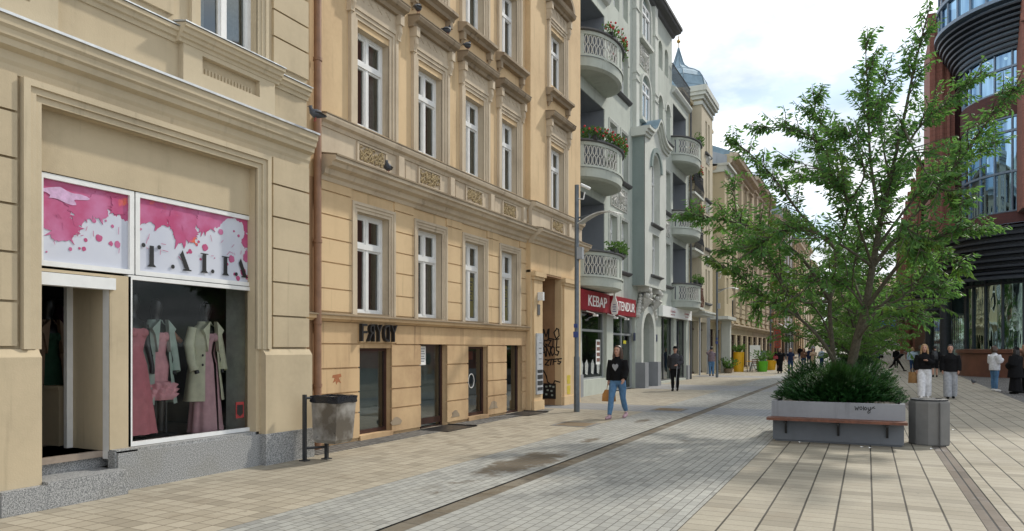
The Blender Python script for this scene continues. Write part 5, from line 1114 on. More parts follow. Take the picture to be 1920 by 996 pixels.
# ================================================================== the red brick centre on the right
rb = thing('shopping_centre', (9.5, 52, 0), 'red brick shopping centre with a curved glass corner drum and black louvred canopies', 'building')
M['louvre'] = plain('black_louvre', (.045, .052, .065), .45, .3); M['steelb'] = plain('blue_grey_steel', (.16, .21, .27), .4, .5)  # louvre black is lifted towards blue, haze put into the colour
M['curt2'] = plain('pale_curtain', (.40, .46, .42), .8)
def build_rb():
    C = (9.5, 52.0)
    def ring(r, z, a0=150, a1=390, n=60): return [Vector((C[0] + r * math.cos(R(a0 + (a1 - a0) * i / n)), C[1] + r * math.sin(R(a0 + (a1 - a0) * i / n)), z)) for i in range(n + 1)]
    def rings(mb, prof, **k): mb.loft([ring(r, z, **k) for r, z in prof], 0, False, False)
    t = MB(); rings(t, [(4.55, -.1), (4.5, 1.35), (4.62, 1.38), (4.62, 1.58), (4.1, 1.62)]); t.box(6.0, 6.3, 53.6, 60, 0, 1.5); t.build('plinth', M['plinth'], rb, smooth=True)
    t = MB(); t.lathe([(0, 0), (0, 0)], seg=3); rings(t, [(4.05, 1.55), (4.05, 6.5)]); t.build('ground_glass', M['ripple'], rb, smooth='all')
    for za, zb_ in ((0, 6.5), (8.6, 19.0)): t = MB(); rings(t, [(3.2, za), (3.2, zb_)]); t.build('interior_wall', M['room'], rb)
    t = MB()
    for k in range(13):
        a = R(170 + k * 15); x = C[0] + 4.1 * math.cos(a); y = C[1] + 4.1 * math.sin(a); t.tube([(x, y, 1.55), (x, y, 6.5)], .06, 6)
    rings(t, [(4.0, 5.3), (4.12, 5.3), (4.12, 5.42), (4.0, 5.42)]); t.build('glazing_bars', M['louvre'], rb)
    t = MB()
    for k in range(12):
        a = R(176 + k * 14); x = C[0] + 3.6 * math.cos(a); y = C[1] + 3.6 * math.sin(a)
        t = MB(); t.eloft([(x, y, 1.6, .12, .12), (x, y, 6.4, .14, .14)], 14, rip=lambda a_, q: .3 * math.sin(5 * a_)); t.build('curtain', M['curt2'], rb, smooth=True)
    # canopy cone and louvres above the ground floor
    t = MB(); rings(t, [(4.06, 6.45), (5.0, 5.95), (5.8, 5.45), (5.82, 5.6), (5.35, 6.0), (5.2, 8.4), (4.5, 8.45)]); t.build('canopy', M['louvre'], rb)
    for k in range(8):
        t = MB(); z = 5.72 + k * .36; r = 5.88 - k * .05; rings(t, [(r - .35, z), (r, z + .02), (r + .03, z + .13), (r - .35, z + .20)]); t.build('louvre', M['louvre'], rb, smooth=True)
    t = MB(); rings(t, [(4.75, 8.6), (4.6, 8.65), (4.3, 8.7), (4.3, 9.4)]); t.build('canopy_back', M['steelb'], rb)
    for nm, z0, z1, mids in (('curved_window', 9.3, 14.7, (11.6, 13.9)), ('curved_window', 16.2, 18.5, (17.5,))):
        t = MB(); rings(t, [(4.2, z0), (4.2, z1)]); 
        w = MB()
        for k in range(15): a = R(160 + k * 13); x = C[0] + 4.22 * math.cos(a); y = C[1] + 4.22 * math.sin(a); w.tube([(x, y, z0), (x, y, z1)], .06, 6)
        for z in (z0, z1) + mids: rings(w, [(4.15, z - .06), (4.3, z - .06), (4.3, z + .06), (4.15, z + .06)])
        wo = w.build(nm, M['steelb'], rb); t.build('pane', M['blueglass'], wo, smooth='all')
        for k in range(9 if z0 > 15 else 0): a = R(176 + k * 18); x = C[0] + 3.8 * math.cos(a); y = C[1] + 3.8 * math.sin(a); t = MB(); t.ball((x, y, z1 - .3), .09, seg=6); t.build('ceiling_lamp', lampm, rb)
    t = MB(); rings(t, [(4.15, 8.6), (4.4, 8.65), (4.4, 9.3), (4.15, 9.35)]); rings(t, [(4.15, 14.7), (4.35, 14.75), (4.35, 16.15), (4.15, 16.2)]); t.build('drum_wall', M['dark_shade_brick'], rb)
    for k in range(8):
        t = MB(); z = 18.5 + k * .27; r = 4.6 + k * .14; rings(t, [(r - .4, z), (r, z + .02), (r + .03, z + .11), (r - .4, z + .16)]); t.build('louvre', M['louvre'], rb, smooth=True)
    t = MB(); rings(t, [(5.3, 20.7), (5.75, 20.75), (5.75, 20.95), (5.3, 21.0)]); rings(t, [(4.4, 18.4), (5.3, 20.8)]); t.build('roof_ring', M['steelb'], rb)
    t = MB(); rings(t, [(5.45, 21.0), (5.45, 22.5)]); 
    w = MB()
    for k in range(25): a = R(150 + k * 10); x = C[0] + 5.5 * math.cos(a); y = C[1] + 5.5 * math.sin(a); w.tube([(x, y, 20.9), (x, y, 24.4)], .08, 6)
    for z in (22.5, 24.4): rings(w, [(5.35, z - .1), (5.65, z - .1), (5.65, z + .12), (5.35, z + .12)])
    wo = w.build('roof_crown', M['steelb'], rb); t.build('pane', M['blueglass'], wo, smooth='all')
    # brick piers and body
    t = MB(); t.box(3.67, 5.0, 53.6, 60, 7.6, 22.5); t.box(3.6, 4.4, 53.5, 54.8, 7.4, 23.0); t.box(3.5, 5.1, 53.4, 54.8, 22.5, 23.3)
    for k in range(3): t.box(3.75 + k * .4, 3.9 + k * .4, 53.38, 53.5, 7.8, 22.0)
    t.build('brick_pier', M['brick'], rb)
    t = MB(); t.box(5.0, 6.4, 54.2, 60, 7.6, 22.0); t.box(6.0, 8.3, 54.6, 60, 8.8, 22.0); t.build('inner_brick_wall', M['dark_shade_brick'], rb)  # dark brick here paints the shade of the recess beside the pier
    t = MB(); t.box(11.4 - 3.95, 16, 46.6, 48.4, 9.2, 30) ; t.box(12.5, 40, 47.2, 80, -.2, 30); t.box(7.35, 9.0, 46.4, 46.6, 19.2, 19.6); t.box(7.35, 9.0, 46.4, 46.6, 22.2, 22.6)
    t.build('brick_tower', M['brick'], rb)
    # long street front beyond the drum
    fr = Fr((3.5, 0, 0), (0, 1, 0), (-1, 0, 0)); H = [(s_, s_ + 1.5, z, z + 2.6, z > 11, .4) for s_ in (62, 65.5, 69, 75, 79, 83, 90, 94, 98, 104) for z in (8.6, 11.9)]
    t = MB(fr); wall(t, 60, 112, 7.4, 15.4, H); t.poly([(60, 0, 15.4), (112, 0, 15.4), (112, -20, 15.4), (60, -20, 15.4)]); t.poly([(112, 0, 0), (112, -20, 0), (112, -20, 15.4), (112, 0, 15.4)]); t.poly([(60, 0, 7.4), (112, 0, 7.4), (112, -4, 7.4), (60, -4, 7.4)])
    for s_ in (60.3, 67.5, 73, 77.5, 81.5, 87, 92.5, 101): t.box(s_, s_ + .7, -.01, .3, 7.4, 15.7)
    t.build('street_wall', M['brick'], rb)
    for h in H: 
        q = MB(fr); q.box(h[0], h[0] + .1, -.35, -.28, h[2], h[3]); q.box(h[1] - .1, h[1], -.35, -.28, h[2], h[3]); q.box(h[0], h[1], -.35, -.279, h[2] + 1.6, h[2] + 1.7); o = q.build('window', M['louvre'], rb); q = MB(fr); q.poly([(h[0], -.33, h[2]), (h[1], -.33, h[2]), (h[1], -.33, h[3]), (h[0], -.33, h[3])]); q.build('pane', M['blueglass'], o)
    g = MB(fr); g.poly([(56, -2.3, .9), (112, -2.3, .9), (112, -2.3, 7.4), (56, -2.3, 7.4)]); g.build('arcade_glass', M['ripple'], rb)
    g = MB(fr); g.box(56, 112, -2.4, -2.2, -.1, .9); g.build('arcade_plinth', M['plinth'], rb); g = MB(fr); g.box(56, 112, -3.6, -3.5, 0, 7.4); g.build('interior_wall', M['room'], rb)
    for s_, dk in ((58.5, 1), (73, 1), (88, 0), (103, 0)):
        g = MB(); x = 4.9 if dk else 4.0; g.lathe([(.35, -.1), (.35, 7.4)], (x, s_), 16); g.build('column', M['louvre'] if dk else M['brick'], rb, smooth=True)
    for cy, cx, r in ((66, 4.9, 2.4), (84, 4.4, 2.6), (100, 4.2, 2.6)):
        for k in range(5):
            g = MB(); z = 4.6 + gz(cy) + k * .36; q = r - .1 * k if cy > 70 else r + .1 * k - .4
            g.loft([[Vector((cx + (q + d) * math.cos(R(90 + 180 * i / 24)), cy + (q + d) * math.sin(R(90 + 180 * i / 24)) * 1.3 * (1), zz)) for i in range(-12, 25)] for d, zz in ((-.4, z), (0, z), (0, z + .16), (-.4, z + .22))], 0, False, False); g.build('louvre', M['louvre'], rb)
        g = MB(); g.eloft([(cx, cy, 4.3 + gz(cy), r - .8, (r - .8) * 1.3), (cx, cy, 6.6 + gz(cy), r - .3, (r - .3) * 1.3)], 32); g.build('canopy', M['louvre'], rb)
lampm, nt_, b_ = new_mat('lamp_glow'); b_.inputs['Emission Color'].default_value = (1, .85, .6, 1); b_.inputs['Emission Strength'].default_value = 3
build_rb()
# far end of the street
for i, (x0, x1, y0, y1, T, c, lab) in enumerate(((-30, -12, 215, 230, 15, 'cream', 'cream block closing the far end of the street on the left'), (-10, 8, 235, 250, 18, 'beige', 'beige block closing the far end of the street'), (10, 30, 190, 206, 15, 'ochre', 'ochre block far behind the brick centre'))):
    b = thing('apartment_building', (x0, y0, 2.6), lab, 'building'); f = Fr((0, y0, 0), (1, 0, 0), (0, -1, 0)); t = MB(f); hs = [(x, x + 1.2, z, z + 1.6, False, .2) for x in [x0 + 1 + 2.6 * k for k in range(int((x1 - x0 - 2) / 2.6))] for z in (4.2, 7.4, 10.6)]
    wall(t, x0, x1, 2, T + 2, hs); shell(t, x0, x1, T + 2, -12); t.build('wall', M[c], b)
    for h in hs: q = MB(f); q.box(h[0], h[1], -.19, -.18, h[2], h[3]); q.build('window', M['dark_trim'], b)
    t = MB(f); t.prism([(.5, T + 2), (-6, T + 5), (-12, T + 2)], 'nz', x0 - .3, x1 + .3); t.build('roof', M['copper'], b)
# ------------------------------------------------------------------ a surveyed point: sight line (u, v) met at street distance Y
def at(u, v, Y):
    a = R(26.46); t = (u - 960) / 1340; d = Y / (t * math.sin(a) + math.cos(a))
    return Vector((d * (t * math.cos(a) - math.sin(a)), Y, 1.6 + (655 - v) / 1340 * d))
# ================================================================== trees
M['bark'] = plain('bark', (.085, .075, .05), .9, var=.4, scale=20, bmp=.6)
M['leaf_a'] = leafy('cherry_leaves', (.065, .165, .065), (.155, .29, .07), .55)
M['leaf_y'] = leafy('young_leaves', (.12, .20, .03), (.16, .24, .05), .45)
M['leaf_b'] = leafy('street_tree_leaves', (.06, .14, .03), (.15, .26, .05), .45)
def cr(pts, n):                                        # smooth polyline through the points
    P = [pts[0]] + pts + [pts[-1]]; out = []
    for i in range(1, len(P) - 2):
        for k in range(n):
            t = k / n; a, b, c, d = P[i - 1], P[i], P[i + 1], P[i + 2]
            out.append(.5 * ((2 * b) + (c - a) * t + (2 * a - 5 * b + 4 * c - d) * t * t + (3 * b - a - 3 * c + d) * t ** 3))
    out.append(pts[-1]); return out
def twig(tb, L, p, d, ln, rnd, ls, mi=0, ns=None, droop=.45):
    d = d.normalized(); pts = [p]; q = p.copy(); n = 6
    for i in range(n):
        q = q + d * ln / n; d = (d + Vector((rnd.uniform(-.15, .15), rnd.uniform(-.15, .15), rnd.uniform(-.1, .12)))).normalized(); pts.append(q.copy())
    tb.tube([tuple(x) for x in pts], [.012 - .009 * i / n for i in range(n + 1)], 4)
    m = ns or int(ln / ls * 5.0)
    for i in range(m):
        f = .15 + .85 * (i + rnd.random() * .5) / m; j = min(n - 1, int(f * n)); x = pts[j].lerp(pts[j + 1], f * n - j)
        ax = (pts[j + 1] - pts[j]).normalized(); side = ax.cross(Vector((0, 0, 1))); side = (side if side.length > .1 else Vector((1, 0, 0))).normalized() * (1 if i % 2 else -1)
        dd = ax * .5 + side * .8 + Vector((rnd.uniform(-.3, .3), rnd.uniform(-.3, .3), -droop - rnd.random() * .5))
        leaf(L, x + dd * .02, dd, ls * rnd.uniform(.7, 1.25), rnd, mi)
def plane_tree():
    rnd = random.Random(21); Y0 = 14.8
    t = thing('street_tree', (-.33, 14.6, .7), 'big leafy cherry tree with several stems growing out of the nearest bench planter', 'tree')
    limbs = [
        ([(1593, 700, 0), (1606, 640, -.1), (1622, 580, -.2), (1636, 500, -.1), (1650, 420, 0), (1668, 340, .1), (1692, 235, .2), (1716, 120, .2), (1740, 25, .2)], .092, 4),
        ([(1650, 420, 0), (1632, 300, -.4), (1628, 190, -.5), (1622, 75, -.5)], .04, 1),
        ([(1622, 580, -.2), (1700, 480, -.8), (1770, 440, -1.1), (1845, 432, -1.2)], .045, 1),
        ([(1636, 500, -.1), (1725, 390, -.3), (1800, 300, -.5), (1860, 215, -.6), (1900, 168, -.6)], .045, 1),
        ([(1668, 340, .1), (1715, 250, .5), (1775, 190, .7), (1835, 140, .8)], .035, 1),
        ([(1640, 470, -.1), (1740, 345, .3), (1860, 270, .6)], .035, 1),
        ([(1566, 700, .2), (1560, 640, .2), (1556, 565, .1), (1570, 470, 0), (1590, 380, 0), (1560, 300, -.3), (1500, 245, -.5), (1435, 240, -.6)], .052, 3),
        ([(1570, 470, 0), (1500, 400, .4), (1440, 320, .5), (1375, 262, .5)], .04, 1),
        ([(1556, 565, .1), (1500, 480, -.6), (1420, 430, -.9), (1350, 412, -1.0), (1292, 404, -1.0)], .04, 1),
        ([(1590, 380, 0), (1572, 290, .4), (1530, 215, .5), (1530, 190, .5)], .03, 1),
        ([(1574, 700, .1), (1545, 645, -.1), (1500, 598, -.3), (1440, 560, -.6), (1390, 520, -.8), (1335, 488, -.9)], .045, 2),
        ([(1500, 598, -.3), (1440, 490, .4), (1390, 430, .6), (1375, 350, .6)], .03, 1),
        ([(1606, 640, -.1), (1650, 575, .6), (1710, 535, .9), (1768, 545, 1.0)], .04, 1),
        ([(1590, 380, 0), (1560, 330, .9), (1500, 330, 1.1)], .03, 1),
        ([(1556, 565, .1), (1520, 520, .9), (1460, 520, 1.2), (1400, 545, 1.3)], .03, 1),
        ([(1636, 500, -.1), (1600, 400, -1.0), (1560, 330, -1.3), (1480, 300, -1.4)], .03, 1),
        ([(1622, 580, -.2), (1600, 500, 1.0), (1640, 400, 1.3), (1700, 320, 1.4)], .03, 1),
        ([(1668, 340, .1), (1650, 220, .6), (1668, 120, .6)], .025, 1),
        ([(1692, 235, .2), (1740, 330, -.6), (1800, 380, -.8)], .025, 1),
        ([(1636, 500, -.1), (1560, 450, -1.1), (1480, 430, -1.4), (1410, 470, -1.5)], .03, 1),
        ([(1556, 565, .1), (1490, 560, -.5), (1430, 470, -.3), (1360, 470, -.3)], .03, 1),
        ([(1622, 580, -.2), (1690, 560, -.6), (1760, 490, -.3), (1800, 500, -.2)], .03, 1),
        ([(1560, 640, .2), (1530, 580, .6), (1470, 545, .9), (1420, 575, 1.0)], .025, 1),
        ([(1622, 580, -.2), (1590, 540, -.7), (1540, 520, -1.0), (1480, 572, -1.2)], .025, 1),
        ([(1606, 640, -.1), (1640, 598, -.6), (1680, 580, -.8), (1722, 588, -.8)], .025, 1),
        ([(1636, 500, -.1), (1660, 470, .8), (1700, 450, 1.0), (1750, 500, 1.1)], .025, 1),
        ([(1570, 470, 0), (1540, 440, 1.0), (1480, 420, 1.2)], .025, 1),
        ([(1590, 380, 0), (1620, 330, -.8), (1600, 260, -.9), (1560, 250, -.9)], .025, 1),
        ([(1650, 420, 0), (1690, 420, -1.0), (1725, 470, -1.2)], .025, 1),
        ([(1556, 565, .1), (1580, 520, 1.0), (1620, 560, 1.4)], .025, 1)]
    L = MB(); LY = MB(); tr = None
    def grow(bm, pts, r0, skip, dens=15):
        n = len(pts)
        length = sum((pts[i + 1] - pts[i]).length for i in range(n - 1)); cnt = int(length * dens)
        for k in range(cnt):
            f = skip + (1 - skip) * rnd.random() ** .85; j = min(n - 2, int(f * (n - 1))); p = pts[j].lerp(pts[j + 1], f * (n - 1) - j)
            ax = (pts[j + 1] - pts[j]).normalized(); o = Vector((rnd.uniform(-1, 1), rnd.uniform(-1, 1), rnd.uniform(-.45, .9)))
            d = ax * .8 + o * .9; twig(bm, LY if rnd.random() < .14 and p.z < 4.6 else L, p, d, rnd.uniform(.28, 1.0) * (1.15 - .72 * f), rnd, .125)
        twig(bm, L, pts[-1], pts[-1] - pts[-2], .22, rnd, .10)
    for i, (pl, r, kind) in enumerate(limbs):
        pts = cr([at(u, v, Y0 + dy) for u, v, dy in pl], 4); n = len(pts)
        bm = MB(); bm.tube([tuple(p) for p in pts], [r * (1 - .88 * (q / (n - 1)) ** .8) for q in range(n)], 8)
        grow(bm, pts, r, {4: .42, 3: .45, 2: .4}.get(kind, .22))
        if i == 0: tr = bm.build('trunk', M['bark'], t, smooth=True)
        elif kind > 1: bm.build('trunk', M['bark'], t, smooth=True)
        else: bm.build('branch', M['bark'], tr, smooth=True)
    L.build('crown', M['leaf_a'], t); LY.build('young_crown', M['leaf_y'], t)
plane_tree()
def street_tree(x, y, z, h, r, seed, label, n=150, ls=.2, group='trees in the row of planters'):
    rnd = random.Random(seed); t = thing('street_tree', (x, y, z), label, 'tree', group); b = MB(); L = MB()
    top = Vector((x + rnd.uniform(-.3, .3), y, z + h)); f0 = Vector((x, y, z + h * .2))
    main = cr([Vector((x, y, z)), f0, Vector((x + .2, y, z + h * .6)), top], 4); b.tube([tuple(p) for p in main], [.12 * (1 - .9 * i / (len(main) - 1)) for i in range(len(main))], 8)
    for k in range(16):
        a = k * 2.4 + rnd.random(); f = .14 + .76 * k / 16; p = main[int(f * (len(main) - 1))]; rr = r * math.sin(PI * min(1, .25 + f * .75)) * rnd.uniform(.75, 1.1)
        e = p + Vector((math.cos(a) * rr, math.sin(a) * rr, rr * .5)); pts = cr([p, p.lerp(e, .5) + Vector((0, 0, .1)), e], 4); b.tube([tuple(q) for q in pts], [.05 * (1 - .85 * i / (len(pts) - 1)) for i in range(len(pts))], 5)
        for _ in range(n // 16 + 1):
            j = rnd.randrange(2, len(pts)); twig(b, L, pts[j], Vector((rnd.uniform(-1, 1), rnd.uniform(-1, 1), rnd.uniform(-.3, 1))), rnd.uniform(.5, 1.1), rnd, ls)
    b.build('trunk', M['bark'], t, smooth=True); L.build('crown', M['leaf_b'], t); return t
PL = [13.25, 29.0, 44.5, 60.0]
M['juniper'] = leafy('juniper_needles', (.008, .045, .014), (.03, .105, .022), .2)
M['soil'] = plain('soil', (.03, .02, .012), .95)
def juniper(x0, x1, y0, y1, z, label, n=1100, seed=1, h=.72):
    rnd = random.Random(seed); t = thing('juniper_bush', ((x0 + x1) / 2, (y0 + y1) / 2, z), label, 'shrub', 'juniper bushes in the planters'); b = MB(); L = MB(); cx = (x0 + x1) / 2; cy = (y0 + y1) / 2; wx = (x1 - x0) / 2; wy = (y1 - y0) / 2
    for i in range(14): a = i * .45; b.tube([(cx, cy, z - .1), (cx + wx * .4 * math.cos(a), cy + wy * .4 * math.sin(a), z + h * .35), (cx + wx * .8 * math.cos(a), cy + wy * .8 * math.sin(a), z + h * .5)], [.03, .02, .008], 5)
    b.build('stems', M['bark'], t)
    for i in range(n):
        a = rnd.uniform(0, 2 * PI); e = rnd.random() ** .6; rr = rnd.uniform(.55, 1.0)
        lump = .82 + .2 * math.sin(3 * a + seed) * math.sin(5 * e + seed) + .10 * math.sin(7 * a)
        el = (1 - e) * PI / 2; px = cx + wx * 1.04 * rr * lump * math.cos(a) * math.cos(el) ** .6; py = cy + wy * 1.04 * rr * lump * math.sin(a) * math.cos(el) ** .6; pz = z + .02 + h * rr * lump * math.sin(el)
        d = Vector((math.cos(a) * math.cos(el), math.sin(a) * math.cos(el), math.sin(el) * .5 - .04)).normalized(); d = (d + Vector((rnd.uniform(-.35, .35), rnd.uniform(-.35, .35), rnd.uniform(-.15, .25)))).normalized()
        ln = rnd.uniform(.08, .18); u = d.cross(Vector((rnd.uniform(-.4, .4), rnd.uniform(-.4, .4), 1))).normalized(); w = d.cross(u)
        for k in range(9):
            f = k / 9; c = Vector((px, py, pz)) + d * ln * f + Vector((0, 0, .05 * f * f)); s_ = (1 - f * .75) * ln * .42
            for sg in (-1, 1):
                tip = c + (u * sg * .75 + d * .8 + w * rnd.uniform(-.5, .5)) * s_; m_ = c.lerp(tip, .5)
                L.add([c, m_ + d * .009 + w * .006, tip, m_ - d * .009 - w * .004], [(0, 1, 2, 3)])
    L.build('foliage', M['juniper'], t); return t
def planter(y, bench=True, label='', z=0):
    x0, x1, d = -1.51, .55, 2.1
    t = thing('planter', ((x0 + x1) / 2, y + d / 2, z), label, 'planter', 'bench planters along the middle of the street'); b = MB()
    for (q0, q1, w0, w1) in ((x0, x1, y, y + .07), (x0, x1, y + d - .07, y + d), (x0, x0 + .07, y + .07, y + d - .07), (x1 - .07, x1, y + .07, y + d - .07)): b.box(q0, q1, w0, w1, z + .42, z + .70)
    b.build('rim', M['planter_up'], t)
    b = MB(); b.box(x0 + .02, x1 - .02, y + .02, y + d - .02, z + .03, z + .42); b.box(x0 + .05, x1 - .05, y + .05, y + d - .05, z, z + .03); b.build('base', M['planter_lo_shade'], t)
    b = MB(); b.box(x0 + .07, x1 - .07, y + .07, y + d - .07, z + .5, z + .62); b.build('soil', M['soil'], t)
    if bench:
        b = MB(); b.box(x0 - .05, x1 + .02, y - .30, y - .16, z + .385, z + .43); b.box(x0 - .05, x1 + .02, y - .145, y - .005, z + .385, z + .43); b.build('bench_seat', M['wood'], t)
        for x in (x0 + .22, (x0 + x1) / 2 + .02, x1 - .28):
            b = MB(); b.prism([(y + .018, z + .14), (y + .018, z + .37), (y - .27, z + .37), (y - .27, z + .34), (y - .05, z + .32), (y - .01, z + .14)], 'nz', x, x + .035); b.fr = W
            bb = MB(); bb.v = [(p[0], p[1], p[2]) for p in b.v]; bb.f = b.f; bb.m = b.m; bb.build('bench_bracket', M['black'], t)
    return t
p1 = planter(PL[0], True, 'nearest grey planter with a brown bench board and a black scribble on its rim')
mb = MB(Fr((0, PL[0], 0), (1, 0, 0), (0, -1, 0)))
sx, sz = -.19, .585
def sq(*p): return [(sx + a * .115, sz + b * .06) for a, b in p]
for l in (sq((0, 1), (.1, 0), (.25, .7), (.35, 0), (.5, 1)), sq((.7, .2), (.6, .7), (.8, 1), (.95, .5), (.8, .1), (.65, .3)), sq((1.1, 1.1), (1.12, 0)), sq((1.3, .1), (1.2, .6), (1.4, .9), (1.55, .4), (1.4, .1), (1.3, .2)), sq((1.7, .8), (1.75, .1), (1.95, .2), (2.0, .9), (1.95, -.6), (1.7, -.8), (1.65, -.4), (2.3, .7), (2.5, 1.1)), sq((2.2, .8), (2.6, .6))):
    mb.ribbon(l, 0.0, .011, .003)
mb.build('graffiti', M['black'], p1)
planter(PL[1], False, 'second planter behind the big tree, its rim showing past the junipers')
planter(PL[2], False, 'third planter from the camera in the middle row'); planter(PL[3], False, 'farthest planter of the middle row')
juniper(-1.50, .56, PL[0] + .0, PL[0] + 2.1, .68, 'wide dark green juniper spilling over the nearest bench planter', n=8000, seed=3, h=.62)
juniper(-1.5, .58, PL[1], PL[1] + 2.1, .68, 'dark green juniper in the second planter behind the big tree', n=1500, seed=5, h=.8)
juniper(-1.5, .55, PL[2], PL[2] + 2.1, .68, 'juniper in the third planter, mostly hidden by the nearer ones', n=700, seed=6)
street_tree(-.5, PL[1] + 1.2, .6, 6.0, 2.7, 1, 'bright green tree rising from the second planter behind the big cherry', n=330, ls=.19)
street_tree(-.5, PL[2] + 1.2, .6, 6.2, 2.9, 2, 'green tree in the third planter, seen between the first trunks', n=240, ls=.26)
street_tree(-.5, PL[3] + 1.2, .6, 6.5, 3.0, 3, 'green tree in the farthest planter', n=150, ls=.3)
street_tree(-.6, 78, .2, 7, 3.2, 4, 'green tree beyond the planters where the street rises', n=130, ls=.35)
street_tree(-.6, 96, .8, 7, 3.4, 5, 'green tree near the parked cars', n=110, ls=.4)
for i, (x, y, h, r, lab) in enumerate(((-7, 160, 9, 5.5, 'broad tree at the end of the street on the left'), (-1, 172, 11, 6.5, 'tallest tree closing the view at the end of the street'), (4.5, 158, 8, 5, 'tree at the end of the street behind the parked cars'), (12, 170, 10, 6, 'tree at the far end beside the brick centre'))):
    street_tree(x, y, 2.5, h, r, 40 + i, lab, n=190, ls=.7, group='trees at the far end of the street')

# ================================================================== bins, lamps, pots
def bin_():
    t = thing('litter_bin', (-6.95, 8.15, 0), 'dented steel litter bin with black liner on a two post stand', 'litter bin')
    b = MB()
    def rg(x0, x1, y0, y1, z): return [Vector(p) for p in ((x0, y0, z), (x1, y0, z), (x1, y1, z), (x0, y1, z))]
    b.loft([rg(-7.14, -6.78, 7.98, 8.31, .25), rg(-7.16, -6.75, 7.95, 8.33, .30), rg(-7.18, -6.70, 7.93, 8.35, .90)]); b.build('container', M['steel'], t)
    b = MB(); rnd = random.Random(1)
    prs = []
    for z, e in ((.83, .008), (.85, .014), (.88, .010), (.905, .02), (.93, .012), (.93, -.01), (.88, -.02)):
        pts = []
        for (xa, ya), (xb, yb) in (((-7.18, 7.93), (-6.70, 7.93)), ((-6.70, 7.93), (-6.70, 8.35)), ((-6.70, 8.35), (-7.18, 8.35)), ((-7.18, 8.35), (-7.18, 7.93))):
            for q in range(5): x = xa + (xb - xa) * q / 5; y = ya + (yb - ya) * q / 5; dx = x + 6.94; dy = y - 8.14; s_ = 1 + e * 4 * (1 + .4 * rnd.uniform(-1, 1)); pts.append(Vector((-6.94 + dx * s_, 8.14 + dy * s_, z + rnd.uniform(-.006, .006))))
        prs.append(pts)
    b.loft(prs, caps=False); b.poly([(-7.17, 7.94, .82), (-6.71, 7.94, .82), (-6.71, 8.34, .82), (-7.17, 8.34, .82)]); b.build('liner', plain('black_liner', (.012, .014, .02), .3, var=.2), t, smooth=True)
    for (x, y) in ((-7.22, 7.84), (-7.06, 8.12)): b = MB(); b.box(x - .025, x + .025, y - .02, y + .02, 0, .95 if y < 8 else .4); b.box(x - .06, x + .06, y - .05, y + .05, 0, .015); b.build('post', M['iron'], t)
    b = MB(); b.tube([(-7.22, 7.84, .9), (-7.15, 7.96, .9)], .02, 6); b.tube([(-7.22, 7.84, .18), (-7.06, 8.12, .18)], .02, 6); b.build('bracket', M['iron'], t)
bin_()
def cyl_bin():
    t = thing('litter_bin', (.93, 13.97, 0), 'squat dark concrete litter bin beside the bench planter', 'litter bin'); b = MB()
    b.lathe([(.305, .0), (.315, .02), (.315, .70), (.305, .73), (.27, .735), (.26, .68)], (.93, 13.97), 10, rot=12); b.build('body', M['concrete'], t)
    b = MB(); b.box(1.06, 1.068, 13.66, 13.70, .02, .72); b.build('seam', M['dark_trim'], t)
    b = MB(); b.lathe([(.28, .735), (.28, .76), (.20, .77), (.15, .72)], (.93, 13.97), 20); b.box(.78, 1.02, 13.78, 14.1, .76, .775); b.build('lid', M['iron'], t)
cyl_bin()
def lamp(x, y, h, label, extra=True):
    t = thing('street_lamp', (x, y, 0), label, 'street lamp', 'tall grey street lamps'); b = MB()
    b.lathe([(.075, 0), (.075, 1.4), (.06, 1.42), (.055, h), (0, h)], (x, y), 14); b.build('pole', M['pole'], t, smooth=True)
    b = MB(); b.tube([(x, y, 4.95), (x + .5, y, 5.02), (x + .65, y, 5.05)], .022, 6); b.tube([(x, y, 4.85), (x + .4, y, 4.98)], .015, 6); b.build('arm', M['pole'], t)
    b = MB(); n = 10; top = [Vector((x + .1 + 1.05 * i / n, y - .22 + .04 * math.sin(PI * i / n), 4.72 + .30 * math.sin(PI * .72 * i / n + .15))) for i in range(n + 1)]
    r1 = [[p, p + Vector((0, .44, .06)), p + Vector((0, .44, .085)), p + Vector((0, 0, .025))] for p in top]; b.loft(r1); b.build('reflector', M['lamp_panel'], t, smooth=True)
    b = MB(); b.box(x - .02 + .05, x + .17, y - .07, y + .07, 3.9, 4.2); b.build('control_box', M['grey_wall'], t)
    b = MB(); b.box(x - .065, x + .065, y - .08, y - .074, 1.9, 2.05); b.box(x - .05, x + .05, y - .08, y - .073, 2.15, 2.25); b.build('sticker', plain('blue_sticker', (.04, .07, .25), .5), t)
    b = MB(); b.tube([(x, y, h - .35), (x + .18, y, h - .38), (x + .22, y, h - .2)], .018, 6); b.tube([(x + .14, y - .1, h - .02), (x + .34, y + .06, h - .12)], .04, 10); b.build('camera', M['white'], t, smooth=True)
    return t
l1 = lamp(-6.66, 17.1, 5.8, 'street lamp in front of the passage, nearest to the camera')
l2 = lamp(-7.64, 41.4, 6.0, 'street lamp beyond the kebab shop, with a camera and box on top')
lamp(-7.6, 66, 6.0, 'small far street lamp beside the rusticated houses'); 
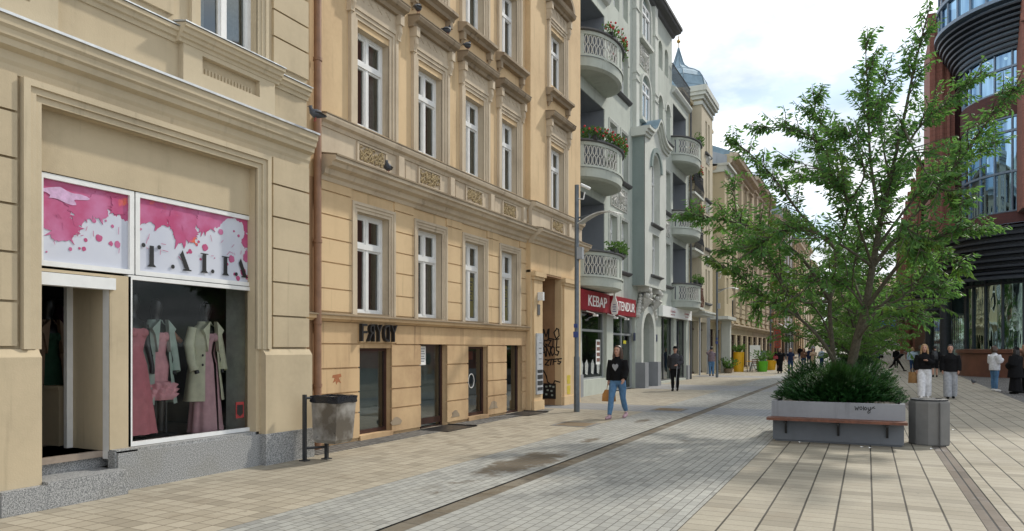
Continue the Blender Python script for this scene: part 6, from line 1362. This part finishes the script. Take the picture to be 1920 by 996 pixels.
# cellar hatches let into the pavement
for y, lab in ((12.3, 'open dark cellar hatch in the pavement by the notice door'), (16.0, 'dark cellar hatch beside the doorway next to the passage')):
    mb = MB(); mb.box(-7.93, -7.25, y - .5, y + .65, .002, .012); mb.box(-7.93, -7.25, y + .60, y + .65, .012, .03); tag(mb.build('cellar_hatch', M['black']), lab, 'hatch')
for i, (x, y) in enumerate(((-5.55, 14.2), (-4.7, 18.8))):
    t = thing('manhole_cover', (x, y, .004), ('square manhole cover in the cream pavement' if i == 0 else 'square manhole cover in the dark paving band'), 'manhole cover'); mb = MB(); mb.box(x - .42, x + .42, y - .42, y + .42, .001, .007); mb.build('frame', M['concrete'], t); mb = MB(); mb.box(x - .34, x + .34, y - .34, y + .34, .007, .011)
    for k in range(9): mb.box(x - .3, x + .3, y - .3 + k * .07, y - .27 + k * .07, .011, .014)
    mb.build('lid', M['soot'], t)
def pot(x, y, r, h, mat, label, leafn=220, lh=.6, seed=1, taper=.8, z=0):
    t = thing('plant_pot', (x, y, z), label, 'plant pot', 'coloured plant pots by the cafe'); b = MB(); b.lathe([(0, z), (r * taper, z), (r, z + h), (r * .88, z + h), (r * .86, z + h - .06), (0, z + h - .06)], (x, y), 18); b.build('pot', mat, t, smooth=True)
    rnd = random.Random(seed); L = MB()
    for i in range(leafn):
        a = rnd.uniform(0, 6.3); d = Vector((math.cos(a), math.sin(a), rnd.uniform(.4, 2))).normalized(); leaf(L, Vector((x, y, z + h - .05)) + d * rnd.uniform(.05, lh), d, rnd.uniform(.12, .24), rnd, wid=.5)
    L.build('foliage', M['leaf_fl'], t)
M['yellow'] = plain('yellow_pot', (.72, .40, .01), .4, var=.05); M['lime'] = plain('lime_pot', (.12, .48, .02), .4, var=.05)
pot(-8.2, 52.6, .38, 1.4, M['yellow'], 'tall yellow planter pot standing by the dark recessed entrance', seed=2, taper=.9)
pot(-6.75, 53.6, .42, .75, M['lime'], 'lime green plant pot beside the cafe table', seed=3, lh=.9)
pot(-6.7, 58.3, .42, .75, M['yellow'], 'short yellow plant pot standing beyond the green one', seed=4, lh=.7)
pot(-8.4, 49.5, .3, .3, M['soot'], 'low dark pot of spiky green plants by the overhanging bay', seed=5, lh=.8)
def table(x, y, label):
    t = thing('cafe_table', (x, y, 0), label, 'table'); b = MB(); b.lathe([(0, .72), (.42, .72), (.42, .76), (0, .76)], (x, y), 20); b.build('table_top', M['yellow'], t); 
    for k in range(3): a = k * 2.1; b = MB(); b.tube([(x + .3 * math.cos(a), y + .3 * math.sin(a), 0), (x, y, .72)], .02, 6); b.build('leg', M['iron'], t)
def chair(x, y, rz, label, col):
    t = thing('cafe_chair', (x, y, 0), label, 'chair', 'cafe chairs'); f = Fr((x, y, 0), (math.cos(rz), math.sin(rz), 0), (-math.sin(rz), math.cos(rz), 0)); b = MB(f); b.box(-.22, .22, -.22, .22, .43, .46); b.build('seat', col, t)
    b = MB(f); [b.box(-.22, .22, .20, .22, z, z + .07) for z in (.6, .72, .84)]; b.build('backrest', col, t)
    for sx_ in (-.2, .2):
        b = MB(f); b.tube([(sx_, .21, .9), (sx_, .21, .45), (sx_, .26, 0)], .014, 6); b.build('leg', M['iron'], t); b = MB(f); b.tube([(sx_, -.2, .45), (sx_, -.24, 0)], .014, 6); b.build('leg', M['iron'], t)
table(-7.4, 53.4, 'small round yellow cafe table between the tall yellow pot and the green pot')
chair(-7.9, 53.0, 1.8, 'wooden cafe chair on the left of the yellow table', M['wood']); chair(-7.1, 52.7, 3.3, 'wooden cafe chair on the near side of the yellow table', M['wood'])
for i, (x, y, h, col, lab) in enumerate(((-7.5, 55.6, 1.9, 'letter', 'tall white advertising board behind the cafe table'), (-7.3, 57.5, 1.5, 'frost', 'grey pavement board beyond the cafe table'))):
    t = thing('pavement_sign', (x, y, 0), lab, 'sign'); b = MB(Fr((x, y, 0), (.9, .3, 0), (.3, -.9, 0))); b.box(-.4, .4, 0, .03, .15, h); b.build('panel', M[col], t); b = MB(Fr((x, y, 0), (.9, .3, 0), (.3, -.9, 0))); b.box(-.38, -.34, -.2, .0, 0, h); b.box(.34, .38, -.2, .0, 0, h); b.build('stand', M['iron'], t)
t = thing('projecting_sign', (-6.6, 62, 0), 'tall narrow orange red sign with three squares on a pole', 'sign'); mb = MB(); mb.tube([(-6.6, 62, 0), (-6.6, 62, 3.2)], .03, 6); mb.build('post', M['iron'], t)
mb = MB(Fr((-6.6, 62, 0), (1, 0, 0), (0, -1, 0))); mb.box(-.24, .24, .03, .1, 1.7, 3.2); pn = mb.build('panel', plain('orange_red', (.30, .05, .025), .6), t)
mb = MB(Fr((-6.6, 62, 0), (1, 0, 0), (0, -1, 0)))
for z, c in ((2.75, 'D'), (2.3, 'E'), (1.85, 'O')): text_into(mb, c, -.17, z, .34, .32, .1, .11)
mb.build('lettering', M['dark_trim'], pn)
def awning(s0, s1, z, out, label, mat='letter', X=-8.7):
    t = thing('awning', (X, (s0 + s1) / 2, z), label, 'awning', 'awnings over shop fronts'); f = left_frame(X); b = MB(f); b.prism([(0.1, z + .9), (out, z), (out, z - .22), (out - .02, z - .22), (out - .02, z - .02), (0.1, z + .86)], 'nz', s0, s1); b.build('canvas', M[mat], t)
    b = MB(f); b.tube([(s0, .1, z), (s0, out, z)], .02, 6); b.tube([(s1, .1, z), (s1, out, z)], .02, 6); b.build('arm', M['iron'], t)
awning(88, 95, 3.6, 2.6, 'long white awning over the far left pavement'); awning(102, 108, 4.3, 2.4, 'smaller white awning farther along the left side'); awning(78, 82, 3.4, 1.6, 'maroon awning before the long white one', 'brown', -8.4)
# road signs at the end
for i, (x, y, lab) in enumerate(((2.4, 118, 'blue square road sign on a post among the far trees'), (4.2, 121, 'second blue road sign, closer to the brick centre'))):
    z = gz(y); t = thing('road_sign', (x, y, z), lab, 'road sign'); mb = MB(); mb.tube([(x, y + .1, z), (x, y + .1, z + 4)], .05, 8); mb.build('post', M['pole'], t); mb = MB(); mb.box(x - 1.1, x + 1.1, y, y + .05, z + 2.6, z + 4.2); pn = mb.build('plate', plain('sign_blue', (.01, .12, .5), .4), t); mb = MB(); mb.box(x - .5, x + .5, y - .02, y - .005, z + 3.3, z + 3.45); mb.build('mark', M['letter'], pn)
# cars
M['tyre'] = plain('tyre', (.015, .015, .015), .8); M['carglass'] = plain('car_glass', (.02, .03, .035), .08, var=0)
def car(x, y, rz, col, label, L_=4.3, H_=1.5):
    z = gz(y); t = thing('parked_car', (x, y, z), label, 'car', 'cars parked at the end of the street'); f = Fr((x, y, z), (math.cos(rz), math.sin(rz), 0), (-math.sin(rz), math.cos(rz), 0))
    m = plain('car_paint_%s' % label[:6], col, .25, .1, var=0); b = MB(f); h = L_ / 2
    lo = [(-h, .35), (-h + .05, .75), (-h + .2, .9), (h - 1.2, .92), (h - .2, .78), (h, .6), (h, .3), (h - .2, .2), (-h + .2, .2)]
    rr = []
    for n_, k, dz in ((-.86, .95, -.0), (-.80, 1, .0), (.80, 1, .0), (.86, .95, -.0)): rr.append([f(s_ * k, n_, .55 + (zz - .55) * (.9 if abs(n_) > .82 else 1)) for s_, zz in lo])
    b.loft(rr); cab = [(-h + .35, .9), (-h + .75, H_ - .05), (-h + 1.1, H_), (h - 2.0, H_), (h - 1.15, .92)]
    b.loft([[f(s_ * .985, n_, zz) for s_, zz in cab] for n_ in (-.70, -.62, .62, .70)] if False else [[f(s_, n_ * (1 - .16 * (zz - .9) / .6), zz) for s_, zz in cab] for n_ in (-.78, .78)]); bo = b.build('body', m, t, smooth=True)
    g = MB(f); win_ = [(-h + .62, .98), (-h + .92, H_ - .1), (h - 2.05, H_ - .1), (h - 1.42, .98)]
    for sg in (-1, 1): g.loft([[f(s_, sg * (.79) * (1 - .16 * (zz - .9) / .6), zz) for s_, zz in win_], [f(s_, sg * (.775) * (1 - .16 * (zz - .9) / .6), zz) for s_, zz in win_]])
    g.add([f(h - 1.16, -.64, .97), f(h - 1.16, .64, .97), f(h - 1.93, .58, H_ - .05), f(h - 1.93, -.58, H_ - .05)], [(0, 1, 2, 3)]); g.add([f(-h + .36, -.64, 1.0), f(-h + .36, .64, 1.0), f(-h + .72, .58, H_ - .08), f(-h + .72, -.58, H_ - .08)], [(0, 1, 2, 3)]); g.build('car_window', M['carglass'], bo)
    for s_ in (-h + .8, h - .85):
        for sg in (-1, 1):
            w = MB(f); w.tube([(s_, sg * .70, .32), (s_, sg * .88, .32)], .32, 16); wo = w.build('wheel', M['tyre'], t); w = MB(f); w.tube([(s_, sg * .87, .32), (s_, sg * .89, .32)], .19, 10); w.build('rim', M['steelb'], wo)
    for sg in (-1, 1): w = MB(f); w.box(h - .12, h + .01, sg * .62 - .16, sg * .62 + .16, .58, .72); w.build('headlight', M['letter'], t)
    for sg in (-1, 1): w = MB(f); w.box(-h - .01, -h + .06, sg * .66 - .12, sg * .66 + .12, .62, .8); w.build('tail_light', M['red'], t)
car(.6, 92, -1.5, (.42, .44, .45), 'silver car nose on behind the leaning pedestrian')
car(-1.6, 112, .1, (.75, .75, .75), 'white car parked broadside farthest left at the street end'); car(2.8, 112.5, .15, (.72, .73, .75), 'white car parked between the road signs'); car(5.6, 116, .1, (.4, .02, .03), 'red car at the street end beside the brick column', 3.9)
car(1.0, 119, .1, (.6, .62, .64), 'pale grey car behind the white ones'); car(-3.8, 116, .2, (.05, .06, .08), 'dark car partly hidden by the far trees')

# ================================================================== pigeons
M['pigeon'] = plain('pigeon_grey', (.055, .06, .07), .6, var=.4, scale=40)
def pigeon(p, rz, label):
    t = thing('pigeon', tuple(p), label, 'pigeon', 'pigeons'); f_0 = Fr(p, (math.cos(rz), math.sin(rz), 0), (-math.sin(rz), math.cos(rz), 0)); f = lambda a_, n_, z_: f_0(a_ * .78, n_ * .9, z_ * .9); b = MB(f)
    b.tube([(-.2, 0, .10), (-.13, 0, .10), (-.06, 0, .115), (.02, 0, .125), (.07, 0, .15), (.09, 0, .19), (.10, 0, .225), (.125, 0, .225)], [.012, .03, .06, .068, .048, .026, .03, .012], 12); b.tube([(.125, 0, .222), (.155, 0, .215)], [.008, .002], 6)
    b.build('body', M['pigeon'], t, smooth=True); b = MB(f)
    for s_ in (-.02, .02): b.tube([(.0, s_, .08), (.01, s_, .0), (.04, s_, .004)], .006, 5)
    b.build('legs', plain('pigeon_leg', (.3, .06, .05), .6), t)
    for s_ in (-1, 1): b = MB(f); b.tube([(-.18, s_ * .03, .10), (-.06, s_ * .055, .125), (.03, s_ * .05, .13)], [.012, .04, .03], 8, flat=.4); b.build('wing', M['iron'], t, smooth=True)
pigeon((-7.2, 8.05, 4.925), -2.2, 'pigeon on the end of the beige shop cornice')
pigeon((-7.66, 10.42, 4.74), -1.2, 'pigeon perched on the ochre house cornice below the frieze')
pigeon((-7.74, 11.5, 8.06), 1.8, 'pigeon on the near end of the second window hood')
pigeon((-7.74, 12.55, 8.05), 1.2, 'pigeon at the far end of the second window hood')
pigeon((-7.74, 13.4, 8.06), 1.5, 'pigeon on the third window hood')
pigeon((4.35, 38.9, 0), -2.5, 'pigeon walking on the cobbles near the stone plinth')

# ================================================================== people
M['skin'] = plain('skin', (.50, .28, .20), .55, var=.06); M['skin_d'] = plain('skin_tanned', (.36, .18, .11), .55, var=.06)
M['hair_b'] = plain('brown_hair', (.06, .03, .018), .45, var=.3, scale=40); M['hair_k'] = plain('black_hair', (.012, .010, .010), .4, var=.2); M['hair_l'] = plain('blond_hair', (.35, .22, .10), .5, var=.3, scale=40); M['hair_g'] = plain('grey_hair', (.2, .19, .18), .6)
for k, c in dict(c_black=(.010, .010, .011), c_denim=(.10, .20, .34), c_ddenim=(.03, .055, .12), c_white=(.68, .68, .70), c_grey=(.33, .34, .36), c_mauve=(.22, .17, .19), c_beige=(.45, .34, .24), c_lblue=(.35, .45, .52), c_brown=(.16, .09, .06), c_shoe=(.015, .015, .015), c_pshoe=(.45, .30, .34), c_wshoe=(.65, .63, .6), c_navy=(.02, .03, .07), c_plaid=(.05, .05, .055)).items(): M[k] = plain(k, c, .9, var=.18, scale=14, bmp=.2, spec=.12)
M['eye'] = plain('eye_dark', (.02, .015, .012), .3, var=0); M['lip'] = plain('lips', (.38, .12, .10), .5, var=0)
def remesh(o, v, sm=2):
    m = o.modifiers.new('union', 'REMESH'); m.mode = 'VOXEL'; m.voxel_size = v; m.use_smooth_shade = True
    if sm: s_ = o.modifiers.new('soften', 'SMOOTH'); s_.iterations = sm; s_.factor = .5
def person(x, y, yaw, H, label, top='c_black', bottom='c_denim', hair='hair_b', hl=.0, wide=0.0, stride=.0, arms=('down', 'down'), sleeve=1.0, skirt=None, shoes='c_shoe', loose=.012, coat=0, cap=None, bulk=1.0, vox=.014, lean=0, shorts=False, scarf=False, skin='skin', z=0, top_len=.86, tee=None):
    k = H / 1.72; rz = R(yaw); z += gz(y)
    t = thing('person', (x, y, z), label, 'person'); f0 = Fr((x, y, z), (math.cos(rz), -math.sin(rz), 0), (math.sin(rz), math.cos(rz), 0))
    class FF:
        def __call__(s, a, n, q):
            a, n, q = a * k, n * k, q * k
            if lean and q > .9 * k: n += math.sin(R(lean)) * (q - .9 * k); q = .9 * k + math.cos(R(lean)) * (q - .9 * k)
            return f0(a, n, q)
    f = FF(); B = bulk
    hip = .93; s = stride
    def leg(sg):
        fw = s * sg; foot = (sg * .085, fw * .38, .07 if fw >= 0 else .07 + abs(fw) * .10); knee = (sg * .088, fw * .20 + (.05 if fw < 0 else .02) * (1 if s else 0), .50 - abs(fw) * .015)
        return [(sg * .085, 0, hip - .02), (sg * .09, fw * .1 + .005, .72), knee, (foot[0], (knee[1] * .45 + foot[1] * .55) - .012, .28), (foot[0], foot[1], foot[2] + .03)]
    lr = [.088, .080, .054, .052, .036]
    def arm(sg, pose):
        sh = (sg * .165 * (1 + .3 * (B - 1)), -.005, 1.375)
        if pose == 'down': return [sh, (sg * .215 * B, -.02, 1.13), (sg * .215 * B, .03, .90)]
        if pose == 'back': return [sh, (sg * .22 * B, -.10, 1.14), (sg * .20 * B, -.13, .90)]
        if pose == 'fwd': return [sh, (sg * .22 * B, .03, 1.13), (sg * .22 * B, .16, .94)]
        if pose == 'phone': return [sh, (sg * .22 * B, .02, 1.13), (sg * .08, .20, 1.20)]
        if pose == 'up': return [sh, (sg * .25 * B, .05, 1.30), (sg * .12, .16, 1.48)]
        if pose == 'front': return [sh, (sg * .23 * B, .0, 1.12), (sg * .10, .18, 1.02)]
        if pose == 'raise': return [sh, (sg * .24, .22, 1.30), (sg * .20, .42, 1.36)]
    b = MB(f)
    b.eloft([(0, 0, .86, .13 * B, .10 * B), (0, 0, .93, .155 * B, .112 * B), (0, 0, 1.04, .128 * B, .095 * B), (0, .0, 1.16, .135 * B, .10 * B), (0, .008, 1.28, .155 * B, .112 * B), (0, 0, 1.37, .155, .088), (0, -.005, 1.425, .10, .07), (0, 0, 1.47, .05, .052), (0, .005, 1.53, .047, .05)], 16)
    b.eloft([(0, .035, 1.493, .025, .03), (0, .03, 1.505, .045, .055), (0, .02, 1.53, .058, .075), (0, .012, 1.565, .066, .088), (0, .008, 1.61, .073, .094), (0, .0, 1.65, .075, .096), (0, -.005, 1.69, .062, .082), (0, -.01, 1.715, .03, .045)], 16)
    b.tube([(0, .098, 1.61), (0, .115, 1.578), (0, .095, 1.567)], [.010, .016, .012], 6)
    for sg in (-1, 1):
        b.ball((sg * .075, 0, 1.595), .010, .02, .028, 6)
        b.tube(leg(sg), lr, 10)
        a = arm(sg, arms[0 if sg < 0 else 1]); b.tube([a[0], tuple((p + q) / 2 for p, q in zip(a[0], a[1])), a[1], tuple((p + q) / 2 for p, q in zip(a[1], a[2])), a[2]], [.048, .043, .036, .034, .024], 10)
        w = Vector(a[2]); d = (Vector(a[2]) - Vector(a[1])).normalized(); side = Vector((0, 1, 0)) if abs(d.y) < .7 else Vector((1, 0, 0)); side = (side - d * side.dot(d)).normalized(); inn = Vector((-sg, 0, 0)) if abs(d.x) < .7 else Vector((0, 0, 1)); inn = (inn - d * inn.dot(d)).normalized()
        b.tube([tuple(w), tuple(w + d * .045), tuple(w + d * .085)], [.024, .038, .034], 8, flat=.8)
        for q, (o_, l_) in enumerate(((-.027, .055), (-.009, .068), (.009, .072), (.027, .06))):
            p0 = w + d * .07 + side * o_; p1 = p0 + d * l_ * .55; p2 = p1 + d * l_ * .4 + inn * .03; b.tube([tuple(p0), tuple(p1), tuple(p2)], [.0115, .0105, .009], 6)
        p0 = w + d * .03 + side * .03; b.tube([tuple(p0), tuple(p0 + side * .03 + d * .025), tuple(p0 + side * .035 + d * .055 + inn * .015)], [.014, .012, .010], 6)
    bo = b.build('body', M[skin], t); remesh(bo, vox * .72 if vox < .012 else vox)
    for sg in (-1, 1): e = MB(f); e.ball((sg * .030, .092, 1.612), .0115, .006, .007, 8); e.box(sg * .030 - .018, sg * .030 + .018, .088, .101, 1.630, 1.636); e.build('eye', M['eye'], bo)
    e = MB(f); e.ball((0, .096, 1.543), .022, .008, .007, 8); e.build('mouth', M['lip'], bo)
    # trousers or skirt
    c = MB(f)
    if skirt:
        zl, fl = skirt; c.eloft([(0, 0, zl, .20 * fl, .17 * fl), (0, 0, (zl + .9) / 2, .19 * (1 + fl) / 2, .155 * (1 + fl) / 2), (0, 0, .93, .172 * B, .13 * B), (0, 0, 1.06, .15 * B, .11 * B)], 28, rip=lambda a_, q: (.07 * math.sin(7 * a_ + 1) + .03 * math.sin(12 * a_)) * (1 - q)); co = c.build('skirt', M[bottom], t); remesh(co, vox)
    else:
        for sg in (-1, 1):
            lg_ = leg(sg); r_ = [x_ * B + .013 + wide * w_ for x_, w_ in zip(lr, (.25, .5, .9, 1.1, 1.25))]
            if wide: lg_ = lg_[:-1] + [(lg_[-1][0], lg_[-1][1], max(.05, lg_[-1][2] - .06))]
            if shorts: lg_ = lg_[:3]; r_ = r_[:3]; r_[2] += .03
            c.tube(lg_, r_, 12)
        c.eloft([(0, 0, .80, .12 * B, .10 * B), (0, 0, .88, .165 * B, .125 * B), (0, 0, .96, .16 * B, .12 * B), (0, 0, 1.04, .14 * B, .105 * B)], 18); co = c.build('trousers', M[bottom], t); remesh(co, vox)
    # top
    c = MB(f); g = loose; zl = top_len; fl = 1 + coat * .25
    c.eloft([(0, 0, zl, (.172 * fl) * B + g, (.128 * fl) * B + g), (0, 0, 1.0, .152 * B + g * 1.3, .112 * B + g * 1.3), (0, 0, 1.14, .148 * B + g, .112 * B + g), (0, .008, 1.28, .165 * B + g * .9, .122 * B + g), (0, 0, 1.36, .160 + g * .5, .105 + g * .6), (0, 0, 1.405, .135, .085), (0, -.004, 1.44, .085, .066), (0, -.004, 1.475, .058, .056)], 20, rip=lambda a_, q: .02 * math.sin(6 * a_ + 9 * q))
    for sg in (-1, 1):
        a = arm(sg, arms[0 if sg < 0 else 1]); e = Vector(a[1]).lerp(Vector(a[2]), max(0, sleeve * 2 - 1)) if sleeve > .5 else Vector(a[0]).lerp(Vector(a[1]), sleeve * 2)
        pts = [a[0], tuple(Vector(a[0]).lerp(Vector(a[1]), .5 if sleeve > .5 else .3))] + ([a[1], tuple(Vector(a[1]).lerp(e, .5))] if sleeve > .5 else []) + [tuple(e)]
        rr_ = ([.056, .056, .052, .050, .042] if sleeve > .5 else [.06, .057, .054]); c.tube(pts, [q + g * 1.4 for q in rr_], 10)
    co = c.build('top', M[top], t); remesh(co, vox)
    if tee: 
        c = MB(f); c.prism([(tee[0] * .0, 1.12), (-.07, 1.22), (-.075, 1.27), (-.04, 1.295), (0, 1.27), (.04, 1.295), (.075, 1.27), (.07, 1.22)], 'sz', .105, .152); c.build('heart_print', M['c_grey'], co)
    for sg in (-1, 1):
        lg_ = leg(sg); ft = lg_[-1]; c = MB(f); dz = .03 if ft[2] > .11 else 0
        c.tube([(ft[0], ft[1] - .07, .035 + dz * 2), (ft[0], ft[1] - .02, .045 + dz), (ft[0], ft[1] + .06, .042 + dz * .3), (ft[0] + sg * .008, ft[1] + .14, .032), (ft[0] + sg * .01, ft[1] + .18, .026)], [.032, .046, .044, .04, .02], 10); c.tube([(ft[0], ft[1], .05 + dz), (ft[0], ft[1], .11 + dz)], .04, 8); so = c.build('shoe', M[shoes], t); remesh(so, .012, 1)
    c = MB(f)
    if cap: c.eloft([(0, -.005, 1.655, .084, .104), (0, -.005, 1.70, .080, .098), (0, -.01, 1.74, .05, .06), (0, -.01, 1.75, .01, .01)], 16); c.prism([(-.07, .06), (-.06, .15), (0, .175), (.06, .15), (.07, .06)], 'sn', 1.655, 1.668); c.build('cap', M[cap], t); c = MB(f)
    zt = 1.66 if cap else 1.735
    c.eloft([(0, -.035, 1.56, .070, .075), (0, -.03, 1.60, .080, .086), (0, -.022, 1.65, .083, .094), (0, -.012, 1.70 if not cap else 1.66, .076, .092), (0, -.012, zt, .03, .04)], 16)
    if hl:
        for a_ in (-1, -.7, -.35, 0, .35, .7, 1):
            an = PI / 2 + PI + a_ * 1.75; cx_, cy_ = .075 * math.cos(an), -.01 + .085 * math.sin(an)
            c.tube([(cx_ * .9, cy_ * .9, 1.68), (cx_ * 1.12, cy_ * 1.1, 1.58), (cx_ * 1.25, cy_ * 1.15 + .01, 1.48), (cx_ * 1.35, cy_ * 1.2 + .02 * abs(a_), 1.60 - hl)], [.025, .034, .036, .018], 8)
    ho = c.build('hair', M[hair], t); remesh(ho, min(vox, .012))
    if scarf: c = MB(f); c.eloft([(0, -.01, 1.2, .20, .15), (0, -.01, 1.42, .175, .12), (0, -.01, 1.5, .085, .09), (0, -.02, 1.6, .098, .105), (0, -.02, 1.7, .085, .10), (0, -.02, 1.76, .02, .03)], 18); so = c.build('headscarf', M['c_black'], t)
    t['_hl'] = 0; del t['_hl']
    hand = [f(*arm(-1, arms[0])[2]), f(*arm(1, arms[1])[2])]
    return t, f, hand
def bag(p, w, h, d, mat, label, yaw=0, trap=.7, name='handbag', strap=.16, drop=None):
    rz = R(yaw); f = Fr(p, (math.cos(rz), math.sin(rz), 0), (-math.sin(rz), math.cos(rz), 0)); dr = strap if drop is None else drop
    t = thing(name, (p[0], p[1], p[2] - dr - h), label, 'bag'); b = MB(f); b.eloft([(0, 0, -dr - h, w * .46, d * .46), (0, 0, -dr - h * .97, w * .5, d * .5), (0, 0, -dr - h * .4, w * .46, d * .46), (0, 0, -dr, w * .5 * trap, d * .3)], 20, rip=lambda a_, q: .10 * math.cos(4 * a_)); b.build('body', mat, t, smooth=True)
    b = MB(f); b.tube([(-w * .28 * trap, 0, -dr), (-w * .2 * trap, 0, -dr * .3), (0, 0, 0.01), (w * .2 * trap, 0, -dr * .3), (w * .28 * trap, 0, -dr)], .008, 6); b.build('handle', mat, t)
M['tan'] = plain('tan_leather', (.42, .20, .06), .5, var=.2); M['wicker'] = plain('wicker', (.26, .14, .05), .8, var=.5, scale=60)
t_, f_, h_ = person(-5.18, 15.9, 186, 1.68, 'woman with long brown hair, black jacket and jeans walking with a tan bag', 'c_black', 'c_denim', 'hair_b', hl=.42, stride=.75, arms=('fwd', 'down'), shoes='c_pshoe', vox=.011, loose=.02, tee=(1,), top_len=.90)
bag(h_[1] + Vector((0, 0, -.06)), .30, .27, .12, M['tan'], 'tan leather tote carried by the woman with the heart shirt', 10, .55)
t_, f_, h_ = person(-6.63, 27.4, 172, 1.70, 'older man in a dark cap and plaid jacket leaning on a walking cane', 'c_plaid', 'c_black', 'hair_g', arms=('front', 'back'), cap='c_black', loose=.03, bulk=1.1, stride=.15)
q = h_[0]; mb = MB(); mb.tube([(q.x, q.y, q.z + .02), (q.x - .05, q.y - .1, .02)], [.012, .01], 8); mb.tube([(q.x + .05, q.y, q.z), (q.x, q.y, q.z + .03), (q.x - .05, q.y, q.z + .02)], .013, 6); tag(mb.build('walking_cane', M['c_grey']), 'pale walking cane held by the man in the cap', 'cane')
person(-8.35, 43.5, -12, 1.74, 'man in a mauve shirt and jeans seen from behind by the cream house', 'c_mauve', 'c_denim', 'hair_k', arms=('up', 'fwd'), sleeve=.4, loose=.025, bulk=1.1)
t_, f_, h_ = person(-5.25, 50.6, 178, 1.66, 'stout woman in loose black clothes with a red shoulder bag', 'c_black', 'c_black', 'hair_b', hl=.12, arms=('down', 'fwd'), sleeve=.45, loose=.05, bulk=1.35, skirt=(.12, .95), stride=.3)
bag(h_[1] + Vector((.05, -.15, .35)), .3, .2, .1, plain('red_bag', (.3, .03, .04), .5), 'red shoulder bag against the black dress', 0, .9, strap=.1)
person(-4.6, 50.9, 182, 1.66, 'person in a dark tee shirt and jeans walking beside the stout woman', 'c_navy', 'c_ddenim', 'hair_l', hl=.1, sleeve=.4, stride=.5)
person(-4.9, 66, 180, 1.7, 'person in a brown top and dark jeans farther up the left pavement', 'c_brown', 'c_ddenim', 'hair_b', hl=.2, stride=.5, arms=('phone', 'down'), vox=.018)
person(-3.9, 62, 185, 1.7, 'woman in a beige jacket just left of the junipers', 'c_beige', 'c_beige', 'hair_k', hl=.3, arms=('phone', 'phone'), skirt=(.35, 1.0), vox=.018)
person(-3.6, 68, 150, 1.72, 'person in a light blue shirt behind the juniper', 'c_lblue', 'c_ddenim', 'hair_b', vox=.018, bulk=1.2)
person(-4.9, 72, 0, 1.75, 'person in navy walking away in the left distance', 'c_navy', 'c_navy', 'hair_k', stride=.5, vox=.02)
person(-6.3, 80, 180, 1.7, 'person in black by the far shop fronts', 'c_black', 'c_ddenim', 'hair_b', stride=.4, vox=.02)
person(-5.6, 88, 0, 1.75, 'farthest walker under the white awning', 'c_grey', 'c_black', 'hair_k', stride=.4, vox=.02)
t_, f_, h_ = person(1.66, 26.9, 183, 1.76, 'blond woman in a black top and wide white trousers with a wicker bag', 'c_black', 'c_white', 'hair_l', hl=.35, wide=.05, stride=.35, arms=('phone', 'down'), loose=.03, shoes='c_wshoe', top_len=.93, vox=.012)
bag(h_[1] + Vector((-.12, -.02, .05)), .24, .36, .12, M['wicker'], 'boxy wicker bag carried by the woman in white trousers', 5, .9, strap=.12)
t_, f_, h_ = person(2.40, 27.1, 180, 1.74, 'woman in a baggy black sweater and wide grey trousers walking to the camera', 'c_black', 'c_grey', 'hair_k', wide=.055, stride=.4, arms=('down', 'down'), loose=.034, top_len=.86, vox=.012, shoes='c_shoe')
t_, f_, h_ = person(3.45, 47.5, 5, 1.80, 'man in black with shorts and a backpack walking away behind the two women', 'c_black', 'c_black', 'hair_k', stride=.4, shorts=True, loose=.03, bulk=1.1)
q = f_(0, -.17, 1.42); t = thing('backpack', tuple(f_(0, -.2, 1.0)), 'black backpack on the man in shorts', 'backpack'); mb = MB(f_); mb.eloft([(0, -.20, .98, .13, .08), (0, -.22, 1.12, .16, .11), (0, -.21, 1.3, .15, .10), (0, -.19, 1.42, .09, .06)], 18); mb.build('body', M['iron'], t, smooth=True); mb = MB(f_); [mb.tube([(s_ * .09, -.17, 1.4), (s_ * .11, -.02, 1.47), (s_ * .11, .14, 1.36), (s_ * .12, .12, 1.15), (s_ * .13, -.14, 1.05)], .015, 6) for s_ in (-1, 1)]; mb.build('strap', M['iron'], t)
person(2.75, 56, 4, 1.72, 'person in a loose light denim jacket walking away on the right', 'c_lblue', 'c_ddenim', 'hair_l', hl=.1, stride=.4, loose=.05, bulk=1.15)
person(1.9, 60, 95, 1.74, 'person in black bending forward with one leg stretched by the second bush', 'c_black', 'c_black', 'hair_k', stride=1.3, lean=50, arms=('down', 'fwd'), loose=.04)
person(2.2, 70, 178, 1.75, 'person in black standing in the right distance', 'c_black', 'c_black', 'hair_k', vox=.018, stride=.3)
person(4.32, 32.5, 60, 1.72, 'woman in a white shirt and light blue jeans turned to the side on the cobbles', 'c_white', 'c_denim', 'hair_b', hl=.05, arms=('front', 'phone'), loose=.04, shoes='c_wshoe', skin='skin_d', top_len=.80)
person(4.75, 31.0, 300, 1.66, 'woman in a long black coat and headscarf standing with her back turned', 'c_black', 'c_black', 'hair_k', hl=.3, skirt=(.09, 1.25), coat=1.2, loose=.07, scarf=True, arms=('front', 'front'), top_len=.6, bulk=1.1)
t_, f_, h_ = person(5.15, 31.7, 250, 1.80, 'person in dark clothes holding a phone at the right edge of the picture', 'c_brown', 'c_black', 'hair_k', arms=('up', 'phone'), loose=.03, skin='skin_d')
person(1.0, 84, 180, 1.7, 'small distant person near the silver car', 'c_navy', 'c_ddenim', 'hair_b', vox=.02, stride=.3)
# reflections show a seated street life only where the photograph does; bits of litter by the planter
rnd = random.Random(9)
for i, (x, y) in enumerate(((-.1, 12.95), (-1.05, 13.12), (.9, 13.2), (1.5, 16.5), (.02, 12.9))):
    mb = MB(); s_ = .035; mb.add([Vector((x, y, .004)), Vector((x + s_ * 1.6, y + .01, .02)), Vector((x + s_ * 1.2, y + s_, .008)), Vector((x - .01, y + s_ * .9, .022))], [(0, 1, 2, 3)]); o = mb.build('litter', M['letter']); o['kind'] = 'stuff'
